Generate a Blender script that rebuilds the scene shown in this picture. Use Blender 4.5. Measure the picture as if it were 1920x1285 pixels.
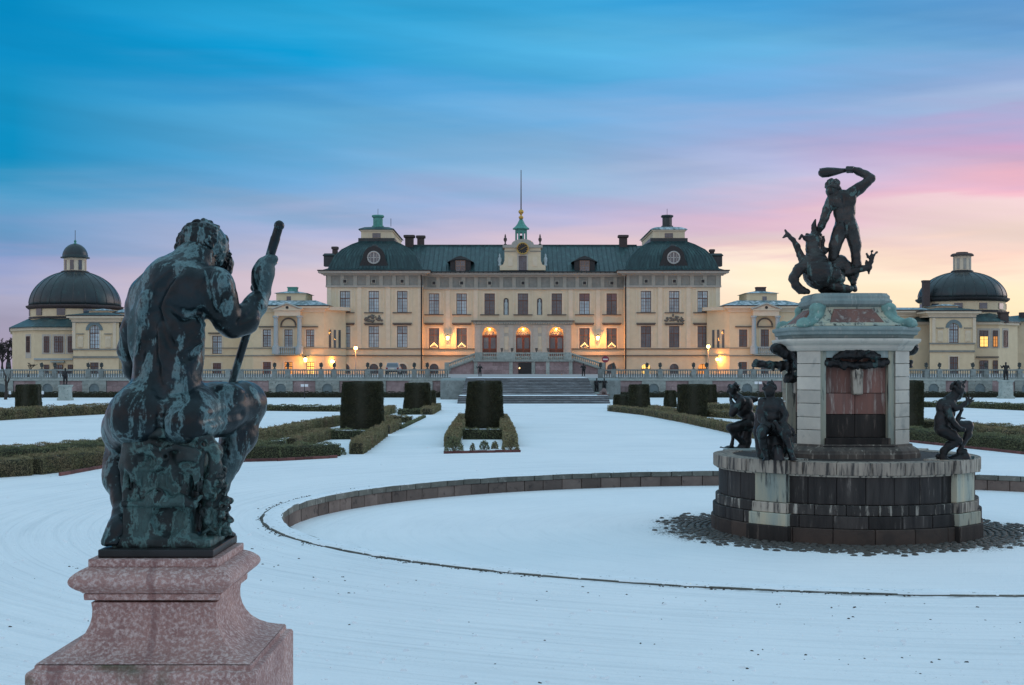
import bpy, bmesh, math, random
import numpy as np
from mathutils import Vector, Matrix
random.seed(7); RNG = np.random.default_rng(11)
for o in list(bpy.data.objects): bpy.data.objects.remove(o)
SC = bpy.context.scene; COL = SC.collection
# ------------------------------------------------------------------ camera
FPX, HZ, CH = 2560.0, 688.0, 2.5        # focal length and horizon in photo pixels, eye height in metres
cam = bpy.data.cameras.new('camera'); camo = bpy.data.objects.new('camera', cam); COL.objects.link(camo)
camo.location = (0, 0, CH); camo.rotation_euler = (math.pi/2, 0, 0)
cam.sensor_width = 36; cam.lens = 36*FPX/1920; cam.shift_y = (HZ-642.5)/1920
cam.clip_start = 0.1; cam.clip_end = 4000
SC.camera = camo
SC.render.resolution_x = 1024; SC.render.resolution_y = 685
SC.view_settings.view_transform = 'Standard'; SC.view_settings.look = 'None'
SC.view_settings.exposure = 0.12; SC.view_settings.gamma = 1.0
def lin(c): return tuple(((v/255)/12.92 if v/255 <= .04045 else ((v/255+.055)/1.055)**2.4) for v in c)
# ------------------------------------------------------------------ dusk sky
W = bpy.data.worlds.new('World'); SC.world = W; W.use_nodes = True
def make_sky():
    nt = W.node_tree; N = nt.nodes; L = nt.links; N.clear()
    def nd(t, **k):
        n = N.new(t)
        for a, v in k.items(): setattr(n, a, v)
        return n
    def m(op, a, b=None, c=None):
        n = nd('ShaderNodeMath', operation=op)
        for i, v in enumerate((a, b, c)):
            if v is None: continue
            if isinstance(v, (int, float)): n.inputs[i].default_value = v
            else: L.new(v, n.inputs[i])
        return n.outputs[0]
    tc = nd('ShaderNodeTexCoord'); sx = nd('ShaderNodeSeparateXYZ'); L.new(tc.outputs['Generated'], sx.inputs[0])
    x, y, z = sx.outputs
    az = m('ARCTAN2', x, y)
    hl = m('MAXIMUM', m('SQRT', m('ADD', m('MULTIPLY', x, x), m('MULTIPLY', y, y))), .02)
    sa = math.radians(34)
    c = m('DIVIDE', m('ADD', m('MULTIPLY', x, math.sin(sa)), m('MULTIPLY', y, math.cos(sa))), hl)
    # long thin cloud streaks, slightly tilted
    def streak(sa_, se, tilt, sc, det):
        cb = nd('ShaderNodeCombineXYZ')
        L.new(m('MULTIPLY', m('MULTIPLY', hl, az), sa_), cb.inputs[0])
        L.new(m('ADD', m('MULTIPLY', z, se), m('MULTIPLY', m('MULTIPLY', hl, az), tilt)), cb.inputs[1])
        n = nd('ShaderNodeTexNoise'); n.inputs['Scale'].default_value = sc; n.inputs['Detail'].default_value = det
        n.inputs['Roughness'].default_value = .5
        L.new(cb.outputs[0], n.inputs['Vector']); return n.outputs['Fac']
    s1 = streak(2.2, 22, 2.2, 1.0, 3.0); s2 = streak(5.0, 62, -2.6, 1.0, 5.0); s3 = streak(3.0, 34, 4.5, 1.0, 6.0)
    e = m('ADD', z, m('ADD', m('MULTIPLY', m('SUBTRACT', s1, .5), .050), m('MULTIPLY', m('SUBTRACT', s2, .5), .040)))
    e = m('MAXIMUM', e, 0.0)
    def ramp(stops):
        r = nd('ShaderNodeValToRGB'); L.new(e, r.inputs[0]); el = r.color_ramp.elements
        while len(el) < len(stops): el.new(.5)
        for q, (p, col) in zip(el, stops): q.position = p; q.color = lin(col)+(1,)
        return r.outputs[0]
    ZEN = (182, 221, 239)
    A = ramp([(0,(160,150,172)),(.031,(156,152,176)),(.055,(165,164,190)),(.075,(136,152,195)),(.083,(112,151,195)),(.111,(85,150,192)),(.135,(35,140,186)),(.15,(4,136,186)),(.189,(18,140,190)),(.232,(0,131,186)),(.269,(0,142,190)),(.34,(70,160,205)),(.5,(150,196,226)),(1,ZEN)])
    B1 = ramp([(0,(214,190,196)),(.06,(210,190,200)),(.072,(200,190,205)),(.096,(166,175,210)),(.112,(136,166,202)),(.126,(115,165,210)),(.154,(90,160,205)),(.177,(90,165,210)),(.2,(62,150,205)),(.222,(6,146,200)),(.24,(45,160,210)),(.269,(25,155,208)),(.34,(84,166,212)),(.5,(154,198,228)),(1,ZEN)])
    B2 = ramp([(0,(226,200,198)),(.05,(222,196,200)),(.091,(206,186,201)),(.116,(166,173,210)),(.137,(146,178,210)),(.165,(125,170,210)),(.191,(100,165,214)),(.21,(70,160,210)),(.227,(80,170,215)),(.248,(60,160,210)),(.269,(36,150,205)),(.34,(90,168,214)),(.5,(156,198,228)),(1,ZEN)])
    E_ = ramp([(0,(248,214,176)),(.045,(254,230,198)),(.065,(255,238,210)),(.076,(250,231,211)),(.084,(230,196,196)),(.092,(216,195,200)),(.108,(216,180,200)),(.132,(180,184,214)),(.155,(156,166,206)),(.172,(140,170,214)),(.196,(110,165,214)),(.225,(95,170,215)),(.269,(50,146,205)),(.34,(98,168,212)),(.5,(158,198,228)),(1,ZEN)])
    C = ramp([(0,(250,216,172)),(.035,(252,225,186)),(.05,(254,228,195)),(.063,(253,230,205)),(.075,(240,205,191)),(.086,(228,205,196)),(.108,(232,204,207)),(.115,(230,176,191)),(.132,(200,170,200)),(.148,(200,161,196)),(.17,(166,166,206)),(.179,(160,180,215)),(.196,(140,165,206)),(.223,(110,160,205)),(.25,(80,141,196)),(.269,(72,150,196)),(.34,(106,166,208)),(.5,(160,198,228)),(1,ZEN)])
    # the sky opposite the sunset: the pale rosy arch of twilight
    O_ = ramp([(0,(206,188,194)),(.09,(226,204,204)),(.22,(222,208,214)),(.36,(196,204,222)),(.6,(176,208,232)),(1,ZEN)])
    def mr(v, a, b):
        n = nd('ShaderNodeMapRange'); L.new(v, n.inputs[0])
        n.inputs[1].default_value = a; n.inputs[2].default_value = b; return n.outputs[0]
    def mix(f, a, b):
        n = nd('ShaderNodeMix', data_type='RGBA'); L.new(f, n.inputs[0]); L.new(a, n.inputs[6]); L.new(b, n.inputs[7]); return n.outputs[2]
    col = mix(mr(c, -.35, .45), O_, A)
    for lo_, hi_, r_ in ((.587,.738,B1),(.738,.85,B2),(.85,.918,E_),(.918,.971,C)): col = mix(mr(c, lo_, hi_), col, r_)
    # thin brighter and darker cloud threads
    hs = nd('ShaderNodeHueSaturation'); L.new(col, hs.inputs['Color']); L.new(m('ADD', .78, m('MULTIPLY', s3, .44)), hs.inputs['Value']); col = hs.outputs[0]
    # a weak physical twilight sky under the cloud colours
    sk = nd('ShaderNodeTexSky', sky_type='NISHITA'); sk.sun_disc = False
    sk.sun_elevation = math.radians(2); sk.sun_rotation = math.radians(34)
    add = nd('ShaderNodeMix', data_type='RGBA', blend_type='ADD'); add.inputs[0].default_value = .0015
    L.new(col, add.inputs[6]); L.new(sk.outputs[0], add.inputs[7])
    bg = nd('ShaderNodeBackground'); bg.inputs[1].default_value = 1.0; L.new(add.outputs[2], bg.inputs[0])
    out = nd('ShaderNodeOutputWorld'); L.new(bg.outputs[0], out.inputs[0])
make_sky()
sun = bpy.data.lights.new('dusk_glow', 'SUN'); suno = bpy.data.objects.new('dusk_glow', sun); COL.objects.link(suno)
sun.energy = 0.75; sun.angle = math.radians(35); sun.color = (1.0, .80, .70)
_a, _e = math.radians(62), math.radians(12)
suno.rotation_euler = (-Vector((math.sin(_a)*math.cos(_e), math.cos(_a)*math.cos(_e), math.sin(_e)))).to_track_quat('-Z', 'Y').to_euler()
# ------------------------------------------------------------------ helpers
def PX(x, D): return (x-960)*D/FPX
def PZ(y, D): return CH-(y-HZ)*D/FPX
def P3(x, y, D): return np.array((PX(x, D), D, PZ(y, D)))
def GD(y, z=0.0): return (CH-z)*FPX/(y-HZ)          # depth of a ground point seen at row y
WL = {}                                               # world location of every root
def wl(o):
    while o is not None and o not in WL: o = o.parent
    return WL.get(o, Vector((0,0,0)))
def tag(o, label=None, cat=None, group=None, kind=None):
    if label: o['label'] = label
    if cat: o['category'] = cat
    if group: o['group'] = group
    if kind: o['kind'] = kind
    return o
def thing(name, label, cat, loc=(0,0,0), group=None):
    o = bpy.data.objects.new(name, None); COL.objects.link(o); o.location = loc; o.empty_display_size = .2
    WL[o] = Vector(loc); return tag(o, label, cat, group)
def link(name, me, m=None, parent=None, loc=None, rz=0.0, scale=None):
    """place mesh data (local coordinates) at a world position"""
    o = bpy.data.objects.new(name, me); COL.objects.link(o)
    if m is not None and len(me.materials) == 0: me.materials.append(m)
    if loc is not None: o.location = Vector(loc)-(wl(parent) if parent else Vector((0,0,0)))
    o.rotation_euler = (0,0,rz)
    if scale: o.scale = scale
    if parent: o.parent = parent
    return o
class MB:
    def __init__(s): s.v = []; s.f = []; s.M = None
    def V(s, *ps):
        n = len(s.v)
        for p in ps:
            if s.M is not None: p = s.M @ Vector(p)
            s.v.append((p[0], p[1], p[2]))
        return n
    def quad(s, a, b, c, d):
        n = s.V(a,b,c,d); s.f.append((n,n+1,n+2,n+3)); return s
    def poly(s, pts):
        n = s.V(*pts); s.f.append(tuple(range(n, n+len(pts)))); return s
    def box(s, x0, x1, y0, y1, z0, z1):
        n = s.V((x0,y0,z0),(x1,y0,z0),(x1,y1,z0),(x0,y1,z0),(x0,y0,z1),(x1,y0,z1),(x1,y1,z1),(x0,y1,z1))
        for q in ((0,1,5,4),(1,2,6,5),(2,3,7,6),(3,0,4,7),(4,5,6,7),(3,2,1,0)): s.f.append(tuple(n+i for i in q))
        return s
    def cbox(s, c, h): return s.box(c[0]-h[0],c[0]+h[0],c[1]-h[1],c[1]+h[1],c[2]-h[2],c[2]+h[2])
    def rings(s, rs, cap=True, closed=True):
        """loft equal-length closed rings"""
        ids = []
        for r in rs: n = s.V(*r); ids.append(list(range(n, n+len(r))))
        k = len(rs[0])
        for a, b in zip(ids, ids[1:]):
            for i in range(k if closed else k-1):
                j = (i+1) % k; s.f.append((a[i],a[j],b[j],b[i]))
        if cap: s.f.append(tuple(reversed(ids[0]))); s.f.append(tuple(ids[-1]))
        return s
    def lathe(s, c, prof, n=24, a0=0.0, sx=1, sy=1):
        rs = [[(c[0]+r*sx*math.cos(a0+2*math.pi*i/n), c[1]+r*sy*math.sin(a0+2*math.pi*i/n), c[2]+z) for i in range(n)] for r, z in prof]
        return s.rings(rs)
    def sq(s, c, prof, rx=1.0, ry=1.0):
        """square 'lathe': half width, height"""
        rs = [[(c[0]-w*rx,c[1]-w*ry,c[2]+z),(c[0]+w*rx,c[1]-w*ry,c[2]+z),(c[0]+w*rx,c[1]+w*ry,c[2]+z),(c[0]-w*rx,c[1]+w*ry,c[2]+z)] for w, z in prof]
        return s.rings(rs)
    def rect(s, rs): 
        return s.rings([[(x0,y0,z),(x1,y0,z),(x1,y1,z),(x0,y1,z)] for x0,x1,y0,y1,z in rs])
    def tube(s, pts, rad, n=8, cap=True):
        pts = [Vector(p) for p in pts]
        if isinstance(rad, (int,float)): rad = [rad]*len(pts)
        rs = []; up = Vector((0,0,1))
        for i, p in enumerate(pts):
            t = (pts[min(i+1,len(pts)-1)]-pts[max(i-1,0)]).normalized()
            u = t.cross(up)
            if u.length < 1e-3: u = t.cross(Vector((0,1,0)))
            u.normalize(); w = u.cross(t)
            rs.append([tuple(p+rad[i]*(math.cos(2*math.pi*k/n)*u+math.sin(2*math.pi*k/n)*w)) for k in range(n)])
        return s.rings(rs, cap)
    def prism_y(s, pts, y0, y1):
        """extrude an (x,z) outline along y"""
        return s.rings([[(x,y0,z) for x,z in pts],[(x,y1,z) for x,z in pts]])
    def prism_z(s, pts, z0, z1):
        return s.rings([[(x,y,z0) for x,y in pts],[(x,y,z1) for x,y in pts]])
    def mesh(s, name, smooth=False, fix=True):
        me = bpy.data.meshes.new(name); me.from_pydata(s.v, [], s.f)
        if fix:
            bm = bmesh.new(); bm.from_mesh(me); bmesh.ops.recalc_face_normals(bm, faces=bm.faces); bm.to_mesh(me); bm.free()
        if smooth:
            me.polygons.foreach_set('use_smooth', [True]*len(me.polygons))
        me.update(); return me
    def build(s, name, m, parent=None, smooth=False, fix=True, bevel=0, angle=None):
        """vertices given in world coordinates; origin put at the centre of the base"""
        if not s.v: return None
        a = np.array(s.v); c = np.array(((a[:,0].min()+a[:,0].max())/2, (a[:,1].min()+a[:,1].max())/2, a[:,2].min()))
        s.v = [tuple(p) for p in (a-c)]
        me = s.mesh(name, smooth, fix); me.materials.append(m)
        o = link(name, me, None, parent, c)
        if parent is None: WL[o] = Vector(c)
        if bevel:
            b = o.modifiers.new('bevel','BEVEL'); b.width = bevel; b.segments = 2; b.limit_method = 'ANGLE'; b.angle_limit = .6
        if angle:
            for p in me.polygons: p.use_smooth = True
            me.set_sharp_from_angle(angle=angle)
        return o
# parts of parts: world offset bookkeeping
_old_wl = wl
def wl(o):
    v = Vector((0,0,0)); r = o
    while r is not None:
        if r in WL: return WL[r]+v
        v = v+r.location; r = r.parent
    return v
# ------------------------------------------------------------------ materials
MATS = {}
def mat(name, c1, c2=None, scale=6.0, rough=.75, bump=0.0, bscale=None, metal=0.0, c3=None, stretch=(1,1,1), lo=.35, hi=.65, detail=6, spec=.4, emit=None, estr=0, rnd=0.0, island=0.0, lo3=.58, hi3=.66, s3=2.3):
    if name in MATS: return MATS[name]
    m = bpy.data.materials.new(name); m.use_nodes = True; nt = m.node_tree; N = nt.nodes; L = nt.links
    b = N['Principled BSDF']; b.inputs['Roughness'].default_value = rough; b.inputs['Metallic'].default_value = metal
    b.inputs['Specular IOR Level'].default_value = spec
    b.inputs['Base Color'].default_value = tuple(c1)+(1,)
    tc = N.new('ShaderNodeTexCoord'); oi = N.new('ShaderNodeObjectInfo')
    ad = N.new('ShaderNodeVectorMath'); ad.operation = 'ADD'
    ml = N.new('ShaderNodeMath'); ml.operation = 'MULTIPLY'; ml.inputs[1].default_value = 97.0
    L.new(oi.outputs['Random'], ml.inputs[0]); L.new(tc.outputs['Object'], ad.inputs[0]); L.new(ml.outputs[0], ad.inputs[1])
    mp = N.new('ShaderNodeMapping'); mp.inputs['Scale'].default_value = stretch; L.new(ad.outputs[0], mp.inputs[0])
    col = None
    def noise(sc, det=detail, ro=.6):
        n = N.new('ShaderNodeTexNoise'); n.inputs['Scale'].default_value = sc; n.inputs['Detail'].default_value = det
        n.inputs['Roughness'].default_value = ro; L.new(mp.outputs[0], n.inputs['Vector']); return n.outputs['Fac']
    def rng(f, a, bb):
        r = N.new('ShaderNodeMapRange'); r.inputs[1].default_value = a; r.inputs[2].default_value = bb; L.new(f, r.inputs[0]); return r.outputs[0]
    def mixc(f, a, bb):
        x = N.new('ShaderNodeMix'); x.data_type = 'RGBA'; L.new(f, x.inputs[0])
        if isinstance(a, tuple): x.inputs[6].default_value = a+(1,)
        else: L.new(a, x.inputs[6])
        if isinstance(bb, tuple): x.inputs[7].default_value = bb+(1,)
        else: L.new(bb, x.inputs[7])
        return x.outputs[2]
    if c2 is not None: col = mixc(rng(noise(scale), lo, hi), tuple(c1), tuple(c2))
    if c3 is not None: col = mixc(rng(noise(scale*s3, 8, .65), lo3, hi3), col, tuple(c3))
    if (rnd or island) and col is not None:
        h = N.new('ShaderNodeHueSaturation'); L.new(col, h.inputs['Color'])
        if island:
            g = N.new('ShaderNodeNewGeometry'); src = g.outputs['Random Per Island']; am = island
        else: src = oi.outputs['Random']; am = rnd
        L.new(rngo(N, L, src, 1-am, 1+am), h.inputs['Value']); col = h.outputs[0]
    if col is not None: L.new(col, b.inputs['Base Color'])
    if bump:
        bp = N.new('ShaderNodeBump'); bp.inputs['Strength'].default_value = 1.0; bp.inputs['Distance'].default_value = bump
        L.new(noise(bscale or scale*4, 6), bp.inputs['Height']); L.new(bp.outputs[0], b.inputs['Normal'])
    if emit is not None:
        b.inputs['Emission Color'].default_value = tuple(emit)+(1,); b.inputs['Emission Strength'].default_value = estr
    MATS[name] = m; return m
def rngo(N, L, f, a, bb):
    r = N.new('ShaderNodeMapRange'); r.inputs[3].default_value = a; r.inputs[4].default_value = bb; L.new(f, r.inputs[0]); return r.outputs[0]
M_plaster = mat('yellow_plaster', (.73,.625,.445), (.66,.56,.395), 1.2, .85, .004, 30)
M_trim = mat('pale_trim', (.75,.655,.50), (.68,.59,.445), 2, .8)
M_frieze = mat('grey_green_frieze', (.28,.29,.26), (.22,.23,.21), 2, .8)
M_friezelt = mat('frieze_pilaster', (.38,.385,.335), (.32,.33,.29), 2, .8)
M_cornice = mat('grey_cornice', (.44,.42,.37), (.36,.35,.31), 3, .75)
M_hood = mat('dark_stone_hood', (.16,.145,.125), (.11,.10,.09), 4, .8)
M_greystone = mat('grey_green_sandstone', (.38,.43,.40), (.27,.32,.30), 3, .8, .01, 14, rnd=.18, c3=(.13,.15,.14))
M_wing = mat('wing_plaster', (.78,.655,.44), (.71,.59,.39), 1.2, .85, .004, 30)
M_balus = mat('baluster_stone', (.19,.22,.215), (.13,.155,.15), 4, .85)
M_bluecol = mat('blue_grey_column', (.42,.50,.52), (.36,.44,.46), 3, .7)
M_roof = mat('verdigris_roof_metal', (.026,.064,.070), (.016,.040,.045), 1.2, .5, metal=.0, c3=(.048,.118,.118), s3=.6, stretch=(2.2,1,.25), lo3=.5, hi3=.7)
M_roofdark = mat('dark_dome_metal', (.030,.042,.046), (.020,.028,.032), 1.0, .38, c3=(.04,.085,.085), s3=.5, stretch=(1.6,1.6,.2), lo3=.52, hi3=.72)
M_copper = mat('green_copper', (.10,.34,.28), (.06,.22,.19), 3, .6)
M_black = mat('black_metal', (.018,.019,.02), (.028,.028,.03), 5, .5)
M_chim = mat('chimney_brick', (.10,.075,.07), (.07,.055,.055), 5, .85)
M_wood = mat('red_brown_window_wood', (.15,.068,.048), (.11,.052,.038), 8, .6)
M_glassA = mat('pane_curtains_painted_reflection', (.42,.56,.62), (.25,.37,.43), 1.1, .08, spec=.9, rnd=.3)  # pale blue paints reflected sky into the pane colour, over white curtains
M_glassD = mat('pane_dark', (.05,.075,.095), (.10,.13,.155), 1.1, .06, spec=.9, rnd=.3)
M_glassR = mat('pane_red_curtain', (.20,.10,.11), (.09,.09,.12), .9, .08, spec=.8, rnd=.3)
M_glassL = mat('pane_lit', (.5,.35,.1), emit=(1.0,.62,.17), estr=1.35)
M_glassO = mat('pane_lit_orange', (.5,.25,.08), emit=(1.0,.38,.09), estr=.8)
M_door = mat('red_brown_door', (.26,.085,.05), (.19,.06,.04), 4, .55)
M_lamp = mat('lamp_glow', (1,.8,.4), emit=(1.0,.62,.20), estr=9)
M_candle = mat('candle_glow', (1,.8,.4), emit=(1.0,.55,.20), estr=3.2)
M_gold = mat('gilding', (.65,.42,.12), (.5,.3,.08), 6, .4, metal=.6)
M_snow = mat('snow_cover', (.84,.88,.92), (.78,.83,.88), 3, .7, .01, 20)
M_snowroof = mat('snow_dusted_roof', (.10,.17,.185), (.52,.60,.66), 1.3, .6, stretch=(1.5,1,1), lo=.42, hi=.62)
M_granite = mat('red_granite', (.33,.205,.185), (.24,.15,.14), 9, .8, .002, 160, c3=(.46,.35,.33), s3=9, lo3=.45, hi3=.7)
M_pinkwall = mat('purple_granite_wall', (.36,.275,.275), (.26,.20,.20), 2.2, .85, .01, 10, rnd=.2, c3=(.42,.36,.35))
# ------------------------------------------------------------------ ground, pool, terrace
FX, FD = 5.816, 23.9                       # fountain centre
RX, RY = 10.05, 9.05                       # pool, outer edge of the kerb
ZF = -0.34                                 # pool floor
def EL(a, off): return (FX+(RX+off)*math.cos(a), FD+(RY+off)*math.sin(a))
def snow_ground(name, cobble=False):
    m = bpy.data.materials.new(name); m.use_nodes = True; nt = m.node_tree; N = nt.nodes; L = nt.links; b = N['Principled BSDF']
    b.inputs['Roughness'].default_value = .75; b.inputs['Specular IOR Level'].default_value = .25
    g = N.new('ShaderNodeNewGeometry')
    def vm(op, a, v):
        n = N.new('ShaderNodeVectorMath'); n.operation = op; L.new(a, n.inputs[0])
        if v is not None: n.inputs[1].default_value = v
        return n
    def mm(op, a, c):
        n = N.new('ShaderNodeMath'); n.operation = op; n.use_clamp = False
        for i, v in enumerate((a, c)):
            if isinstance(v, (int,float)): n.inputs[i].default_value = v
            else: L.new(v, n.inputs[i])
        return n.outputs[0]
    def noise(vec, sc, det=5, ro=.6):
        n = N.new('ShaderNodeTexNoise'); n.inputs['Scale'].default_value = sc; n.inputs['Detail'].default_value = det; n.inputs['Roughness'].default_value = ro
        L.new(vec, n.inputs['Vector']); return n.outputs['Fac']
    def rg(f, a, c, d=0.0, e=1.0):
        n = N.new('ShaderNodeMapRange'); L.new(f, n.inputs[0])
        for i, v in enumerate((a, c, d, e)): n.inputs[i+1].default_value = v
        return n.outputs[0]
    def mx(f, a, c):
        n = N.new('ShaderNodeMix'); n.data_type = 'RGBA'; L.new(f, n.inputs[0])
        for i, v in ((6,a),(7,c)):
            if isinstance(v, tuple): n.inputs[i].default_value = v+(1,)
            else: L.new(v, n.inputs[i])
        return n.outputs[2]
    rel = vm('SUBTRACT', g.outputs['Position'], (FX, FD, 0)).outputs[0]
    sep = N.new('ShaderNodeSeparateXYZ'); L.new(rel, sep.inputs[0])
    rr = mm('SQRT', mm('ADD', mm('POWER', mm('MULTIPLY', sep.outputs[0], .93), 2.0), mm('POWER', sep.outputs[1], 2.0)), 0)
    an = mm('ARCTAN2', sep.outputs[1], sep.outputs[0])
    cb = N.new('ShaderNodeCombineXYZ'); L.new(mm('MULTIPLY', rr, 7.0), cb.inputs[0]); L.new(mm('MULTIPLY', an, 3.2), cb.inputs[1])
    cb2 = N.new('ShaderNodeCombineXYZ'); L.new(mm('MULTIPLY', rr, 2.4), cb2.inputs[0]); L.new(mm('MULTIPLY', an, 5.0), cb2.inputs[1])
    cb3 = N.new('ShaderNodeCombineXYZ'); L.new(mm('MULTIPLY', rr, 15.0), cb3.inputs[0]); L.new(mm('MULTIPLY', an, 2.2), cb3.inputs[1])
    tr3 = noise(cb3.outputs[0], 1.0, 4, .55)
    tr = noise(cb.outputs[0], 1.0, 5, .62); tr2 = noise(cb2.outputs[0], 1.0, 4, .6)
    big = noise(rel, .35, 4); fine = noise(rel, 24.0, 6, .7); mid = noise(rel, 3.0, 5)
    st = N.new('ShaderNodeMapping'); st.inputs['Scale'].default_value = (.35, 2.2, 1); L.new(rel, st.inputs[0])
    far = noise(st.outputs[0], .8, 6, .65)
    col = mx(rg(big, .3, .7), (.86,.885,.91), (.79,.825,.86))
    col = mx(rg(tr, .48, .70, 0, .16 if cobble else .36), col, (.60,.645,.68))
    col = mx(mm('MULTIPLY', rg(tr3, .52, .68, 0, .10 if cobble else .36), rg(big, .35, .6, .35, 1.0)), col, (.55,.595,.635))
    # gravel and turf showing through the thin snow
    gm = mm('MULTIPLY', rg(fine, .60, .68), rg(mm('ADD', mm('MULTIPLY', tr2, .55), mm('MULTIPLY', mid, .45)), .535, .62))
    if not cobble:
        fm = mm('MULTIPLY', rg(far, .60, .68), rg(rr, 30, 48))
        gm = mm('MAXIMUM', gm, mm('MULTIPLY', fm, rg(fine, .42, .6, .25, .8)))
        # worn line right at the kerb
        ke = rg(rr, 9.28, 9.05); gm = mm('MAXIMUM', gm, mm('MULTIPLY', mm('MULTIPLY', ke, rg(rr, 8.9, 9.0)), rg(mid, .42, .6)))
        col = mx(gm, col, (.085,.085,.075))
    else:
        vo = N.new('ShaderNodeTexVoronoi'); vo.inputs['Scale'].default_value = 8.0; L.new(rel, vo.inputs['Vector'])
        wob = mm('ADD', rr, rg(noise(rel, 1.3, 5), .25, .75, -.35, .35))
        wob = mm('ADD', wob, rg(fine, .3, .7, -.55, .55))
        cm = rg(wob, 3.05, 2.75)
        col = mx(mm('MULTIPLY', gm, .5), col, (.10,.10,.09))
        col = mx(cm, col, (.075,.07,.062))
    L.new(col, b.inputs['Base Color'])
    bp = N.new('ShaderNodeBump'); bp.inputs['Distance'].default_value = .05; bp.inputs['Strength'].default_value = 1.0
    h = mm('ADD', mm('MULTIPLY', tr, -.8 if not cobble else -.2), mm('ADD', mm('MULTIPLY', mid, .35), mm('MULTIPLY', fine, .22)))
    L.new(h, bp.inputs['Height']); L.new(bp.outputs[0], b.inputs['Normal'])
    return m
M_ground = snow_ground('trampled_snow'); M_pool = snow_ground('snow_on_pool_floor', True)
mb = MB(); NS = 160
rs = []
for off in (0, .5, 1.2, 2.5, 5, 9, 16, 30, 60, 120, 300, 800, 1800):
    rs.append([EL(2*math.pi*i/NS, off-.004)+(0.0,) for i in range(NS)])
mb.rings(rs, cap=False)
tag(mb.build('ground', M_ground, fix=False), kind='structure')
mb = MB(); mb.rings([[EL(2*math.pi*i/NS, -o)+(ZF,) for i in range(NS)] for o in (.25, 3, 6)] + [[(FX+.5*math.cos(2*math.pi*i/NS), FD+.5*math.sin(2*math.pi*i/NS), ZF) for i in range(NS)]], cap=False)
tag(mb.build('pool_floor', M_pool, fix=False), kind='structure')
# --- pool kerb: cap stones and wall stones one by one
M_cap = mat('mossy_kerb_stone', (.17,.17,.15), (.10,.105,.09), 3, .9, .012, 12, rnd=.28, c3=(.25,.245,.22))
M_wallst = mat('brown_kerb_wall_stone', (.175,.135,.115), (.12,.092,.08), 2.5, .9, .008, 12, rnd=.25, c3=(.07,.055,.05))
kerb = thing('pool_kerb', 'long oval kerb of grey cap stones around the snowy pool', 'kerb', (FX, FD, ZF))
NK = 120
for i in range(NK):
    a0 = 2*math.pi*i/NK+.0009; a1 = 2*math.pi*(i+1)/NK-.0009
    zt = .014+random.uniform(-.003,.003); oo = random.uniform(-.006,.006)
    mb = MB(); ps = [EL(a0,0),EL((a0+a1)/2,0),EL(a1,0),EL(a1,-.32+oo),EL((a0+a1)/2,-.32+oo),EL(a0,-.32+oo)]
    mb.prism_z(ps, zt-.115, zt); mb.build('cap_stone', M_cap, kerb, bevel=.012)
    if math.sin((a0+a1)/2) > -.35 and math.cos(a0) < .75:      # inner wall, seen on the far side
        oo = random.uniform(-.008,.008); ph = .5*2*math.pi/NK
        ps = [EL(a0+ph,-.05),EL(a1+ph,-.05),EL(a1+ph,-.29+oo),EL(a0+ph,-.29+oo)]
        mb = MB(); mb.prism_z(ps, ZF-.02, zt-.119); mb.build('wall_stone', M_wallst, kerb, bevel=.006)
mb = MB(); NQ = 240; rs = []
for off, dz in ((-.004,.006),(-.03,.024),(-.26,.028),(-.318,.012)):
    rs.append([EL(2*math.pi*i/NQ, off+.012*math.sin(i*1.7)*math.sin(i*.37))+(dz+.004*math.sin(i*.9),) for i in range(NQ)])
mb.rings(rs, cap=False); o = mb.build('snow_on_kerb', mat('kerb_snow', (.82,.86,.90), (.74,.79,.83), 4, .8, .01, 18, c3=(.16,.165,.15), s3=3, lo3=.60, hi3=.66), kerb, smooth=True, fix=False); o['kind'] = 'stuff'
mb = MB(); mb.rings([[EL(2*math.pi*i/NS, -.02)+(ZF-.05,) for i in range(NS)],[EL(2*math.pi*i/NS, -.02)+(-.1,) for i in range(NS)]], cap=False); mb.build('backing', M_wallst, kerb)
mb = MB(); M_soil = mat('dark_turf_edge', (.055,.05,.042), (.10,.095,.08), 6, .95, .01, 30); gs = random.Random(4); NQ = 480; w_ = 0; rs = [[],[]]
for i in range(NQ):
    w_ = .72*w_+gs.uniform(-.014,.030)*.5; ww_ = .010+abs(w_)+.012*abs(math.sin(i*.11)*math.sin(i*.043)); a = 2*math.pi*i/NQ; rs[0].append(EL(a,-.01)+(.008,)); rs[1].append(EL(a, ww_)+(.002,))
mb.rings(rs, cap=False); o = mb.build('worn_turf', M_soil, kerb, fix=False); o['kind'] = 'stuff'
# --- cobbles laid bare around the fountain
M_cob = mat('wet_cobble', (.085,.078,.068), (.05,.047,.043), 6, .6, .004, 40, rnd=.45, island=.4)
cobm = []
for q in range(4):
    mb = MB(); k = 6; r0 = [(.058*math.cos(2*math.pi*i/k+.3)*random.uniform(.85,1.1), .05*math.sin(2*math.pi*i/k+.3)*random.uniform(.85,1.1)) for i in range(k)]
    mb.rings([[(x,y,-.02) for x,y in r0],[(x,y,.012) for x,y in r0],[(x*.6,y*.6,.024) for x,y in r0]]); cobm.append(mb.mesh('cobblestone', True)); cobm[-1].materials.append(M_cob)
cob = thing('cobble_ring', 'bare dark cobbles in the melted snow around the fountain', 'cobbles', (FX, FD, ZF))
cells = []
for ri in range(11):
    r = 2.30+ri*.115
    n = int(2*math.pi*r/.135)
    for i in range(n):
        a = 2*math.pi*i/n+ri*.4+random.uniform(-.02,.02); lim = 3.12+.14*math.sin(a*3+1)+.10*math.sin(a*7.3)+random.uniform(-.40,.35)
        if r < lim and math.sin(a) < .75: cells.append((r, a))
cells.sort(key=lambda c: FD+c[0]*math.sin(c[1])+abs(c[0]*math.cos(c[1]))*.1)
rest = MB()
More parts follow.
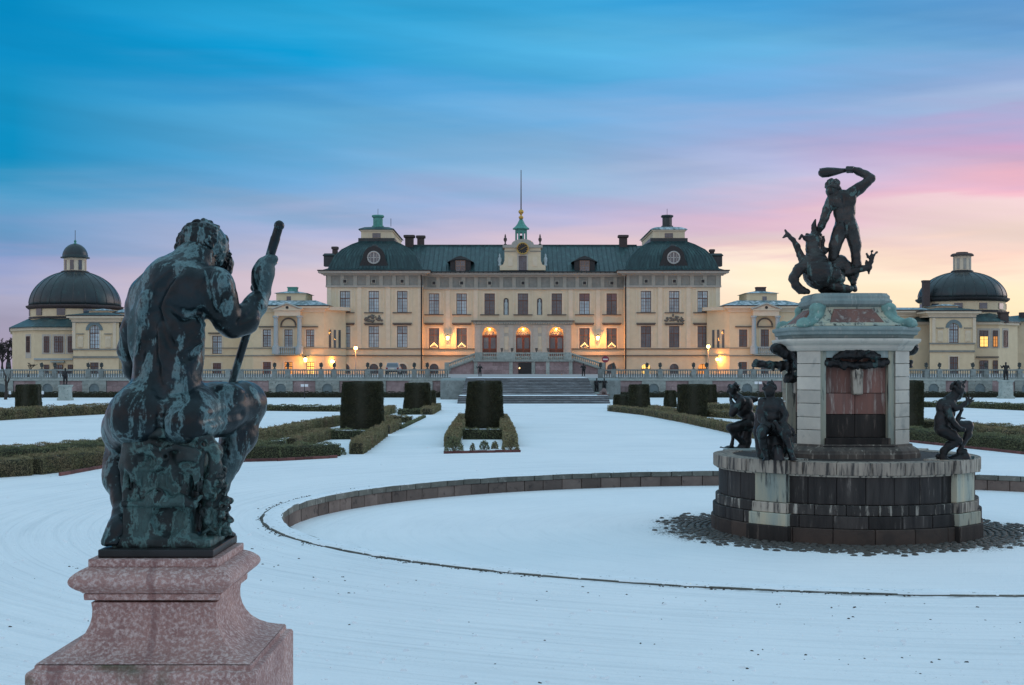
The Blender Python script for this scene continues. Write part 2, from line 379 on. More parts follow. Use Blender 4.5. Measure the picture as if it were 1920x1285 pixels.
for i, (r, a) in enumerate(cells):
    p = (FX+r*math.cos(a)+random.uniform(-.01,.01), FD+r*math.sin(a), ZF); s = random.uniform(.85,1.12)
    if i < 290: link('cobblestone', cobm[i%4], None, cob, p, a+random.uniform(-.2,.2)+math.pi/2, (s*1.05, s, random.uniform(.8,1.3)))
    else:
        rest.M = Matrix.Translation(p) @ Matrix.Rotation(a+math.pi/2, 4, 'Z') @ Matrix.Diagonal((s*1.05,s,1,1))
        me = cobm[i%4]; n0 = rest.V(*[v.co for v in me.vertices]); rest.f += [tuple(n0+j for j in f.vertices) for f in me.polygons]
rest.M = None; o = rest.build('cobblestones', M_cob, cob, smooth=True, fix=False); o['kind'] = 'stuff'
# --- raised terrace behind the garden
DT, ZT = 112.0, 1.58
mb = MB(); mb.box(-140, 140, DT+.45, 330, -.5, ZT); tag(mb.build('terrace', mat('terrace_gravel', (.27,.26,.26), (.40,.41,.42), .15, .9, .02, 2)), kind='structure')
SX0, SX1 = PX(845, DT), PX(1122, DT)       # gap for the stairs
PIER = [177+87.4*k for k in range(-3, 22)]
PIER = [p for p in PIER if not 838 < p < 1130]
M_rail = mat('weathered_rail_stone', (.27,.31,.30), (.18,.21,.205), 3, .85, .01, 14, rnd=.15, c3=(.12,.135,.13))
M_niche = mat('blue_grey_niche', (.20,.27,.285), (.15,.205,.22), 3, .85)
def ashlar(root, x0, x1, z0, z1, y, m, n, h, dep=.3):
    rows = max(1, int(round((z1-z0)/h))); hh = (z1-z0)/rows
    for r in range(rows):
        w = (x1-x0)/n; xs = sorted([x0, x1]+[x0+w*(i+(.5 if r%2 else 0)) for i in range(1 if r%2==0 else 0, n)])
        for a, b in zip(xs, xs[1:]):
            MB().box(a+.006, b-.006, y-random.uniform(0,.02), y+dep, z0+r*hh+.006, z0+(r+1)*hh-.006).build(root[1], m, root[0])
for side, xa, xb, lab in ((0, PX(-60,DT), SX0, 'left of the central stairs'), (1, SX1, PX(1990,DT), 'right of the central stairs')):
    t = thing('terrace_wall', 'long retaining wall of purple granite with pale niche piers, '+lab, 'wall', ((xa+xb)/2, DT, 0))
    MB().box(xa, xb, DT+.06, DT+.5, -.1, 1.40).build('core', M_pinkwall, t)
    cs = [PX(p, DT) for p in PIER if xa+.4 < PX(p, DT) < xb-.4]
    edges = [xa]+[v for c in cs for v in (c-1.0, c+1.0)]+[xb]
    for a, b in zip(edges[0::2], edges[1::2]):
        if b-a > .25:
            n = max(1, int(round((b-a)/.75)))
            ashlar((t,'granite_block'), max(a,xa), min(b,xb), 0, 1.34, DT+.03, M_pinkwall, n, .45, .2)
    for c in cs:
        pr = MB(); pr.box(c-.98, c-.42, DT-.08, DT+.2, 0, 1.34).box(c+.42, c+.98, DT-.08, DT+.2, 0, 1.34).box(c-.42, c+.42, DT-.08, DT+.2, 1.18, 1.34)
        # arched head of the niche
        arc = [(c-.42,1.18),(c-.42,.86)]+[(c-.36*math.cos(math.pi*i/10), .86+.26*math.sin(math.pi*i/10)) for i in range(11)]+[(c+.42,.86),(c+.42,1.18)]
        pr.prism_y(arc, DT-.08, DT+.1); o = pr.build('pier', M_greystone, t)
        mbg = MB()
        for k in range(1, 4): mbg.box(c-.985, c-.44, DT-.084, DT-.07, .335*k-.01, .335*k+.01).box(c+.44, c+.985, DT-.084, DT-.07, .335*k-.01, .335*k+.01)
        mbg.build('joint', M_hood, o); MB().box(c-.40, c+.40, DT+.02, DT+.1, 0, 1.15).build('niche_back', M_niche, o)
    MB().box(xa, xb, DT-.12, DT+.5, 1.36, 1.47).build('coping', M_greystone, t); MB().box(xa, xb, DT-.06, DT+.45, 1.47, 1.53).build('coping', M_greystone, t)
    # balustrade on top
    bt = thing('balustrade', 'stone balustrade with posts and slim balusters on the terrace wall, '+lab, 'balustrade', ((xa+xb)/2, DT, 1.53))
    MB().box(xa, xb, DT, DT+.3, 1.53, 1.64).build('base_rail', M_rail, bt); MB().box(xa, xb, DT-.02, DT+.32, 2.18, 2.29).build('hand_rail', M_rail, bt)
    posts = sorted([v for c in cs for v in (c-.54, c+.54)]); bal = MB()
    for v in posts: MB().box(v-.20, v+.20, DT-.035, DT+.335, 1.534, 2.31).build('post', M_rail, bt)
    x = xa+.12
    while x < xb-.1:
        if min([abs(x-v) for v in posts]+[9]) > .26:
            bal.lathe((x, DT+.15, 1.64), [(.055,0),(.04,.05),(.075,.18),(.04,.36),(.03,.45),(.055,.54)], 7)
        x += .195
    o = bal.build('balusters', M_balus, bt, smooth=True); o['kind'] = 'stuff'
    urns = [v for v in posts if not (190 < 960+v*FPX/DT < 480 or 1455 < 960+v*FPX/DT < 1712)]
    order = list(reversed(urns)) if side == 0 else urns
    words = 'first second third fourth fifth sixth seventh eighth ninth tenth eleventh twelfth thirteenth fourteenth fifteenth'.split()
    if side == 0: ume = None
    for i, v in enumerate(order):
        if ume is None:
            mu = MB(); mu.lathe((0,0,0), [(.11,0),(.11,.04),(.05,.07),(.045,.12),(.13,.20),(.16,.30),(.13,.34),(.17,.38),(.12,.40)], 10)
            for k in range(26):
                a = random.uniform(0,6.28); r = random.uniform(0,.15); mu.cbox((r*math.cos(a), r*math.sin(a), random.uniform(.40,.52)), (.03,.03,.03))
            ume = mu.mesh('urn'); ume.materials.append(mat('dark_urn_metal', (.07,.085,.08), (.045,.05,.05), 8, .6))
        o = link('urn', ume, None, None, (v, DT+.15, 2.312), random.uniform(0,3)); WL[o] = Vector((v, DT+.15, 2.312))
        tag(o, 'dark planted urn on the balustrade, %s one %s' % (words[i], lab), 'urn', 'urns on the terrace balustrade')
    # dark clipped hedge at the foot
M_yew = None
# --- terrace stairs
M_step = mat('grey_step_stone', (.135,.15,.16), (.085,.095,.10), 2.5, .8, .006, 14, rnd=.12)
M_stepsnow = mat('step_snow', (.19,.205,.215), (.72,.77,.81), 1.3, .8, stretch=(.7,3,3), lo=.48, hi=.66)
st = thing('stone_staircase', 'wide snow-dusted stone stairs climbing to the terrace', 'stairs', (1.5, 93, 0))
xl, xr = PX(858, 93), PX(1143, 93)
def steps(z0, z1, d0, d1, n, xa, xb):
    for i in range(n):
        ya = d0+(d1-d0)*i/n; zt = z0+(z1-z0)*(i+1)/n; zb = zt-(z1-z0)/n-.02
        o = MB().box(xa, xb, ya, ya+(d1-d0)/n+.1, zb, zt).build('step', M_step, st)
        MB().box(xa+.02, xb-.02, ya+.035, ya+(d1-d0)/n+.002, zt+.002, zt+.014).build('snow', M_stepsnow, o)
steps(0, .48, 92.6, 94.4, 4, xl, xr)
MB().box(xl, xr, 94.3, 97.6, 0, .478).build('landing', M_step, st); MB().box(xl+.02, xr-.02, 94.42, 97.5, .482, .5).build('snow', M_snow, st)
steps(.48, 1.60, 97.5, 107.3, 11, PX(868,100), PX(1112,100))
MB().box(PX(868,100), PX(1112,100), 107.2, DT+.46, 0, ZT+.015).build('upper_landing', M_step, st)
MB().box(PX(868,100), PX(1112,100), 107.3, DT+.4, ZT+.02, ZT+.05).build('snow', M_snow, st)
for s, xa, xb in ((-1, PX(846,DT)-.5, PX(868,100)-.01), (1, PX(1112,100)+.01, PX(1150,DT))):
    ps = [(104.6,0),(104.6,1.45),(107,1.58),(DT+.4,1.58),(DT+.4,0)]
    mb = MB(); mb.rings([[(xa,y,z) for y,z in ps],[(xb,y,z) for y,z in ps]]); o = mb.build('side_wall', M_rail, st)
# lion blocks and guardian figures beside the stairs are added with the statues
# ------------------------------------------------------------------ palace
DP = 180.0
def wall(mb, x0, x1, z0, z1, y, ops, dep=.28):
    """front wall with real rectangular openings and reveals (world x/z, facing the garden)"""
    xs = sorted(set([x0,x1]+[v for o in ops for v in (o[0],o[1])])); zs = sorted(set([z0,z1]+[v for o in ops for v in (o[2],o[3])]))
    for a, b in zip(xs, xs[1:]):
        for c, d in zip(zs, zs[1:]):
            mx_, mz = (a+b)/2, (c+d)/2
            if not any(o[0] < mx_ < o[1] and o[2] < mz < o[3] for o in ops): mb.quad((a,y,c),(b,y,c),(b,y,d),(a,y,d))
    for a, b, c, d in ops:
        mb.quad((a,y,c),(a,y,d),(a,y+dep,d),(a,y+dep,c)); mb.quad((b,y,c),(b,y+dep,c),(b,y+dep,d),(b,y,d))
        mb.quad((a,y,d),(b,y,d),(b,y+dep,d),(a,y+dep,d)); mb.quad((a,y,c),(a,y+dep,c),(b,y+dep,c),(b,y,c))
WIN = {}
def window(root, cx, z0, z1, w, y, glass, dep=.26, bars=(2,4), tr=.66, wood=None, M=None, sub=True):
    """a casement: frame and glazing bars (one part) with four panes under it; y = wall face"""
    h = z1-z0; key = (round(w,2), round(h,2), bars, tr)
    if key not in WIN:
        f = MB(); t = .07; hw = w/2
        f.box(-hw,-hw+t,-.06,.02,0,h).box(hw-t,hw,-.06,.02,0,h).box(-hw+t,hw-t,-.06,.02,0,t).box(-hw+t,hw-t,-.06,.02,h-t,h)
        f.box(-.04,.04,-.062,.018,t,h-t); zt = h*tr; f.box(-hw+t,hw-t,-.07,.016,zt-.05,zt+.05)
        b = .013
        for s in (-1,1):
            xm = s*(hw-t+.055)/2; f.box(xm-b,xm+b,-.045,.012,t,h-t)
        for k in range(1, bars[1]): z = t+(zt-t)*k/bars[1]; f.box(-hw+t,hw-t,-.045,.011,z-b,z+b)
        for k in range(1, bars[0]): z = zt+(h-t-zt)*k/bars[0]; f.box(-hw+t,hw-t,-.045,.011,z-b,z+b)
        ps = []
        for (za, zb) in ((t,zt),(zt,h-t)):
            p = MB().box(0, hw-t, -.01, .0, za, zb); ps.append(p.mesh('pane'))
        me = f.mesh('window'); WIN[key] = (me, ps)
    me, ps = WIN[key]
    def cp(me_, mt):
        k = (me_.name, mt.name)
        if k not in WIN: c = me_.copy(); c.materials.clear(); c.materials.append(mt); WIN[k] = c
        return WIN[k]
    loc = Vector((cx, y+dep-.03, z0)); rz = 0
    if M is not None: loc = M @ loc; rz = M.to_euler().z
    fr = link('window', cp(me, wood or M_wood), None, root, loc, rz)
    for i, p in enumerate(ps):
        for s in (0,1):
            g = glass[i] if isinstance(glass, (list,tuple)) else glass
            o = bpy.data.objects.new('pane', cp(p, g)); COL.objects.link(o); o.parent = fr; o.location = (0 if s else -(w/2-.07), 0.0, 0)
    return fr
def arch_pts(cx, zs, r, n=12, a0=0, a1=math.pi): return [(cx+r*math.cos(a0+(a1-a0)*i/n), zs+r*math.sin(a0+(a1-a0)*i/n)) for i in range(n+1)]
def arch_fill(mb, cx, hw, zs, zt, y0, y1):
    """masonry above an arch, inside the rectangle cx+-hw, zs..zt"""
    for s in (-1,1):
        pts = [(cx+s*hw, zs), (cx+s*hw, zt), (cx, zt)]+[(cx+s*hw*math.sin(math.pi/2*i/8), zs+hw*math.cos(math.pi/2*i/8)) for i in range(0,8)]
        mb.prism_y(pts, y0, y1)
def seams(root, polylines, m, r=.035):
    mb = MB()
    for pl in polylines: mb.tube(pl, r, 4)
    o = mb.build('standing_seams', m, root); o['kind'] = 'stuff'; return o
main = thing('main_palace_building', 'large yellow palace with green roof, clock gable and three glowing portals', 'palace', (PX(981,DP), DP, ZT))
Dc = DP+1.6
def X(x, D=DP): return PX(x, D)
def Z(y, D=DP): return PZ(y, D)
YB = 704
up = (545.8, 586); lo = (611.5, 652)
upc = (550.5, 589.8); loc_ = (615.5, 654)
blocks = [('L', 613, 792, DP, (647,700.9,754.3), up, lo), ('C', 792, 1171, Dc, (813.8,865.6,918.1,980.6,1044,1095.9,1146.9), upc, loc_), ('R', 1172, 1350, DP, (1211.2,1264.1,1317.5), up, lo)]
for key, xa, xb, D, wins, u, l in blocks:
    ops = []; ww = 19.4
    for cx in wins: ops.append((X(cx-ww/2,D), X(cx+ww/2,D), Z(u[1],D), Z(u[0],D)))
    low = [c for c in wins if not (key=='C' and 900 < c < 1060)]
    for cx in low: ops.append((X(cx-ww/2,D), X(cx+ww/2,D), Z(l[1],D), Z(l[0],D)))
    cel = list(wins) if key != 'C' else [813.8, 1146.9]
    for cx in cel: ops.append((X(cx-8.5,D), X(cx+8.5,D), Z(YB,D), Z(682.5,D)))
    if key == 'C':
        for cx in (949, 1011.8): ops.append((X(cx-5,D), X(cx+5,D), Z(591,D), Z(559,D)))
        for cx in (918, 981, 1043): ops.append((X(cx-13.5,D), X(cx+13.5,D), Z(668,D), Z(613.5,D)))
    mb = MB(); wall(mb, X(xa,D), X(xb,D), Z(YB+3,D), Z(536,D), D, ops)
    if key != 'C':
        for xs_ in (xa, xb):
            x = X(xs_,D); s = 1 if xs_ == xa else -1
            mb.quad((x,D,Z(YB+3,D)),(x,D+14,Z(YB+3,D)),(x,D+14,Z(536,D)),(x,D,Z(536,D)))
    for cx in cel: arch_fill(mb, X(cx,D), X(cx+8.5,D)-X(cx,D), Z(690.5,D), Z(682.4,D), D+.02, D+.2)
    if key == 'C':
        for cx in (949, 1011.8): arch_fill(mb, X(cx,D), X(cx+5,D)-X(cx,D), Z(564,D), Z(558.9,D), D+.02, D+.27)
    mb.build('wall', M_plaster, main)
    # dark interior behind openings
    MB().box(X(xa+4,D), X(xb-4,D), D+.6, D+.7, Z(YB,D), Z(540,D)).build('inner_wall', M_glassD, main)
    for i, cx in enumerate(wins):
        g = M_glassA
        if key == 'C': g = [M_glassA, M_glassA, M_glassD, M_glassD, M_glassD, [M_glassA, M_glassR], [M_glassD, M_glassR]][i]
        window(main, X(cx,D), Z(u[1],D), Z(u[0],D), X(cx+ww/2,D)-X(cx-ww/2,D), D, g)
        tr = MB(); a, b = X(cx-18,D), X(cx+18,D); zt, zb = Z(541.5,D), Z(609,D)
        for (p, q) in ((a-.05,a+.05),(b-.05,b+.05)): tr.box(p, q, D-.05, D, zb, zt)
        tr.box(a-.05, b+.05, D-.05, D, zt, zt+.10); tr.build('panel_moulding', M_trim, main)
        e = X(cx+ww/2,D); s_ = X(cx-ww/2,D)
        for (z0, z1) in ((Z(u[1],D), Z(u[0],D)),)+(((Z(l[1],D), Z(l[0],D)),) if cx in low else ()):
            MB().prism_y([(s_-.22,z0),(s_,z0),(s_,z1),(e,z1),(e,z0),(e+.22,z0),(e+.22,z1+.2),(s_-.22,z1+.2)], D-.04, D).build('architrave', M_trim, main)
        MB().box(a, b, D-.16, D, Z(u[1]+1.6,D), Z(u[1]-.2,D)).build('sill', M_hood, main)
    for cx in low:
        lit = key == 'C'
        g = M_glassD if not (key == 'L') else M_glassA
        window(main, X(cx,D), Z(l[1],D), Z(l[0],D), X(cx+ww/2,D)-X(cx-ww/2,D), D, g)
        hd = MB(); a, b = X(cx-18,D), X(cx+18,D)
        hd.box(a, b, D-.30, D, Z(608,D), Z(605.6,D)).box(a+.1, b-.1, D-.18, D, Z(610,D), Z(608,D)-.003); hd.build('hood', M_hood, main)
    for cx in cel:
        zb, zt = Z(YB,D), Z(682.5,D); w = X(cx+8.5,D)-X(cx-8.5,D)
        ltt = (key == 'R' and cx < 1230) or (key == 'R' and cx > 1300)
        g = {True: (M_glassL if cx < 1230 else M_glassO), False: M_glassD}[ltt]
        window(main, X(cx,D), zb, zt, w, D, g, bars=(1,3), tr=.55)
        mo = MB(); c = X(cx,D)
        pts = arch_pts(c, Z(691,D), w/2+.25)+list(reversed(arch_pts(c, Z(691,D), w/2+.02)))
        mo.prism_y(pts, D-.07, D); mo.build('arch_moulding', M_trim, main)
    # lesenes between the bays, strings, plinth
    mids = [(p+q)/2 for p, q in zip(wins, wins[1:])]
    ls = MB()
    for p in ([xa+4.5] if key!='C' else [])+mids+([xb-4.5] if key!='C' else []):
        if key == 'C' and 930 < p < 1030: continue
        MB().box(X(p-4,D), X(p+4,D), D-.09, D, Z(653.4,D), Z(537,D)).build('lesene', M_trim, main)
    e0, e1 = X(xa,D)-(.1 if key!='C' else 0), X(xb,D)+(.1 if key!='C' else 0)
    for seg in ((e0,e1),) if key != 'C' else ((e0, X(890,D)), (X(1071,D), e1)):
        MB().box(seg[0], seg[1], D-.16, D, Z(655.4,D), Z(653.6,D)).build('string_course', M_hood, main)
        MB().box(seg[0], seg[1], D-.2, D, Z(668,D), Z(666,D)).build('string_course', M_hood, main)
    # entablature: frieze with pilaster strips and little vents, then the cornice
    fz0, fz1 = (Z(537,D), Z(517,D)) if key!='C' else (Z(541,D), Z(520,D))
    y0 = D-.1
    MB().box(e0-.02, e1+.02, y0, D+.4, fz0, fz1).build('frieze', M_frieze, main)
    MB().box(e0-.05, e1+.05, y0-.12, D+.4, fz0-.14, fz0+.10).build('architrave_band', M_cornice, main)
    n = 15 if key != 'C' else 32; fp = MB(); vents = []
    for i in range(n):
        c = e0+(e1-e0)*(i+.5)/n; wd = (e1-e0)/n
        if i % 2 == 0: MB().box(c-wd*.30, c+wd*.30, y0-.1, y0+.05, fz0+.1, fz1).build('frieze_pilaster', M_friezelt, main)
    for cx in wins:
        c = X(cx,D); zc = (fz0+fz1)/2-.05
        o = MB().box(c-.3, c+.3, y0-.14, y0+.03, zc-.3, zc+.3).build('vent', M_friezelt, main); MB().box(c-.2, c+.2, y0-.16, y0-.13, zc-.2, zc+.2).build('grille', M_black, o)
    co = MB(); ov = .95 if key != 'C' else 0
    zc0 = fz1
    for (o1, za, zb) in ((.35,0,.16),(.62,.16,.30),(.95,.30,.56)):
        co.box(e0-(o1 if ov else 0), e1+(o1 if ov else 0), D-o1, D+.5, zc0+za, zc0+zb)
    co.build('cornice', M_cornice, main); MB().box(e0-(1.05 if ov else 0), e1+(1.05 if ov else 0), D-1.05, D+.5, zc0+.56, zc0+.70).build('gutter', M_black, main)
# reliefs over the middle lower windows
for cx in (700.9, 1264.1):
    rb = MB(); zc = Z(598,DP)
    for i in range(34):
        t = random.uniform(-1,1); x = X(cx,DP)+t*1.25; z = zc-.35+random.uniform(0,1)*(.95*(1-t*t*.75)); r = random.uniform(.12,.24)
        rb.lathe((x, DP-.05, z-r*.7), [(r*.2,0),(r*.8,r*.3),(r,r*.7),(r*.7,r*1.2),(r*.15,r*1.45)], 7)
    rb.build('relief', mat('relief_stone', (.20,.19,.17), (.13,.125,.115), 5, .8), main, smooth=True)
# statues in the two upper niches, drain pipes
for cx in (949, 1011.8):
    c = X(cx,Dc); MB().lathe((c, Dc+.16, Z(590.5,Dc)), [(.26,0),(.26,.12),(.2,.14),(.24,.6),(.2,.95),(.25,1.35),(.22,1.6),(.09,1.7),(.13,1.82),(.12,2.0),(.03,2.08)], 10, sy=.6).build('niche_statue', M_bluecol, main, smooth=True)
for cx in (790.5, 1172.8): MB().tube([(X(cx,DP),DP-.9,Z(517,DP)),(X(cx,DP),DP-.2,Z(526,DP)),(X(cx,DP),DP-.2,Z(YB,DP))], .09, 6).build('drain_pipe', M_black, main)
# --- portal
D = Dc; pt = MB(); yp = D-.45
pops = [(X(cx-13.5,D), X(cx+13.5,D), Z(668,D), Z(613.5,D)) for cx in (918,981,1043)]
wall(pt, X(890,D), X(1071,D), Z(672,D), Z(607,D), yp, pops, .72)
pt.quad((X(890,D),yp,Z(672,D)),(X(890,D),D,Z(672,D)),(X(890,D),D,Z(607,D)),(X(890,D),yp,Z(607,D)))
pt.quad((X(1071,D),yp,Z(672,D)),(X(1071,D),D,Z(672,D)),(X(1071,D),D,Z(607,D)),(X(1071,D),yp,Z(607,D)))
for cx in (918,981,1043): arch_fill(pt, X(cx,D), X(cx+13.5,D)-X(cx,D), Z(627,D), Z(613.4,D), yp+.02, yp+.70)
M_portal = mat('pale_grey_portal_stone', (.56,.525,.455), (.48,.455,.40), 2.5, .8)
prt = pt.build('portal', M_portal, main)
for p, w in ((896,5),(941,4.5),(958,4.5),(1004,4.5),(1020,4.5),(1065,5)):
    pl = MB(); pl.box(X(p-w,D), X(p+w,D), yp-.16, yp, Z(668,D), Z(611.5,D)).box(X(p-w-1,D), X(p+w+1,D), yp-.22, yp, Z(613.5,D), Z(610.5,D)).box(X(p-w-1,D), X(p+w+1,D), yp-.22, yp, Z(669,D), Z(664,D)); pl.build('pilaster', M_portal, prt)
for a, b in ((944,955),(1007.5,1017)):
    MB().box(X(a,D), X(b,D), yp-.05, yp, Z(625,D), Z(614,D)).build('panel', M_trim, prt); MB().box(X(a,D), X(b,D), yp-.05, yp, Z(656,D), Z(631,D)).build('panel', M_trim, prt)
pc = MB(); pc.box(X(888,D), X(1073,D), yp-.2, D, Z(609,D), Z(606,D)).box(X(886,D), X(1075,D), yp-.38, D, Z(606,D)+.003, Z(603.6,D)); pc.build('portal_cornice', M_greystone, prt)
MB().box(X(884,D), X(1077,D), yp-.5, D, Z(603.6,D)+.003, Z(601.4,D)).build('portal_roof', M_hood, prt)
dn = MB()
for i in range(40): x = X(889,D)+(X(1072,D)-X(889,D))*(i+.5)/40; dn.box(x-.09, x+.09, yp-.33, yp-.19, Z(608.4,D), Z(606,D))
o = dn.build('dentils', M_portal, prt); o['kind'] = 'stuff'
for cx in (918,981,1043):
    c = X(cx,D); hw = X(cx+13.5,D)-c; ya = yp+.5; zb = Z(668,D); zs = Z(627,D); zd = Z(631,D)
    dr = MB().box(c-hw, c+hw, ya, ya+.1, zb, zd).build('door', M_door, main)
    for s in (-1,1):
        MB().box(c+s*hw*.5-hw*.34, c+s*hw*.5+hw*.34, ya-.03, ya-.004, zb+(zd-zb)*.38, zd-.18).build('door_pane', M_glassD, dr)
        MB().box(c+s*hw*.5-hw*.36, c+s*hw*.5+hw*.36, ya-.035, ya-.004, zb+.15, zb+(zd-zb)*.32).build('door_panel', M_wood, dr)
    MB().box(c-hw, c+hw, ya-.06, ya+.1, zd+.003, zd+.16).build('transom', M_door, dr)
    fl = MB(); fl.prism_y([(c-hw, zd+.165)]+list(reversed(arch_pts(c, zs, hw, 14)))+[(c+hw, zd+.165)], ya+.06, ya+.1); fl.build('tympanum', mat('warm_plaster', (.72,.52,.28), (.66,.46,.24), 2, .8), dr)
    rr = hw*.72; z0 = zd+.17; fan = MB()
    MBg = MB(); MBg.prism_y([(c-rr,z0)]+list(reversed(arch_pts(c, z0, rr, 14)))[1:-1]+[(c+rr,z0)], ya+.02, ya+.05); MBg.build('fanlight', M_glassD, dr)
    for k in range(1,8):
        a = math.pi*k/8; fan.tube([(c+.2*rr*math.cos(a), ya+.01, z0+.2*rr*math.sin(a)), (c+rr*.98*math.cos(a), ya+.01, z0+rr*.98*math.sin(a))], .03, 4)
    for r_ in (.45,.72,1.0): fan.tube([(x,ya+.01,z) for x,z in arch_pts(c, z0, rr*r_, 10)], .035, 4)
    fan.build('fan_bars', M_trim, dr)
# --- main roof
zr0 = Z(513.5,Dc); zr1 = Z(461,Dc+8)
ya, yb = Dc-1.0, Dc+8
rf = MB(); rx0, rx1 = X(760,Dc), X(1204,Dc)
rf.rings([[(x,ya,zr0),(x,yb,zr1),(x,yb+.5,zr1),(x,yb+9.5,zr0)] for x in (rx0-3, rx1+3)])
roof = rf.build('roof', M_roof, main)
seams(roof, [[(x, ya-.02, zr0+.04), (x, yb, zr1+.03)] for x in np.arange(rx0-2, rx1+2, .62)], M_roof, .045)
MB().box(rx0, rx1, yb-.15, yb+.65, zr1-.05, zr1+.14).build('ridge_cap', M_roof, roof)
# small dormers of the middle range
for cx in (863.5, 1096):
    c = X(cx,Dc); D = Dc-.5; w = 1.35; d = MB(); zt = Z(488,D); zb = Z(512,D)
    d.prism_y([(c-w,zb),(c+w,zb),(c+w,zt),(c,Z(481,D)),(c-w,zt)], D+.3, D+7)
    dm = d.build('dormer', M_black, main)
    rfd = MB(); rfd.rings([[(c-w*1.3,y,zt-.25),(c-w*.55,y,zt+.33),(c,y,Z(479.5,D)),(c+w*.55,y,zt+.33),(c+w*1.3,y,zt-.25),(c+w*.5,y,zt+.1),(c-w*.5,y,zt+.1)] for y in (D, D+7)]); rfd.build('dormer_roof', M_roofdark, dm)
    window(dm, c, Z(509,D), Z(488.5,D), 1.3, D+.12, M_glassD, bars=(2,2), tr=.5, wood=mat('dormer_wood', (.30,.19,.14), (.24,.15,.11), 6, .7), dep=.14)
# curved pavilion roofs
prof = [(-1.0,0.0),(.1,.35),(.45,1.1),(.9,1.95),(1.7,2.75),(2.8,3.4),(4.1,3.95)]
def pav_roof(xa, xb, cx, lx0, lx1, cup, side):
    D = DP; z0 = Z(509,D); x0, x1 = X(xa,D), X(xb,D); dp = 13.0
    H = (Z(452,D+4.1)-z0)/3.95
    rg = [(x0+i, x1-i, D+i, D+dp-i, z0+h*H) for i, h in prof]
    mb = MB(); mb.rect(rg); r = mb.build('pavilion_roof', M_roof, main)
    pl = []
    for u in np.linspace(.02,.98,26): pl.append([(a+(b-a)*u, y-.02, z+.02) for a,b,y,_,z in rg])
    sx = 1 if side < 0 else 0
    seams(r, pl, M_roof, .045)
    # oval dormer
    c = X(cx,D); zc = Z(483,D); d = MB(); R = 1.45
    d.rings([[(c+R*1.0*math.cos(a), y, zc+R*1.05*math.sin(a)) for a in [math.pi*k/12 for k in range(13)]]+[(c-R*1.55,y,z0+.1),(c+R*1.55,y,z0+.1)] for y in (D+.25, D+4)])
    dm = d.build('round_dormer', M_black, main)
    MB().lathe((c, D+1.2, zc+R*1.05), [(.5,-.1),(.4,.12),(.15,.3)], 8).build('crest', M_black, dm)
    rim = MB(); rim.tube([(c+.78*math.cos(t), D+.2, zc+.78*math.sin(t)) for t in np.linspace(0,2*math.pi,21)], .11, 6, cap=False)
    rim.box(c-.06, c+.06, D+.18, D+.26, zc-.75, zc+.75).box(c-.75, c+.75, D+.19, D+.25, zc-.05, zc+.05)
    for s in (-.4,.4): rim.box(c+s-.03, c+s+.03, D+.19, D+.25, zc-.6, zc+.6)
    w = rim.build('round_window', mat('pale_window_paint', (.50,.48,.45), (.42,.40,.38), 5, .7), dm)
    MB().prism_y([(c+.74*math.cos(t), zc+.74*math.sin(t)) for t in np.linspace(0,2*math.pi,20)[:-1]], D+.23, D+.27).build('pane', M_glassD, w)
    # attic belvedere running back over the roof
    Dl = D+4.2; a, b = X(lx0,Dl), X(lx1,Dl); zb, zt = Z(454,Dl), Z(431,Dl)
    MB().box(a-.35, b+.35, Dl-.3, Dl+16, zb-.6, Z(447,Dl)).build('attic_base', M_roofdark, main)
    aw = MB().box(a, b, Dl, Dl+15.5, Z(447,Dl), zt).build('attic_wall', M_plaster, main)
    MB().box(a-.12, b+.12, Dl-.12, Dl+15.6, zt-.22, zt).build('attic_cornice', M_trim, aw)
    cm = (a+b)/2; MB().box(cm-.55, cm+.55, Dl-.06, Dl-.01, Z(446,Dl), Z(437.5,Dl)).build('attic_window', M_glassD, aw)
    for s in (-1,1): MB().box(cm+s*1.25-.06, cm+s*1.25+.06, Dl-.05, Dl-.005, Z(447,Dl), zt-.25).build('pilaster', M_trim, aw)
    rl = MB(); rl.rect([(a-.35,b+.35,Dl-.35,Dl+15.8,zt),(a-.25,b+.25,Dl-.25,Dl+15.7,zt+.12),(a+.45,b-.45,Dl+.45,Dl+15,zt+.40),(a+1.3,b-1.3,Dl+1.3,Dl+14,zt+.52)])
    rl.build('attic_roof', M_snowroof if side>0 else M_roof, main)
    zc2 = zt+.45; mcup = M_copper if cup else M_roofdark
    k = MB(); k.lathe((cm, Dl+2.0, zc2), [(.85,0),(.85,.25),(.68,.3),(.68,1.35),(.85,1.45),(.9,1.6),(.8,1.72),(.2,1.75)], 8, a0=math.pi/8); k.build('roof_lantern', mcup, main)
    mb = MB().tube([(cm, Dl+2, zc2+1.6),(cm, Dl+2, zc2+2.6)], .03, 5).build('rod', M_black, main)
pav_roof(613, 792, 700.5, 677, 735, True, -1); pav_roof(1172, 1350, 1263.5, 1224, 1284, False, 1)
def chimney(cx, y0, y1, w, D, m=M_chim):
    c = X(cx,D); h = w*D/FPX/2; k = MB(); k.sq((c, D+h, 0), [(h*.85,Z(y1,D)-.6),(h*.85,Z(y0,D)-.35),(h*1.15,Z(y0,D)-.28),(h*1.15,Z(y0,D)),(h*.8,Z(y0,D)+.05)]); k.build('chimney', m, main)
for a in ((767,441,462,18,DP+9),(788.5,442,462,15,DP+9.5),(1169,441,463,17,DP+9),(627.5,463,480,11,DP+3),(1335.5,468,480,9,DP+4)): chimney(*a)
for cx, s in ((618,-1),(1343,1)):
    MB().sq((X(cx,DP+3),DP+3,0), [(.7,Z(500,DP+3)),(.7,Z(482,DP+3)),(.85,Z(480,DP+3)),(.6,Z(476,DP+3))]).build('side_dormer', M_roofdark, main)
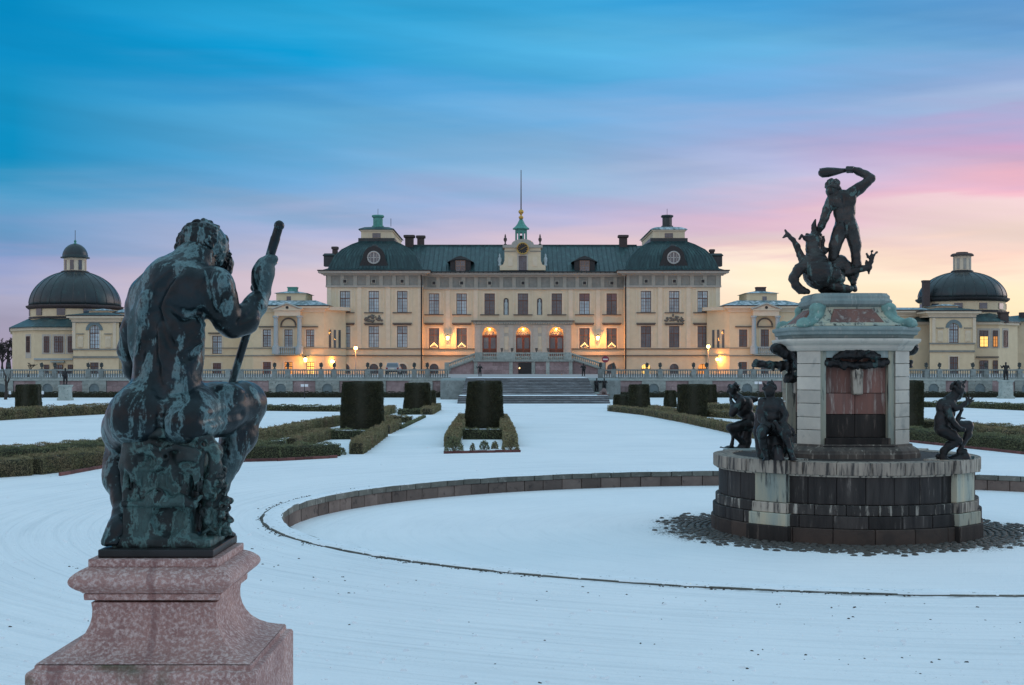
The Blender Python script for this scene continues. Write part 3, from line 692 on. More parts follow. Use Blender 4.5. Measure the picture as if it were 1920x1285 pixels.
MB().tube([(X(733,DP+12),DP+12,Z(425,DP+12)),(X(733,DP+12),DP+12,Z(410,DP+12))], .04, 5).build('weather_rod', M_black, main)
# --- clock gable
D = Dc-.6; c = X(980,D); gb = MB(); z0 = Z(507,D)
hw1 = X(1014,D)-c; hw0 = X(1023,D)-c; zt = Z(464,D)
arc = [(c+hw1*.62*math.cos(math.pi*i/12), zt+.35*1+ .75*math.sin(math.pi*i/12)) for i in range(13)]
wnd = X(987.5,D)-c
for s in (-1,1): gb.prism_y([(c+s*wnd,z0),(c+s*hw0,z0),(c+s*hw0,z0+.6),(c+s*hw1*1.08,z0+.75),(c+s*hw1,z0+1.3),(c+s*hw1,zt),(c+s*wnd,zt)], D, D+4)
gb.prism_y([(c-wnd,Z(480,D)),(c+wnd,Z(480,D)),(c+wnd,zt),(c-wnd,zt)], D+.001, D+3.99)
gab = gb.build('clock_gable', M_plaster, main)
MB().prism_y([(c-hw1*.64,zt+.3)]+list(reversed(arc))+[(c+hw1*.64,zt+.3)], D-.1, D+4).build('pediment', M_cornice, gab)
cn = MB(); cn.box(c-hw1-.25, c+hw1+.25, D-.25, D+4, zt-.05, zt+.3); cn.build('gable_cornice', M_cornice, gab)
cn = MB(); cn.box(c-hw1-.02, c-.95, D-.12, D, Z(472,D), Z(470.5,D)).box(c+.95, c+hw1+.02, D-.12, D, Z(472,D), Z(470.5,D)); cn.build('band', M_frieze, gab)
for s in (-1,1): MB().box(c+s*hw1*.68-.3, c+s*hw1*.68+.3, D-.06, D-.003, Z(499,D), Z(482,D)).build('gable_panel', M_trim, gab)
window(gab, c, z0, Z(480,D), wnd*2, D, M_glassD, bars=(2,3), tr=.6, wood=mat('grey_window_wood', (.16,.15,.18), (.12,.11,.14), 6, .6))
fr = MB(); fr.box(c-wnd-.18,c-wnd,D-.08,D,z0,Z(480,D)+.2).box(c+wnd,c+wnd+.18,D-.08,D,z0,Z(480,D)+.2).box(c-wnd,c+wnd,D-.08,D,Z(480,D),Z(480,D)+.2); fr.build('window_surround', M_portal, gab)
zk = Z(466.5,D); ck = MB(); ck.prism_y([(c+.74*math.cos(t), zk+.74*math.sin(t)) for t in np.linspace(0,2*math.pi,33)[:-1]], D-.34, D-.2); clk = ck.build('clock_face', M_black, gab)
rm = MB(); rm.tube([(c+.74*math.cos(t), D-.33, zk+.74*math.sin(t)) for t in np.linspace(0,2*math.pi,33)], .075, 6, cap=False); rm.build('clock_rim', M_gold, clk)
for k in range(12):
    a = math.pi*k/6; h = MB(); h.tube([(c+.50*math.sin(a), D-.35, zk+.50*math.cos(a)), (c+.66*math.sin(a), D-.35, zk+.66*math.cos(a))], .03, 4); h.build('hour_mark', M_gold, clk)
for a, l, r in ((math.radians(242),.36,.045),(math.radians(54),.56,.035)):
    MB().tube([(c-.1*math.sin(a), D-.38, zk-.1*math.cos(a)), (c+l*math.sin(a), D-.38, zk+l*math.cos(a))], [r, r*.6], 4).build('clock_hand', M_gold, clk)
for s in (-1,1):
    MB().lathe((c+s*hw1*.96, D+.3, zt+.3), [(.2,0),(.2,.15),(.09,.2),(.09,.4),(.24,.7),(.2,.95),(.08,1.05),(.12,1.15),(.05,1.45),(.01,1.5)], 8).build('finial', M_chim, gab, smooth=True)
    MB().lathe((c+s*hw0*1.0, D+.5, z0+.55), [(.22,0),(.22,.3),(.12,.35),(.26,.8),(.22,1.1),(.1,1.25),(.14,1.5),(.02,1.7)], 8).build('gable_statue', M_bluecol, gab, smooth=True)
# bell cupola, crown, flagstaff
yc = D+2.2; zc0 = zt+.9; cc = X(977,yc)
cp = MB()
for k in range(8):
    a = math.pi/8+k*math.pi/4; cp.box(cc+.72*math.cos(a)-.12, cc+.72*math.cos(a)+.12, yc+.72*math.sin(a)-.12, yc+.72*math.sin(a)+.12, zc0, zc0+1.65)
cup = cp.build('cupola_posts', M_copper, main)
MB().lathe((cc,yc,zc0-.5), [(.95,0),(.95,.5),(.8,.62)], 8, a0=math.pi/8).build('cupola_base', M_copper, cup); MB().lathe((cc,yc,zc0+.3), [(.3,0),(.28,.2),(.18,.5),(.05,.6)], 10).build('bell', M_black, cup)
MB().lathe((cc,yc,zc0+1.2), [(.82,0),(.82,.45),(1.18,.5),(1.2,.58),(.85,.85),(.55,1.2),(.36,1.6),(.26,1.72),(.3,1.8),(.12,1.85)], 8, a0=math.pi/8).build('cupola_roof', M_copper, cup)
zz = zc0+3.0; MB().lathe((cc,yc,zz), [(.12,0),(.3,.18),(.34,.38),(.18,.5),(.1,.6),(.14,.7),(.34,.95),(.36,1.15),(.2,1.32),(.06,1.4)], 10).build('gilt_crown', M_gold, cup, smooth=True)
MB().tube([(cc,yc,zz+1.2),(cc,yc,Z(319,yc))], [.085,.05], 6).build('flagstaff', M_black, cup)
# --- double outer staircase below the portal
D = 172.0; es = thing('entrance_staircase', 'double outdoor staircase of red stone below the three portals', 'stairs', (X(981,D), D, ZT))
zl = Z(675,D); x0, x1 = X(890,D), X(1072,D)
MB().box(x0, x1, D, Dc-.5, ZT-.05, zl-.22).build('base', M_pinkwall, es); MB().box(x0-.2, x1+.2, D-.25, Dc-.5, zl-.22, zl+.05).build('platform', M_greystone, es)
ashl = [(x0, X(958,D)), (X(1004,D), x1)]
for a, b in ashl: ashlar((es,'stone_block'), a, b, ZT, zl-.24, D-.03, M_pinkwall, 4, .55, .05)
for p in (892, 958, 1000, 1027, 1070): MB().box(X(p,D)-.22, X(p,D)+.22, D-.12, D+.02, ZT, zl-.23).build('pier', M_greystone, es)
MB().box(X(972,D), X(998,D), D-.10, D-.06, ZT, Z(680.5,D)).build('doorway', M_black, es)
for s, xa, xb in ((-1, x0, X(838,D)), (1, x1, X(1131,D))):
    mb = MB(); ps = [(xa,ZT-.05),(xb,ZT-.05),(xb,Z(694,D)),(xa,zl)]; mb.prism_y(ps, D+.3, D+3.5); mb.build('flight', M_pinkwall, es)
    n = 12
    for i in range(n):
        xx0 = xb+(xa-xb)*i/n; xx1 = xb+(xa-xb)*(i+1)/n; zt_ = Z(694,D)+(zl-Z(694,D))*(i+1)/n; MB().box(min(xx0,xx1), max(xx0,xx1), D+.5, D+3.3, zt_-.12, zt_).build('step', M_step, es)
    rl = MB(); rl.tube([(xa,D+.15,zl+.75),(xb,D+.15,Z(694,D)+.75)], .13, 6); rl.tube([(xa,D+.15,zl+.1),(xb,D+.15,Z(694,D)+.1)], .16, 6); rl.build('sloping_rail', M_greystone, es)
    bl = MB()
    for i in range(1,16):
        t = i/16; bl.lathe((xa+(xb-xa)*t, D+.15, zl+(Z(694,D)-zl)*t), [(.09,0),(.12,.25),(.06,.5),(.09,.72)], 6)
    o = bl.build('balusters', M_greystone, es); o['kind'] = 'stuff'
    MB().box(xb-.3, xb+.3, D-.1, D+.45, ZT, Z(694,D)+.95).build('newel', M_greystone, es)
MB().box(x0, x1, D-.1, D+.15, zl+.78, zl+.92).build('hand_rail', M_greystone, es)
for a, b in ((890,904),(932,966),(996,1028),(1058,1072)): MB().box(X(a,D), X(b,D), D-.14, D+.19, zl+.052, zl+.95).build('parapet', M_greystone, es)
bl = MB()
for a, b in ((904,932),(966,996),(1028,1058)):
    for i in range(8): bl.lathe((X(a+(b-a)*(i+.5)/8,D), D+.02, zl+.05), [(.09,0),(.12,.25),(.06,.5),(.09,.73)], 6)
o = bl.build('balusters', M_greystone, es); o['kind'] = 'stuff'
for cx in (941,960,1006,1028): MB().lathe((X(cx,D), D+.02, zl+.96), [(.1,0),(.06,.08),(.14,.2),(.18,.45),(.2,.5),(.16,.53)], 8).build('vase', M_hood, es)
# ------------------------------------------------------------------ garden pavilions, link wings, domed buildings
def front(root, D, xa, xb, ytop, wins, extra=(), yb=YB):
    """yellow front with windows: wins = (cx, w, y0, y1, glass, hood)"""
    ops = [(X(c-w/2,D), X(c+w/2,D), Z(y1,D), Z(y0,D)) for c,w,y0,y1,g,h in wins]
    mb = MB(); wall(mb, X(xa,D), X(xb,D), Z(yb,D), Z(ytop,D), D, ops)
    w_ = mb.build('wall', M_wing, root); MB().box(X(xa+2,D), X(xb-2,D), D+.55, D+.65, Z(yb,D), Z(ytop+1,D)).build('inner_wall', M_glassD, root)
    for c,w,y0,y1,g,h in wins:
        window(root, X(c,D), Z(y1,D), Z(y0,D), X(c+w/2,D)-X(c-w/2,D), D, g, bars=(1,3) if y1-y0 < 22 else (2,4))
        s_, e, z0, z1 = X(c-w/2,D), X(c+w/2,D), Z(y1,D), Z(y0,D)
        MB().prism_y([(s_-.2,z0),(s_,z0),(s_,z1),(e,z1),(e,z0),(e+.2,z0),(e+.2,z1+.18),(s_-.2,z1+.18)], D-.04, D).build('architrave', M_trim, root)
        if h: MB().box(s_-.5, e+.5, D-.28, D, Z(y0-4,D), Z(y0-6.2,D)).build('hood', M_hood, root)
    return w_
def strings(root, D, xa, xb, ys):
    for a, b in ys: MB().box(X(xa,D)-.05, X(xb,D)+.05, D-.15, D, Z(b,D), Z(a,D)).build('string_course', M_frieze, root)
def eaves(root, D, xa, xb, y, dep=10, m=None):
    zt = Z(y,D); c = MB()
    for o1, za, zb in ((.2,-.75,-.45),(.4,-.45,-.25),(.7,-.25,0)): c.box(X(xa,D)-o1, X(xb,D)+o1, D-o1, D+dep, zt+za, zt+zb)
    c.build('cornice', M_trim, root); MB().box(X(xa,D)-.78, X(xb,D)+.78, D-.78, D+dep, zt, zt+.12).build('gutter', M_black, root)
def garden_pav(cx, mir, lab, glow):
    D = 176.0; t = thing('garden_wing', lab, 'building', (X(cx,D), D, ZT)); m = -1 if mir else 1
    xa, xb = cx-66, cx+66
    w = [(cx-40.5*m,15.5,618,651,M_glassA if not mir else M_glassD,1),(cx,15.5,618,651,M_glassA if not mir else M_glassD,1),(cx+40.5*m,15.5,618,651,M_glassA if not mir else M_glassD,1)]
    w += [(cx-40.5*m,15,679,YB-.5,M_glassR,0),(cx,15,679,YB-.5,M_glassO if glow else M_glassD,0),(cx+41*m,15,679,YB-.5,M_glassL if glow else M_glassD,0)]
    front(t, D, xa, xb, 577, w); strings(t, D, xa, xb, ((652,653.6),(666,668)))
    eaves(t, D, xa, xb, 574.5)
    # canted flank towards the main block
    for s in (-1,1):
        x0 = X(cx+66*s,D); x1 = x0+s*2.4; d1 = D+3.4
        Mx = Matrix.Translation((x0,D,0)) @ Matrix.Rotation(math.atan2(3.4, s*2.4) if s>0 else math.atan2(3.4,2.4*s)+math.pi, 4, 'Z')
        L_ = math.hypot(2.4,3.4); mb = MB(); mb.quad((x0,D,Z(YB,D)),(x1,d1,Z(YB,D)),(x1,d1,Z(577,D)),(x0,D,Z(577,D)))
        mb.quad((x1,d1,Z(YB,D)),(x1,D+12,Z(YB,D)),(x1,D+12,Z(577,D)),(x1,d1,Z(577,D))); mb.build('canted_wall', M_wing, t)
        if s == m:
            for k in (.28,.5,.72):
                g = MB(); px, py = x0+(x1-x0)*k, D+3.4*k; nx, ny = (3.4*s/L_, -2.4/L_); tx, ty = (2.4*s/L_, 3.4/L_)
                q = [(px+tx*a+nx*.03, py+ty*a+ny*.03) for a in (-.22,.22)]; g.rings([[(x,y,z) for x,y in (q+[(a_-nx*.02,b_-ny*.02) for a_,b_ in reversed(q)])] for z in (Z(652,D),Z(618,D))])
                g.build('narrow_window', M_glassD, t)
        e = MB(); e.rings([[(x0,D-.1,z),(x1+s*.6,d1-.6,z),(x1+s*.6,D+12,z),(x0,D+12,z)] for z in (Z(577,D)-.3,Z(574.5,D)-.02)]); e.build('cornice', M_trim, t)
        for ys in ((652,653.6),(666,668)):
            e = MB(); e.rings([[(x0,D-.12,z),(x1+s*.12,d1-.08,z),(x1,d1+.1,z),(x0,D+.1,z)] for z in (Z(ys[1],D),Z(ys[0],D))]); e.build('string_course', M_frieze, t)
    # pedimented balcony bay with two columns
    yp = D-1.0; c = X(cx,D); a, b = X(cx-24,D), X(cx+24,D)
    en = MB(); en.box(a, b, yp, D, Z(593,D), Z(583,D)).box(a-.15, b+.15, yp-.2, D, Z(583,D)+.003, Z(581,D)); en.build('entablature', M_trim, t)
    MB().prism_y([(a-.2,Z(581,D)+.005),(b+.2,Z(581,D)+.005),(c,Z(571,D))], yp-.1, D+2).build('pediment', M_trim, t)
    pm = MB(); pm.tube([(a-.3,yp-.2,Z(580.5,D)),(c,yp-.2,Z(570.3,D)),(b+.3,yp-.2,Z(580.5,D))], .14, 4); pm.build('raking_moulding', M_cornice, t)
    MB().prism_y([(c+.2*math.cos(q),Z(577.5,D)+.2*math.sin(q)) for q in np.linspace(0,6.28,9)[:-1]], yp-.14, yp-.08).build('oculus', M_black, t)
    for s in (-1,1):
        MB().lathe((X(cx+22*s,D), yp+.35, Z(664,D)), [(.5,0),(.5,.95),(.36,1.0),(.36,1.1),(.32,1.2),(.28,4.55),(.33,4.62),(.42,4.7),(.42,4.9)], 14).build('column', M_bluecol, t, smooth=False)
    ap = arch_pts(c, Z(611,D), 1.05, 12)+list(reversed(arch_pts(c, Z(611,D), .85, 12))); MB().prism_y(ap, D-.1, D-.003).build('blind_arch', M_hood, t)
    MB().box(a, b, yp-.1, D, Z(666,D), Z(664,D)).build('balcony_floor', M_greystone, t); MB().box(a+.4, b-.4, yp+.1, yp+.3, Z(652,D), Z(650.5,D)).build('balcony_rail', M_bluecol, t)
    bl = MB()
    for i in range(9): bl.lathe((a+.6+(b-a-1.2)*i/8, yp+.2, Z(664,D)), [(.06,0),(.1,.2),(.05,.5),(.08,.8)], 6)
    o = bl.build('balusters', M_bluecol, t); o['kind'] = 'stuff'
    # hipped roof with a low belvedere and chimney
    z0 = Z(574.5,D)+.12; xl_, xr_ = X(xa,D)-.8, X(xb,D)+.8
    r = MB(); r.rect([(xl_,xr_,D-.8,D+12,z0),(xl_+2.2,xr_-2.2,D+2.6,D+11,Z(563.5,D+2.6))]); r.build('roof', M_snowroof, t)
    Dl = D+2.7; la, lb = X(cx-23,Dl), X(cx+32*m if not mir else cx+23,Dl)
    if mir: la = X(cx-34,Dl)
    MB().box(la, lb, Dl, Dl+6, Z(567,Dl), Z(550,Dl)).build('belvedere', M_wing, t); MB().box(la-.06, lb+.06, Dl-.06, Dl+6, Z(567,Dl), Z(565,Dl)).build('flashing', M_black, t)
    MB().box(X(cx+.5*m-4,Dl), X(cx+.5*m+4,Dl), Dl-.05, Dl+.02, Z(563.5,Dl), Z(556,Dl)).build('attic_window', M_glassD, t)
    q = MB(); q.rect([(la-.3,lb+.3,Dl-.3,Dl+6.3,Z(550,Dl)),(la+1.4,lb-1.6,Dl+1.4,Dl+5,Z(546,Dl+1.4))]); q.build('belvedere_roof', M_snowroof, t)
    MB().sq((X(cx+8*m,Dl+2),Dl+2,Z(547.5,Dl+2)), [(.6,-.3),(.6,.45),(.66,.5),(.66,.62)]).build('chimney', M_copper if not mir else M_chim, t)
    return t
garden_pav(541, False, 'yellow pedimented pavilion with lit ground floor windows, left of the main palace', True)
garden_pav(1434, True, 'yellow pedimented pavilion partly behind the fountain, right of the main palace', False)
D = 183.0
lw = thing('link_wing', 'long low yellow wing behind the seated statue, joining dome and pavilion', 'building', (X(350,D), D, ZT))
ws = []
for i, c in enumerate((463,407,351,295,239)):
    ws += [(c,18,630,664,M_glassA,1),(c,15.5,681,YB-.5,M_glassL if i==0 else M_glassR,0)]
front(lw, D, 215, 482, 592, ws); strings(lw, D, 215, 482, ((652,653.6),(666,668))); eaves(lw, D, 215, 482, 588); 
r = MB(); r.rect([(X(212,D),X(486,D),D-.8,D+12,Z(588,D)+.12),(X(212,D),X(486,D),D+5,D+6,Z(580,D+5))]); r.build('roof', M_snowroof, lw)
rw = thing('link_wing', 'long low yellow wing right of the fountain, joining pavilion and dark dome', 'building', (X(1640,D), D, ZT))
ws = []
for c in (1720,1664,1608,1552): ws += [(c,16,622,656,M_glassD,1),(c,15,676,YB-.5,M_glassD,0)]
front(rw, D, 1490, 1746, 587, ws); strings(rw, D, 1490, 1746, ((655.5,657),(661,663))); eaves(rw, D, 1490, 1746, 583)
r = MB(); r.rect([(X(1488,D),X(1748,D),D-.8,D+12,Z(583,D)+.12),(X(1488,D),X(1748,D),D+5,D+6,Z(577,D+5))]); r.build('roof', M_snowroof, rw)
for c in (1720,1664):
    ap = arch_pts(X(c,D), Z(617,D), 1.0, 12)+list(reversed(arch_pts(X(c,D), Z(617,D), .8, 12))); MB().prism_y(ap, D-.1, D-.003).build('blind_arch', M_trim, rw)
MB().tube([(X(1743,D),D-.3,Z(584,D)),(X(1743,D),D-.3,Z(YB,D))], .1, 6).build('drain_pipe', M_black, rw); MB().tube([(X(222,D-3),D-3.3,Z(594,D)),(X(222,D-3),D-3.3,Z(YB,D))], .1, 6).build('drain_pipe', M_black, lw)
def dome_house(cx, cxp, pxa, pxb, pe, aw, oct_pts, oe, drum, dome, lan, lab, kind):
    D = 179.0; t = thing('domed_building', lab, 'building', (X(cx,190), 190, ZT))
    # projecting front pavilion with a tall arched window
    y0, y1, w = aw
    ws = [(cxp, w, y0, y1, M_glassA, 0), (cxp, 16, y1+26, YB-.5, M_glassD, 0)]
    front(t, D, pxa, pxb, pe+3, ws)
    MBa = MB(); c = X(cxp,D); hw = X(cxp+w/2,D)-c; zs = Z(y0+w/2,D)
    arch_fill(MBa, c, hw, zs, Z(y0,D)+.001, D-.02, D+.2); MBa.build('arch_head', M_wing, t)
    ap = arch_pts(c, zs, hw+.45, 12)+list(reversed(arch_pts(c, zs, hw+.03, 12))); MB().prism_y(ap, D-.09, D-.022).build('arch_moulding', M_niche, t)
    for s in (-1,1):
        o = MB().box(X(cxp+26*s-5,D), X(cxp+26*s+5,D), D-.1, D-.003, Z(y1-2,D), Z(y1-23,D)).build('blind_niche', M_trim, t)
        nn = X(cxp+26*s,D); MB().prism_y([(nn-.25,Z(y1-3,D)),(nn+.25,Z(y1-3,D))]+arch_pts(nn, Z(y1-16,D), .25, 8), D-.13, D-.098).build('recess', M_plaster, o)
        MB().box(X(cxp+26*s-7,D), X(cxp+26*s+7,D), D-.2, D-.002, Z(y1-27,D), Z(y1-28.5,D)).build('shelf', M_frieze, t)
        MB().box(X(cxp+38*s-3,D), X(cxp+38*s+3,D), D-.14, D-.003, Z(y1+.5,D), Z(pe+12,D)).build('pilaster', M_trim, t)
    strings(t, D, pxa, pxb, ((y1,y1+2.6),(y1+14,y1+17.5),(pe+11,pe+12.5))); eaves(t, D, pxa, pxb, pe, 9)
    r = MB(); r.rect([(X(pxa,D)-.8,X(pxb,D)+.8,D-.8,D+9,Z(pe,D)+.12),(X(pxa,D)+1.9,X(pxb,D)-1.9,D+2,D+8,Z(pe-7,D+2))]); r.build('roof', M_roof, t)
    a, b = X(cxp-13,D+2.4), X(cxp+37,D+2.4) if kind == 'L' else X(cxp+13,D+2.4)
    if kind == 'L': a = X(cxp-10,D+2.4); b = X(cxp+30,D+2.4)
    else: a = X(cxp-32,D+2.4); b = X(cxp+8,D+2.4)
    MB().box(a, b, D+2.4, D+8, Z(pe-5,D), Z(pe-12,D)).build('roof_attic', M_plaster, t); q = MB(); q.rect([(a-.3,b+.3,D+2.1,D+8.3,Z(pe-12,D)),(a+1.3,b-1.3,D+3.6,D+7,Z(pe-16,D))]); q.build('attic_roof', M_snowroof, t)
    # polygonal lower storey
    mb = MB(); zt = Z(oe+2,D); P = [(X(p,d), d) for p, d in oct_pts]
    mb.prism_z(P, ZT-.05, zt); mb.build('lower_wall', M_wing, t)
    cen = Vector((sum(p[0] for p in P)/len(P), sum(p[1] for p in P)/len(P)))
    def scl(k): return [(cen.x+(x-cen.x)*k, cen.y+(y-cen.y)*k) for x, y in P]
    cz = MB(); cz.prism_z(scl(1.03), zt-.1, zt+.25); cz.build('lower_cornice', M_trim, t)
    lr = MB(); z1 = Z(drum[2],190); lr.rings([[(x,y,zt+.25) for x,y in scl(1.05)],[(x,y,zt+.37) for x,y in scl(1.05)],[(x,y,z1+.15) for x,y in scl(.72)]]); lr.build('lower_roof', M_roof, t)
    Dd = 190.0; cc = X(cx,Dd); R = X(drum[1],Dd)-cc
    MB().lathe((cc,Dd,Z(drum[2]+14,Dd)), [(R,0),(R,Z(drum[3],Dd)-Z(drum[2]+14,Dd))], 32).build('drum', M_wing, t)
    MB().lathe((cc,Dd,0), [(R*1.02,Z(drum[2]+1,Dd)),(R*1.02,Z(drum[2]-3,Dd))], 32).build('drum_skirt', M_black, t)
    for k in range(-3,4):
        a_ = math.radians(-90+k*33+drum[4]); x, y = cc+R*math.cos(a_), Dd+R*math.sin(a_)
        o = MB().box(-.55,.55,-.08,.05,Z(drum[2]-5,Dd),Z(drum[3]+4.5,Dd)); me = o.mesh('drum_window'); me.materials.append(M_glassD)
        link('drum_window', me, None, t, (x,y,0), a_+math.pi/2)
    Rd = X(dome[0],Dd)-cc; zb = Z(dome[1],Dd); H = Z(dome[2],Dd)-zb; rt = X(lan[0],Dd)-cc
    MB().lathe((cc,Dd,zb), [(Rd*1.0,-.35),(Rd*1.05,-.1),(Rd*1.06,.1),(Rd*1.0,.2)], 40).build('dome_eaves', M_black if kind=='R' else M_chim, t)
    tmax = math.acos(min(1,rt*.95/Rd)); prof_ = [(Rd*math.cos(tmax*i/14)*(1 if i else .995), .2+(H-.2)*math.sin(tmax*i/14)/math.sin(tmax)) for i in range(15)]
    dm = MB().lathe((cc,Dd,zb), prof_, 48).build('dome', M_roofdark, t, smooth=True)
    rb = MB()
    for k in range(24):
        a_ = 2*math.pi*k/24; rb.tube([(cc+r_*1.001*math.cos(a_), Dd+r_*1.001*math.sin(a_), zb+z_) for r_, z_ in prof_], .045, 4)
    o = rb.build('dome_ribs', M_roofdark, dm); o['kind'] = 'stuff'
    zl0, zl1 = Z(lan[1],Dd), Z(lan[2],Dd)
    ln = MB().lathe((cc,Dd,zl0), [(rt*.86,0),(rt*.86,zl1-zl0)], 8, a0=math.pi/8).build('lantern', M_trim, t)
    MB().lathe((cc,Dd,zl0), [(rt*1.08,-.35),(rt*1.08,0),(rt*.95,.12)], 16).build('lantern_base', M_black, ln)
    for k in range(8):
        a_ = k*math.pi/4; x, y = cc+rt*.80*math.cos(a_), Dd+rt*.80*math.sin(a_); h = zl1-zl0
        me = MB().box(-rt*.14,rt*.14,-.05,.05,h*.12,h*.82).mesh('lantern_window'); me.materials.append(M_glassD if kind=='L' else M_cornice); link('lantern_window', me, None, ln, (x,y,zl0), a_+math.pi/2)
    if kind == 'L':
        pr = [(rt*1.1,-.05),(rt*1.1,.1)]+[(rt*.98*math.cos(math.pi/2*i/8), .1+(Z(lan[3],Dd)-zl1-.1)*math.sin(math.pi/2*i/8)) for i in range(8)]+[(.05,Z(lan[3],Dd)-zl1)]
        MB().lathe((cc,Dd,zl1), pr, 20).build('lantern_cap', M_roofdark, ln, smooth=True); zq = Z(lan[3],Dd); MB().lathe((cc,Dd,zq-.05), [(.3,0),(.12,.2),(.2,.35),(.06,.6)], 8).build('knob', M_copper, ln); MB().tube([(cc,Dd,zq+.3),(cc,Dd,Z(432,Dd))], .04, 5).build('spike', M_black, ln)
    else:
        MB().lathe((cc,Dd,zl1), [(rt*1.1,-.05),(rt*1.1,.12),(rt*.95,.3),(rt*.6,.34),(rt*.55,.5),(.1,.52)], 20).build('lantern_cap', M_chim, ln)
        MB().sq((X(1736,Dd-3),Dd-3,0), [(.44,Z(575,Dd-3)),(.44,Z(530,Dd-3)),(.5,Z(529,Dd-3)),(.5,Z(526,Dd-3))]).build('chimney', M_chim, t); MB().sq((X(1881,183),183,0), [(.55,Z(606,183)),(.55,Z(589,183)),(.62,Z(588,183)),(.62,Z(585,183))]).build('chimney', M_chim, t)
    return t
dl = dome_house(141, 177, 137.5, 223, 593, (610,654,19), [(64,181),(216,181),(258,186),(258,204),(216,209),(64,209),(23,204),(23,186)], 615, (57,222,599,577,0), (224,577,511), (165,510,484,457), 'domed yellow chapel with small windowed lantern and spike, far left', 'L')
D = 181-.02
for c, w in ((87.5,9.5),(110,16),(132,9)):
    window(dl, X(c,D), Z(661,D), Z(631,D), X(c+w/2,D)-X(c-w/2,D), D-.30, M_glassD, bars=(2,3)); MB().box(X(c-w/2-4,D), X(c+w/2+4,D), D-.02, D+.01, Z(664,D), Z(627,D)).build('window_surround', M_portal, dl)
    window(dl, X(c,D), Z(703,D), Z(684,D), X(c+w/2,D)-X(c-w/2,D), D-.30, M_glassD, bars=(1,2))
MB().box(X(64,D), X(137,D), D-.15, D+.01, Z(675,D), Z(672,D)).build('string_course', M_bluecol, dl); MB().box(X(96,D), X(122,D), D-.4, D, Z(680,D), Z(677,D)).build('hood', M_greystone, dl)
Ml = Matrix.Translation((X(64,181),181,0)) @ Matrix.Rotation(math.atan2(5, X(23,186)-X(64,181))+math.pi, 4, 'Z')
window(dl, -1.75, Z(661,183), Z(631,183), 1.0, -.30, M_glassD, bars=(2,3), M=Ml)
o = MB(); o.M = Ml; o.box(-2.6,-.9,-.03,.01,Z(672,183),Z(627,183)); o.build('window_surround', M_portal, dl)
dr = dome_house(1804, 1788.5, 1743, 1827, 584, (606,643,18), [(1712,182),(1872,182),(1908,186),(1908,204),(1872,209),(1712,209),(1690,204),(1690,186)], 604, (1730,1881,587,567,10), (1884,563,511), (1823,509,480,478), 'domed yellow building with flat-capped lantern and one lit window, far right', 'R')
D = 182-.02
for c, w, g in ((1844.5,16,M_glassL),(1866,9,M_glassO)):
    window(dr, X(c,D), Z(651,D), Z(620,D), X(c+w/2,D)-X(c-w/2,D), D-.30, [g, M_glassD], bars=(2,3), wood=mat('dark_window_wood', (.13,.08,.06), (.10,.06,.05), 6, .6)); MB().box(X(c-w/2-4,D), X(c+w/2+4,D), D-.02, D+.01, Z(653,D), Z(616,D)).build('window_surround', M_portal, dr)
    window(dr, X(c,D), Z(703,D), Z(676,D), X(c+w/2,D)-X(c-w/2,D), D-.30, M_glassD, bars=(1,2))
MB().box(X(1830,D), X(1872,D), D-.25, D+.01, Z(671,D), Z(668.5,D)).build('hood', M_hood, dr)
Mr = Matrix.Translation((X(1872,182),182,0)) @ Matrix.Rotation(math.atan2(4, X(1908,186)-X(1872,182)), 4, 'Z')
window(dr, 2.0, Z(651,184), Z(620,184), 1.1, -.30, M_glassD, bars=(2,3), M=Mr)
o = MB(); o.M = Mr; o.box(1.1,2.9,-.03,.01,Z(653,184),Z(616,184)); o.build('window_surround', M_portal, dr)
en = thing('yellow_outbuilding', 'edge of a yellow building beyond the right dome', 'building', (X(1925,196), 196, ZT))
MB().box(X(1908,196), X(1990,196), 196, 206, ZT, Z(603,196)).build('wall', M_plaster, en); r = MB(); r.rect([(X(1905,196),X(1993,196),195.4,206.6,Z(603,196)),(X(1925,196),X(1970,196),199,203,Z(590,196))]); r.build('roof', M_roof, en); MB().sq((X(1919,198),198,0), [(.5,Z(600,198)),(.5,Z(586,198))]).build('chimney', M_chim, en)
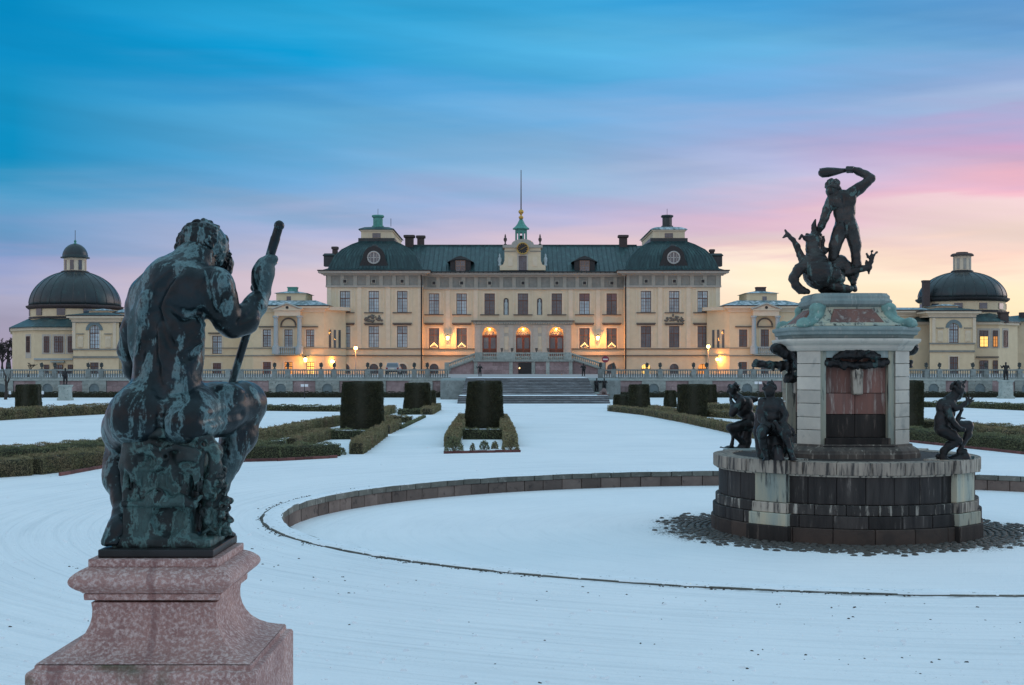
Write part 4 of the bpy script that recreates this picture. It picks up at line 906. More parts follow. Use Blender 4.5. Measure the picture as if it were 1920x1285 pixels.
# ------------------------------------------------------------------ sculpting: smooth-blended volumes turned into one continuous mesh
class Sculpt:
    def __init__(s, lo, hi, res):
        s.lo = np.array(lo, float); s.res = res; n = np.ceil((np.array(hi)-s.lo)/res).astype(int)+2; s.n = n
        s.F = np.full(n, .3, np.float32)
    def _w(s, lo, hi, pad):
        a = np.clip(np.floor((np.minimum(lo,hi)-pad-s.lo)/s.res).astype(int), 0, s.n-1); b = np.clip(np.ceil((np.maximum(lo,hi)+pad-s.lo)/s.res).astype(int)+1, 1, s.n)
        if np.any(b <= a): return None, None
        sl = tuple(slice(i,j) for i,j in zip(a,b)); g = [(s.lo[k]+s.res*np.arange(a[k],b[k])).astype(np.float32) for k in range(3)]
        return sl, (g[0][:,None,None], g[1][None,:,None], g[2][None,None,:])
    def _put(s, sl, d, k, op):
        f = s.F[sl]
        if op == 'sub': d = -d; h = np.maximum(k-np.abs(f-d),0)/k; s.F[sl] = np.maximum(f,d)+h*h*k*.25
        else: h = np.maximum(k-np.abs(f-d),0)/k; s.F[sl] = np.minimum(f,d)-h*h*k*.25
    def cone(s, a, b, ra, rb, k=.02, op='add'):
        a = np.array(a, np.float32); b = np.array(b, np.float32); r = max(ra,rb)
        sl, g = s._w(np.minimum(a,b)-r, np.maximum(a,b)+r, k*1.2+.02)
        if sl is None: return s
        ba = b-a; q = float(ba@ba)+1e-9
        t = np.clip(((g[0]-a[0])*ba[0]+(g[1]-a[1])*ba[1]+(g[2]-a[2])*ba[2])/q, 0, 1)
        d = np.sqrt((g[0]-a[0]-t*ba[0])**2+(g[1]-a[1]-t*ba[1])**2+(g[2]-a[2]-t*ba[2])**2)-(ra+(rb-ra)*t)
        s._put(sl, d, k, op); return s
    def chain(s, pts, k=.02, op='add'):
        for (a,ra),(b,rb) in zip(pts, pts[1:]): s.cone(a,b,ra,rb,k,op)
        return s
    def ell(s, c, r, k=.02, op='add', rot=None):
        c = np.array(c, np.float32); r = np.array(r, np.float32); m = r.max()
        sl, g = s._w(c-m, c+m, k*1.2+.02)
        if sl is None: return s
        p = [g[i]-c[i] for i in range(3)]
        if rot is not None:
            R = np.array(rot.to_matrix().transposed() if hasattr(rot,'to_matrix') else rot, np.float32)
            p = [R[i][0]*p[0]+R[i][1]*p[1]+R[i][2]*p[2] for i in range(3)]
        k0 = np.sqrt(sum((p[i]/r[i])**2 for i in range(3))); k1 = np.sqrt(sum((p[i]/r[i]**2)**2 for i in range(3)))+1e-6
        s._put(sl, k0*(k0-1)/k1, k, op); return s
    def box(s, c, h, rd=.02, k=.02, op='add'):
        c = np.array(c); h = np.array(h); sl, g = s._w(c-h, c+h, k*1.2+.03)
        if sl is None: return s
        q = [np.abs(g[i]-c[i])-(h[i]-rd) for i in range(3)]
        d = np.sqrt(sum(np.maximum(v,0)**2 for v in q))+np.minimum(np.maximum(np.maximum(q[0],q[1]),q[2]),0)-rd
        s._put(sl, d, k, op); return s
    def torus(s, c, n, R, r, k=.005):
        c = np.array(c); n = np.array(n)/np.linalg.norm(n); sl, g = s._w(c-R-r, c+R+r, k+.01)
        if sl is None: return s
        p = [g[i]-c[i] for i in range(3)]; h = p[0]*n[0]+p[1]*n[1]+p[2]*n[2]; l2 = p[0]**2+p[1]**2+p[2]**2
        q = np.sqrt(np.maximum(l2-h*h,0))-R; s._put(sl, np.sqrt(q*q+h*h)-r, k, 'add'); return s
    def rough(s, lo, hi, amp, fr, seed=0):
        """hammered relief inside a box"""
        sl, g = s._w(np.array(lo), np.array(hi), 0); rg = np.random.default_rng(seed); d = 0
        for o in range(4):
            f = fr*1.8**o; v = rg.normal(size=(3,3)); v = v/np.linalg.norm(v,axis=1)[:,None]*f; ph = rg.uniform(0,6.28,3)
            w = [v[i][0]*g[0]+v[i][1]*g[1]+v[i][2]*g[2]+ph[i] for i in range(3)]
            d = d+np.sin(w[0]+.8*np.sin(w[1]))*np.cos(w[2]+.6*np.sin(w[0]))/1.5**o
        s.F[sl] += (d*amp).astype(np.float32); return s
    def mesh(s, name):
        F = s.F; I = F < 0; n = F.shape
        c = [I[i:n[0]-1+i, j:n[1]-1+j, k:n[2]-1+k] for i in (0,1) for j in (0,1) for k in (0,1)]
        sm = np.zeros(c[0].shape, np.int8)
        for q in c: sm += q
        act = (sm > 0) & (sm < 8); idx = np.argwhere(act); vid = np.full(act.shape, -1, np.int64); vid[act] = np.arange(len(idx))
        P = np.zeros((len(idx),3)); cnt = np.zeros(len(idx))
        off = [(i,j,k) for i in (0,1) for j in (0,1) for k in (0,1)]
        val = [F[idx[:,0]+o[0], idx[:,1]+o[1], idx[:,2]+o[2]] for o in off]
        for a in range(8):
            for ax, st in ((0,4),(1,2),(2,1)):
                if off[a][ax]: continue
                b = a+st; va, vb = val[a], val[b]; m = (va < 0) != (vb < 0); t = np.where(m, va/np.where(m, va-vb, 1), 0)
                for x in range(3): P[:,x] += np.where(m, off[a][x]+(t if x == ax else 0), 0)
                cnt += m
        P = idx+P/cnt[:,None]; P = s.lo+P*s.res
        fs = []
        for ax in range(3):
            o1, o2 = [q for q in range(3) if q != ax]
            A = [slice(None)]*3; B = [slice(None)]*3; A[ax] = slice(0,-1); B[ax] = slice(1,None)
            ia, ib = I[tuple(A)], I[tuple(B)]; e = np.argwhere(ia != ib)
            e = e[(e[:,o1] > 0)&(e[:,o2] > 0)&(e[:,o1] < act.shape[o1])&(e[:,o2] < act.shape[o2])]
            if not len(e): continue
            ins = I[e[:,0],e[:,1],e[:,2]]
            def cell(d1,d2):
                q = e.copy(); q[:,o1] -= d1; q[:,o2] -= d2; return vid[q[:,0],q[:,1],q[:,2]]
            q = np.stack([cell(1,1),cell(0,1),cell(0,0),cell(1,0)],1)
            flip = ins if ax != 1 else ~ins
            q[~flip] = q[~flip][:,::-1]; fs.append(q)
        fs = np.concatenate(fs); fs = fs[(fs >= 0).all(1)]
        me = bpy.data.meshes.new(name); me.vertices.add(len(P)); me.loops.add(fs.size); me.polygons.add(len(fs))
        s.P = P; s.fs = fs
        me.loops.foreach_set('vertex_index', fs.ravel().astype(np.int32)); me.polygons.foreach_set('loop_start', np.arange(0,fs.size,4,dtype=np.int32))
        me.vertices.foreach_set('co', P.ravel().astype(np.float32)); me.update(calc_edges=True); me.validate()
        me.polygons.foreach_set('use_smooth', np.ones(len(me.polygons),bool)); me.update(); return me
    def build(s, name, m, parent):
        me = s.mesh(name); c = np.array((s.P[:,0].mean(), s.P[:,1].mean(), s.P[:,2].min()))
        me.vertices.foreach_set('co', (s.P-c).ravel().astype(np.float32)); me.update(); me.materials.append(m)
        o = link(name, me, None, parent, c)
        if parent is None: WL[o] = Vector(c)
        return o
def bronze(name, dark, mid, green, sc, gl=.5, gh=.62, rough=.42, stretch=(1,1,.35), bump=.003):
    m = bpy.data.materials.new(name); m.use_nodes = True; nt = m.node_tree; N = nt.nodes; L = nt.links; b = N['Principled BSDF']
    tc = N.new('ShaderNodeTexCoord'); mp = N.new('ShaderNodeMapping'); mp.inputs['Scale'].default_value = stretch; L.new(tc.outputs['Object'], mp.inputs[0])
    def noise(sc, vec, det=7, ro=.62, dist=0.0):
        n = N.new('ShaderNodeTexNoise'); n.inputs['Scale'].default_value = sc; n.inputs['Detail'].default_value = det; n.inputs['Roughness'].default_value = ro; n.inputs['Distortion'].default_value = dist
        L.new(vec, n.inputs['Vector']); return n.outputs['Fac']
    def rg(f, a, c):
        n = N.new('ShaderNodeMapRange'); n.interpolation_type = 'SMOOTHSTEP'; n.inputs[1].default_value = a; n.inputs[2].default_value = c; L.new(f, n.inputs[0]); return n.outputs[0]
    def mx(f, a, c):
        n = N.new('ShaderNodeMix'); n.data_type = 'RGBA'; L.new(f, n.inputs[0])
        for i, v in ((6,a),(7,c)):
            if isinstance(v, tuple): n.inputs[i].default_value = v+(1,)
            else: L.new(v, n.inputs[i])
        return n.outputs[2]
    n1 = noise(sc, mp.outputs[0], 8, .62, .6); n2 = noise(sc*.5, tc.outputs['Object'], 4); n3 = noise(sc*5, tc.outputs['Object'], 6, .7)
    g = N.new('ShaderNodeMath'); g.operation = 'ADD'; h = N.new('ShaderNodeMath'); h.operation = 'MULTIPLY'; h.inputs[1].default_value = .22; L.new(n3, h.inputs[0]); L.new(n1, g.inputs[0]); L.new(h.outputs[0], g.inputs[1])
    gm = rg(g.outputs[0], gl+.11, gh+.11)
    rim = N.new('ShaderNodeMath'); rim.operation = 'SUBTRACT'; L.new(g.outputs[0], rim.inputs[0]); rim.inputs[1].default_value = gl+.135
    ab = N.new('ShaderNodeMath'); ab.operation = 'ABSOLUTE'; L.new(rim.outputs[0], ab.inputs[0])
    vein = rg(ab.outputs[0], .065, .0)
    soft = tuple(.45*p_+.55*q_ for p_, q_ in zip(mid, green))
    col = mx(vein, mx(gm, mx(rg(n2, .42, .62), dark, mid), soft), tuple(.95*v for v in green)); L.new(col, b.inputs['Base Color'])
    b.inputs['Metallic'].default_value = .2; b.inputs['Specular IOR Level'].default_value = .34
    rr = N.new('ShaderNodeMapRange'); rr.inputs[3].default_value = rough; rr.inputs[4].default_value = .75; L.new(gm, rr.inputs[0]); L.new(rr.outputs[0], b.inputs['Roughness'])
    bp = N.new('ShaderNodeBump'); bp.inputs['Distance'].default_value = bump; bp.inputs['Strength'].default_value = .8; L.new(g.outputs[0], bp.inputs['Height']); L.new(bp.outputs[0], b.inputs['Normal'])
    return m
M_br1 = bronze('weathered_dark_bronze', (.004,.008,.010), (.009,.019,.025), (.100,.175,.188), 9.0, .535, .70, .33, (1,1,.28), .005)
M_br1g = bronze('green_crusted_bronze', (.012,.019,.020), (.03,.045,.046), (.075,.15,.145), 12.0, .50, .68, .5, (1,1,.6), .008)
M_br2 = bronze('brown_bronze', (.024,.022,.022), (.050,.046,.044), (.085,.14,.135), 5.0, .60, .76, .30, (1,1,.4), .004)
M_br3 = bronze('black_bronze', (.010,.011,.012), (.022,.022,.024), (.045,.09,.09), 5.0, .62, .76, .42, (1,1,.5), .004)
def J(x, y, D, r): return (P3(x,y,D), r*D/FPX)
# ------------------------------------------------------------------ the seated river god
ped = thing('pink_granite_pedestal', 'flared pink granite pedestal under the seated bronze man, lower left', 'pedestal', (-1.538, 6.13, 0))
pc = (-1.538, 6.13, 0)
def hwz(x, y):
    a = (960-x)/FPX; h = (a*6.13-1.538)/(1+a); return (h, CH-(y-HZ)*(6.13-h)/FPX)
pf = [hwz(*p) for p in ((165,1049),(165,1064))]
pe = []
zt_, zb_ = hwz(165,1064)[1], hwz(156,1113)[1]; hmin, hmax = .283, .346
for i in range(13):
    a = math.pi*i/12; pe.append((hmin+(hmax-hmin)*math.sin(a)**.8 if 0 < i < 12 else hmin+(.012 if i else 0), zt_+(zb_-zt_)*i/12))
sc_ = [hwz(156,1114), hwz(157,1126)]
cur = [hwz(*p) for p in ((171,1130),(173,1142),(172.5,1156),(168,1172),(160,1187),(147,1203),(130,1217),(108,1230),(84,1240),(66,1246))]
bs = [hwz(64,1248), hwz(64,1257), hwz(49,1262), hwz(46,1268)]; h_ = bs[-1][0]
low = [(h_,.62),(h_,.60),(h_+.03,.57),(h_+.03,.30),(h_+.10,.26),(h_+.10,.0)]
def square_part(name, pr, m, bev=.004):
    pr = list(reversed(pr)); mb = MB(); mb.sq(pc, pr); return mb.build(name, m, ped, bevel=bev)
def rock(name, spots):
    m = mat(name, (.42,.245,.215), (.30,.165,.15), 5.0, .78, .0035, 110, c3=(.60,.46,.43), s3=12, lo3=.46, hi3=.62, detail=8)
    nt = m.node_tree; N = nt.nodes; L = nt.links; b = N['Principled BSDF']; src = b.inputs['Base Color'].links[0].from_socket
    tc = N.new('ShaderNodeTexCoord'); mp = N.new('ShaderNodeMapping'); mp.inputs['Rotation'].default_value = (.2,.75,.1); mp.inputs['Scale'].default_value = (9,1.2,1.2); L.new(tc.outputs['Object'], mp.inputs[0])
    n = N.new('ShaderNodeTexNoise'); n.inputs['Scale'].default_value = 1.0; n.inputs['Detail'].default_value = 4; L.new(mp.outputs[0], n.inputs['Vector'])
    r = N.new('ShaderNodeMapRange'); r.inputs[1].default_value = .58; r.inputs[2].default_value = .66; r.inputs[4].default_value = .55; L.new(n.outputs['Fac'], r.inputs[0])
    x = N.new('ShaderNodeMix'); x.data_type = 'RGBA'; L.new(r.outputs[0], x.inputs[0]); L.new(src, x.inputs[6]); x.inputs[7].default_value = (.17,.075,.075,1)
    n2 = N.new('ShaderNodeTexNoise'); n2.inputs['Scale'].default_value = 420; n2.inputs['Detail'].default_value = 2; L.new(tc.outputs['Object'], n2.inputs['Vector'])
    r2 = N.new('ShaderNodeMapRange'); r2.inputs[1].default_value = .56; r2.inputs[2].default_value = .62; r2.inputs[4].default_value = .6; L.new(n2.outputs['Fac'], r2.inputs[0])
    y = N.new('ShaderNodeMix'); y.data_type = 'RGBA'; L.new(r2.outputs[0], y.inputs[0]); L.new(x.outputs[2], y.inputs[6]); y.inputs[7].default_value = (.085,.055,.055,1)
    if spots:
        n3 = N.new('ShaderNodeTexNoise'); n3.inputs['Scale'].default_value = 3.0; n3.inputs['Detail'].default_value = 6; L.new(tc.outputs['Object'], n3.inputs['Vector'])
        sp = N.new('ShaderNodeSeparateXYZ'); L.new(tc.outputs['Object'], sp.inputs[0])
        r3 = N.new('ShaderNodeMapRange'); r3.inputs[1].default_value = .55; r3.inputs[2].default_value = .68; r3.inputs[4].default_value = .8; L.new(n3.outputs['Fac'], r3.inputs[0])
        z = N.new('ShaderNodeMix'); z.data_type = 'RGBA'; L.new(r3.outputs[0], z.inputs[0]); L.new(y.outputs[2], z.inputs[6]); z.inputs[7].default_value = (.055,.075,.035,1); y = z
    L.new(y.outputs[2], b.inputs['Base Color']); return m
M_ped = rock('pink_granite', False); M_pedm = rock('mossy_pink_granite', True)
square_part('top_slab', pf, M_ped); square_part('torus_moulding', pe, M_ped, 0)
square_part('fillet', sc_, M_ped)
o = square_part('concave_shaft', cur, M_ped, 0)
for p in o.data.polygons: p.use_smooth = True
o.data.set_sharp_from_angle(angle=.6)
o = bpy.data.objects['torus_moulding']
for p in o.data.polygons: p.use_smooth = True
o.data.set_sharp_from_angle(angle=.7)
square_part('base_moulding', bs+low[:1], M_pedm); square_part('plinth', low[1:], M_pedm, .01)
zs = pf[0][1]
god = thing('bronze_statue', 'bronze seated man seen from behind, holding up a staff', 'statue', (-1.538, 6.13, zs))
MB().box(-1.786, -1.288, 5.885, 6.40, zs+.001, zs+.037).build('base_plate', M_br3, god, bevel=.006)
S = Sculpt((-1.86,5.82,zs+.03), (-1.02,6.66,PZ(470,6.2)+.06), .0062)
def C(pts, k=.03, op='add'): S.chain([J(*p) for p in pts], k, op)
def E(x, y, D, rx, ry, rd, k=.05, op='add', rot=None): q = D/FPX; S.ell(P3(x,y,D), (rx*q, rd, ry*q), k, op, rot)
Ry = lambda a: Matrix.Rotation(a, 3, 'Y')
# trunk, hunched forward and turned to the right
Rz = lambda a: Matrix.Rotation(a, 3, 'Z')
E(314,774,6.12,82,56,.140,.05,rot=Rz(.4)); E(262,788,6.09,58,50,.125,.06); E(346,790,6.04,62,48,.13,.06)
E(306,700,6.13,62,66,.118,.09,rot=Rz(.5)); E(310,606,6.16,74,86,.128,.08,rot=Rz(.6)); E(330,548,6.17,72,50,.118,.07,rot=Rz(.6))
C([(326,520,6.18,42),(364,492,6.24,33),(380,470,6.29,33)], .06); C([(312,532,6.20,36),(280,556,6.27,31),(266,578,6.31,28)], .07); C([(350,524,6.14,36),(398,536,6.09,35)], .05)
E(346,640,6.12,34,50,.09,.06); E(352,688,6.10,24,40,.08,.06)
def surf(x, y):
    for D_ in np.arange(5.83, 6.6, .004):
        i = np.round((P3(x,y,D_)-S.lo)/S.res).astype(int)
        if (i >= 0).all() and (i < S.n).all() and S.F[tuple(i)] < 0: return D_
    return 6.1
def bump(x, y, rx, ry, rd, out, k=.03, t=0.0): D_ = surf(x,y); E(x, y, D_+rd-out, rx, ry, rd, k, rot=Ry(t))
def groove(pts, r, dep, k=.025):
    Q = [(x, y, surf(x,y)) for x, y in pts]; C([(x, y, D_-r*D_/FPX+dep, r) for x, y, D_ in Q], k, 'sub')
bump(352,556,32,22,.05,.020,.03,-.45); bump(340,526,22,26,.05,.014,.04,-.5); bump(364,612,17,44,.05,.018,.03,.1); bump(274,576,15,36,.05,.018,.03,-.2); bump(252,628,12,44,.05,.012,.03)
bump(308,664,13,58,.05,.014,.025); bump(262,668,9,52,.04,.010,.025); bump(330,618,14,34,.04,.012,.03,.2); bump(344,700,16,26,.05,.010,.03,.5)
for i in range(4): bump(375-i,594+i*17,12,7,.03,.009,.015,.35)
groove([(334,504),(300,542),(285,590),(282,640),(288,690),(300,742)], 9, .020, .03); groove([(318,574),(344,592),(378,586)], 6, .010); groove([(345,672),(360,664),(376,652)], 5, .010); groove([(296,585),(304,620),(322,650)], 6, .008)
groove([(318,740),(350,735),(384,724)], 6, .008); groove([(300,768),(298,800),(296,822)], 8, .020); groove([(262,612),(268,640),(262,676)], 5, .008)
# right arm raised on the staff
C([(400,538,6.09,35),(412,566,6.10,32),(428,600,6.14,26),(436,610,6.16,23)], .03); E(410,546,6.06,28,36,.06,.04,rot=Ry(-.3)); E(427,572,6.08,13,30,.04,.02,rot=Ry(-.25)); groove([(392,506),(384,536),(390,566),(404,592)], 5, .012, .02); groove([(412,590),(420,566),(424,545)], 4, .008, .015)
C([(436,610,6.16,22),(458,600,6.19,26),(478,573,6.24,21),(493,549,6.28,15)], .025); E(456,608,6.16,28,15,.042,.03,rot=Ry(.45)); groove([(448,604),(468,590),(486,562)], 4, .007, .015)
# left arm, mostly hidden, resting forward
C([(266,578,6.31,28),(252,620,6.36,24),(242,656,6.40,20),(250,694,6.48,17),(276,726,6.54,14)], .03)
# right thigh, knee, shin, foot
C([(352,778,6.10,56),(410,768,6.24,47),(455,757,6.37,38),(464,756,6.40,34)], .05); E(458,752,6.40,32,30,.08,.03); groove([(384,790),(420,782),(456,776)], 6, .008, .03); bump(424,738,34,16,.06,.010,.04,.1)
C([(460,764,6.40,31),(448,815,6.36,33),(428,862,6.31,25),(411,915,6.25,16),(404,950,6.22,15),(402,972,6.20,17)], .03); E(438,838,6.30,17,34,.055,.04,rot=Ry(-.4))
C([(402,978,6.19,17),(412,992,6.24,15),(424,1000,6.32,12)], .03)
for i in range(4): C([(414+i*4,993+i,6.28,5),(424+i*5,1003,6.34,4.4)], .006)
# left thigh foreshortened, shin folded back, foot
C([(262,780,6.06,58),(242,805,6.22,46),(232,812,6.36,39)], .05)
C([(230,815,6.37,36),(224,868,6.26,31),(222,898,6.20,27),(228,938,6.12,17),(230,962,6.07,16)], .03); E(218,882,6.20,20,38,.05,.03)
C([(230,966,6.06,19),(224,990,6.01,20),(212,1006,5.985,15),(198,1016,5.95,9)], .03)
for i in range(4): C([(206-i*2+i*7,1014,5.96-.004*i,5),(193+i*8,1020,5.935,4)], .006)
S.rough((-1.9,5.8,1.7),(-1.0,6.7,3.2), .0012, 55, 3)
hd = P3(500,513,6.30); sa_, sb_ = P3(522,428,6.30), P3(430,735,6.43)
# hand: palm, four fingers curled round the staff, thumb on top
q = 6.29/FPX; ax = (sb_-sa_)/np.linalg.norm(sb_-sa_); 
C([(492,548,6.28,14),(491,530,6.275,18),(494,512,6.27,20),(497,500,6.275,18)], .015); E(491,520,6.265,17,26,.032,.02)
def on_staff(y): t = (y-428)/(735-428); return sa_+(sb_-sa_)*t
uu = np.array((1,0,.35)); uu /= np.linalg.norm(uu); vv = np.cross(ax, uu); vv /= np.linalg.norm(vv)
for i, (yy, rr_) in enumerate(((494,9.2),(508,9.6),(522,9.2),(534,8.0))):
    c = on_staff(yy); pts = []
    for k, an in enumerate((200,265,320,375,425)):
        a = math.radians(an); pts.append((c+(uu*math.cos(a)+vv*math.sin(a)*(1 if vv[1]>0 else -1)*1.0)*(.034-.002*k), rr_*q*(1-.07*k)))
    S.chain(pts, .006)
S.chain([J(488,508,6.26,10),J(494,494,6.262,10),J(504,487,6.265,9.2),J(514,486,6.27,8)], .010)
S.build('body', M_br1, god)
# head with curly hair and beard, turned to the right
S = Sculpt((-1.66,6.10,PZ(530,6.3)), (-1.16,6.62,PZ(405,6.3)), .0045)
hc = P3(380,462,6.31); q = 6.31/FPX; hr = np.array((46*q,.112,47*q))
S.ell(hc, hr, .02); S.ell(P3(402,480,6.36), (26*q,.07,30*q), .03); C([(372,486,6.27,30),(360,500,6.24,28)], .03)
C([(420,482,6.38,13),(428,494,6.39,9),(424,508,6.38,10),(414,516,6.36,10)], .02)
rg = np.random.default_rng(5)
for i in range(170):
    u = rg.normal(size=3); u /= np.linalg.norm(u)
    if u[2] < -.35 and u[1] < .2 and u[0] < .3: continue
    p = hc+u*hr*.985; R = rg.uniform(.0105,.0165)
    if rg.random() < .62: S.torus(p, u+rg.normal(size=3)*.35, R, R*.47, .004)
    else: S.cone(p, p+np.cross(u, rg.normal(size=3))*.03+np.array((0,0,-.012)), R*.62, R*.3, .005)
for i in range(46):
    p = P3(rg.uniform(408,430), rg.uniform(470,514), rg.uniform(6.31,6.39)); S.torus(p, rg.normal(size=3), .011, .0055, .004)
C([(338,480,6.25,10),(333,488,6.25,7),(336,478,6.26,9)], .01)
S.build('head', M_br1, god)
st_ = MB(); d_ = sb_-sa_; pts = [sa_+d_*t for t in (0,.05,.06,.3,.7,1.0)]
st_.tube([tuple(p) for p in pts], [.0205,.0205,.0225,.0195,.0185,.0175], 14); stf = st_.build('staff', M_br1, god, smooth=True); stf.data.set_sharp_from_angle(angle=.8)
c = sa_-ax*.012; kb = MB(); R = .0245; kb.lathe(tuple(c-np.array((0,0,R))), [(.004,0),(R*.6,R*.2),(R*.9,R*.55),(R,R),(R*.9,R*1.45),(R*.6,R*1.8),(.004,R*2)], 14); kb.build('knob', M_br1, stf, smooth=True)
# rock seat with the lion skin
S = Sculpt((-1.80,5.84,zs+.02), (-1.16,6.48,PZ(800,6.1)), .0062)
q = 6.08/FPX
S.box(P3(318,852,6.12), (74*q,.15,34*q), .04, .02); S.box(P3(314,912,6.115), (54*q,.125,48*q), .012, .012); S.box(P3(306,972,6.09), (62*q,.13,34*q), .010, .010); S.box(P3(308,940,6.085), (66*q,.135,5*q), .006, .008)
S.box(P3(318,1012,6.09), (92*q,.15,10*q), .015, .03)
rg = np.random.default_rng(9)
C([(244,822,6.02,9),(300,812,5.965,9),(350,818,5.96,8),(392,822,6.0,8),(408,842,6.03,8),(412,852,6.02,6)], .015)
C([(238,838,6.02,9),(232,870,6.02,8),(236,905,6.02,8),(240,940,6.0,9)], .02); C([(252,840,5.99,10),(250,878,5.98,9),(256,900,5.98,7)], .02)
C([(398,838,6.0,10),(404,872,6.02,11),(392,905,6.03,10),(384,930,6.03,9)], .02)
E(288,862,5.965,26,22,.03,.02); E(352,858,5.965,24,18,.03,.02); E(272,866,5.945,22,14,.05,.015,'sub'); E(350,872,5.945,15,8,.03,.01,'sub')
C([(262,846,5.955,6),(282,838,5.945,6),(308,846,5.95,6),(330,838,5.95,6),(352,842,5.95,6),(374,850,5.95,6)], .01)
E(296,930,5.975,22,12,.03,.02); C([(282,940,5.98,9),(310,944,5.965,10),(340,938,5.965,9),(362,946,5.975,9)], .02); S.torus(P3(296,926,5.955),(0,1,.2),.022,.007,.006); S.torus(P3(310,856,5.945),(0,1,0),.014,.006,.006); S.torus(P3(361,846,5.945),(0,1,0),.016,.006,.006)
E(318,976,5.965,34,26,.03,.02,'sub')
for i in range(120):
    x, y = rg.uniform(382,432), rg.uniform(880,1000)
    if abs((x-407)/25) > 1.05-(y-880)/400 and y < 930: continue
    p = P3(x-(10 if y < 930 else 0), y, rg.uniform(6.02,6.16)); S.torus(p, rg.normal(size=3), rg.uniform(.010,.018), .008, .006)
E(400,900,6.10,18,30,.07,.02); E(398,960,6.12,20,44,.08,.02); E(420,975,6.14,12,18,.04,.02)
for i in range(90):
    x = rg.uniform(250,385); y = rg.choice([rg.uniform(822,860), rg.uniform(925,950), rg.uniform(1000,1020)]); p = P3(x,y,5.975+.01*rg.random()); S.cone(p, p+rg.normal(size=3)*.016+np.array((0,0,-.012)), .008, .003, .008)
for i in range(14):
    x = 246+i*10.5; p = P3(x, 845, 5.985); S.cone(p, P3(x+rg.uniform(-5,5), rg.uniform(900,930), 5.985), .007, .004, .012)
S.rough((-1.9,5.8,1.6),(-1.0,6.7,3.2), .0018, 40, 8)
S.build('seat_with_animal_skin', M_br1g, god)
# ------------------------------------------------------------------ the fountain
def stone(name, c1, c2, c3, sc=2.0, lo3=.52, hi3=.66, rnd=.15): return mat(name, c1, c2, sc, .8, .006, 18, c3=c3, s3=2.0, lo3=lo3, hi3=hi3, stretch=(2.4,2.4,.30), rnd=rnd)
M_blk = stone('soot_black_stone', (.016,.015,.015), (.048,.043,.040), (.20,.185,.165), 2.4, .60, .76, .4)
M_pale = stone('stained_pale_stone', (.44,.40,.33), (.26,.235,.20), (.045,.042,.04), 3.2, .50, .60)
M_buff = stone('buff_pier_stone', (.44,.42,.31), (.27,.33,.30), (.05,.052,.05), 2.6, .54, .64)
M_ash = mat('pale_ashlar', (.58,.55,.475), (.48,.465,.41), 2.5, .8, .005, 20, rnd=.12, c3=(.27,.29,.27), s3=1.6, lo3=.55, hi3=.75)
M_gcor = stone('greenish_cornice_stone', (.28,.35,.34), (.19,.25,.25), (.40,.43,.40), 2.2, .55, .7)
M_red = stone('red_niche_stone', (.25,.125,.10), (.15,.088,.078), (.42,.37,.33), 2.4, .54, .68, .3)
M_wet = stone('wet_black_stone', (.014,.013,.012), (.034,.029,.026), (.15,.12,.10), 2.4, .60, .72)
M_patina = mat('verdigris_scroll', (.20,.36,.32), (.12,.22,.21), 5, .75, .004, 30, c3=(.40,.47,.43))
ft = thing('fountain', 'tall stone fountain with dark stained round tub, red niches and pale ashlar corners', 'fountain', (FX, FD, ZF))
DF = FD-2.25
zrow = [PZ(y, DF) for y in (868, 893, 949, 969, 993)]+[ZF-.02]
def ring_stones(name, r0, r1, z0, z1, n, m, ph, skip_piers=True, jit=.006):
    """n voussoir-like blocks of a circular course"""
    mb = MB(); a = math.pi/n*.985; k = 5
    pts = [(r1*math.sin(-a+2*a*i/k), -r1*math.cos(-a+2*a*i/k)) for i in range(k+1)]+[(r0*math.sin(a-2*a*i/k), -r0*math.cos(a-2*a*i/k)) for i in range(k+1)]
    mb.prism_z(pts, 0, z1-z0-.006); me = mb.mesh(name); me.materials.append(m)
    for i in range(n):
        an = 2*math.pi*(i+ph)/n; s = 1+random.uniform(-jit,jit)/2.2
        o = link(name, me, None, ft, (FX,FD,z0), an, (s,s,1)); b = o.modifiers.new('b','BEVEL'); b.width = .008; b.segments = 1
R0 = 2.245
M_rim = stone('brown_stained_rim', (.34,.29,.235), (.19,.165,.14), (.05,.046,.043), 3.0, .50, .62)
M_ledge = stone('streaked_black_ledge', (.026,.025,.024), (.07,.064,.059), (.42,.40,.345), 3.0, .55, .63, .3)
ring_stones('rim_stone', 1.92, R0+.02, zrow[1], zrow[0], 26, M_rim, .3); ring_stones('tub_panel', 1.95, R0-.07, zrow[2], zrow[1], 30, M_blk, .1)
ring_stones('ledge_stone', 1.95, R0-.01, zrow[3], zrow[2], 28, M_ledge, .5); ring_stones('plinth_stone', 1.95, R0+.03, zrow[4], zrow[3], 26, M_blk, .2)
ring_stones('footing_stone', 1.95, R0+.06, zrow[5], zrow[4], 22, mat('brown_footing', (.085,.062,.05), (.05,.04,.035), 2.5, .85, .006, 20, rnd=.2), .4)
MB().lathe((FX,FD,0), [(1.96,ZF),(1.96,zrow[0]-.02)], 48).build('tub_core', M_wet, ft); MB().lathe((FX,FD,0), [(R0-.03,zrow[1]-.03),(R0+.0,zrow[1]+.012),(R0-.1,zrow[1]+.03)], 64).build('rim_moulding', M_pale, ft)
MB().lathe((FX,FD,zrow[0]-.17), [(1.94,0),(1.94,.14),(0.02,.145)], 40).build('water', mat('icy_water', (.30,.38,.42), (.05,.06,.065), 1.2, .15, spec=.6, lo=.45, hi=.6), ft)
RP = 2.14
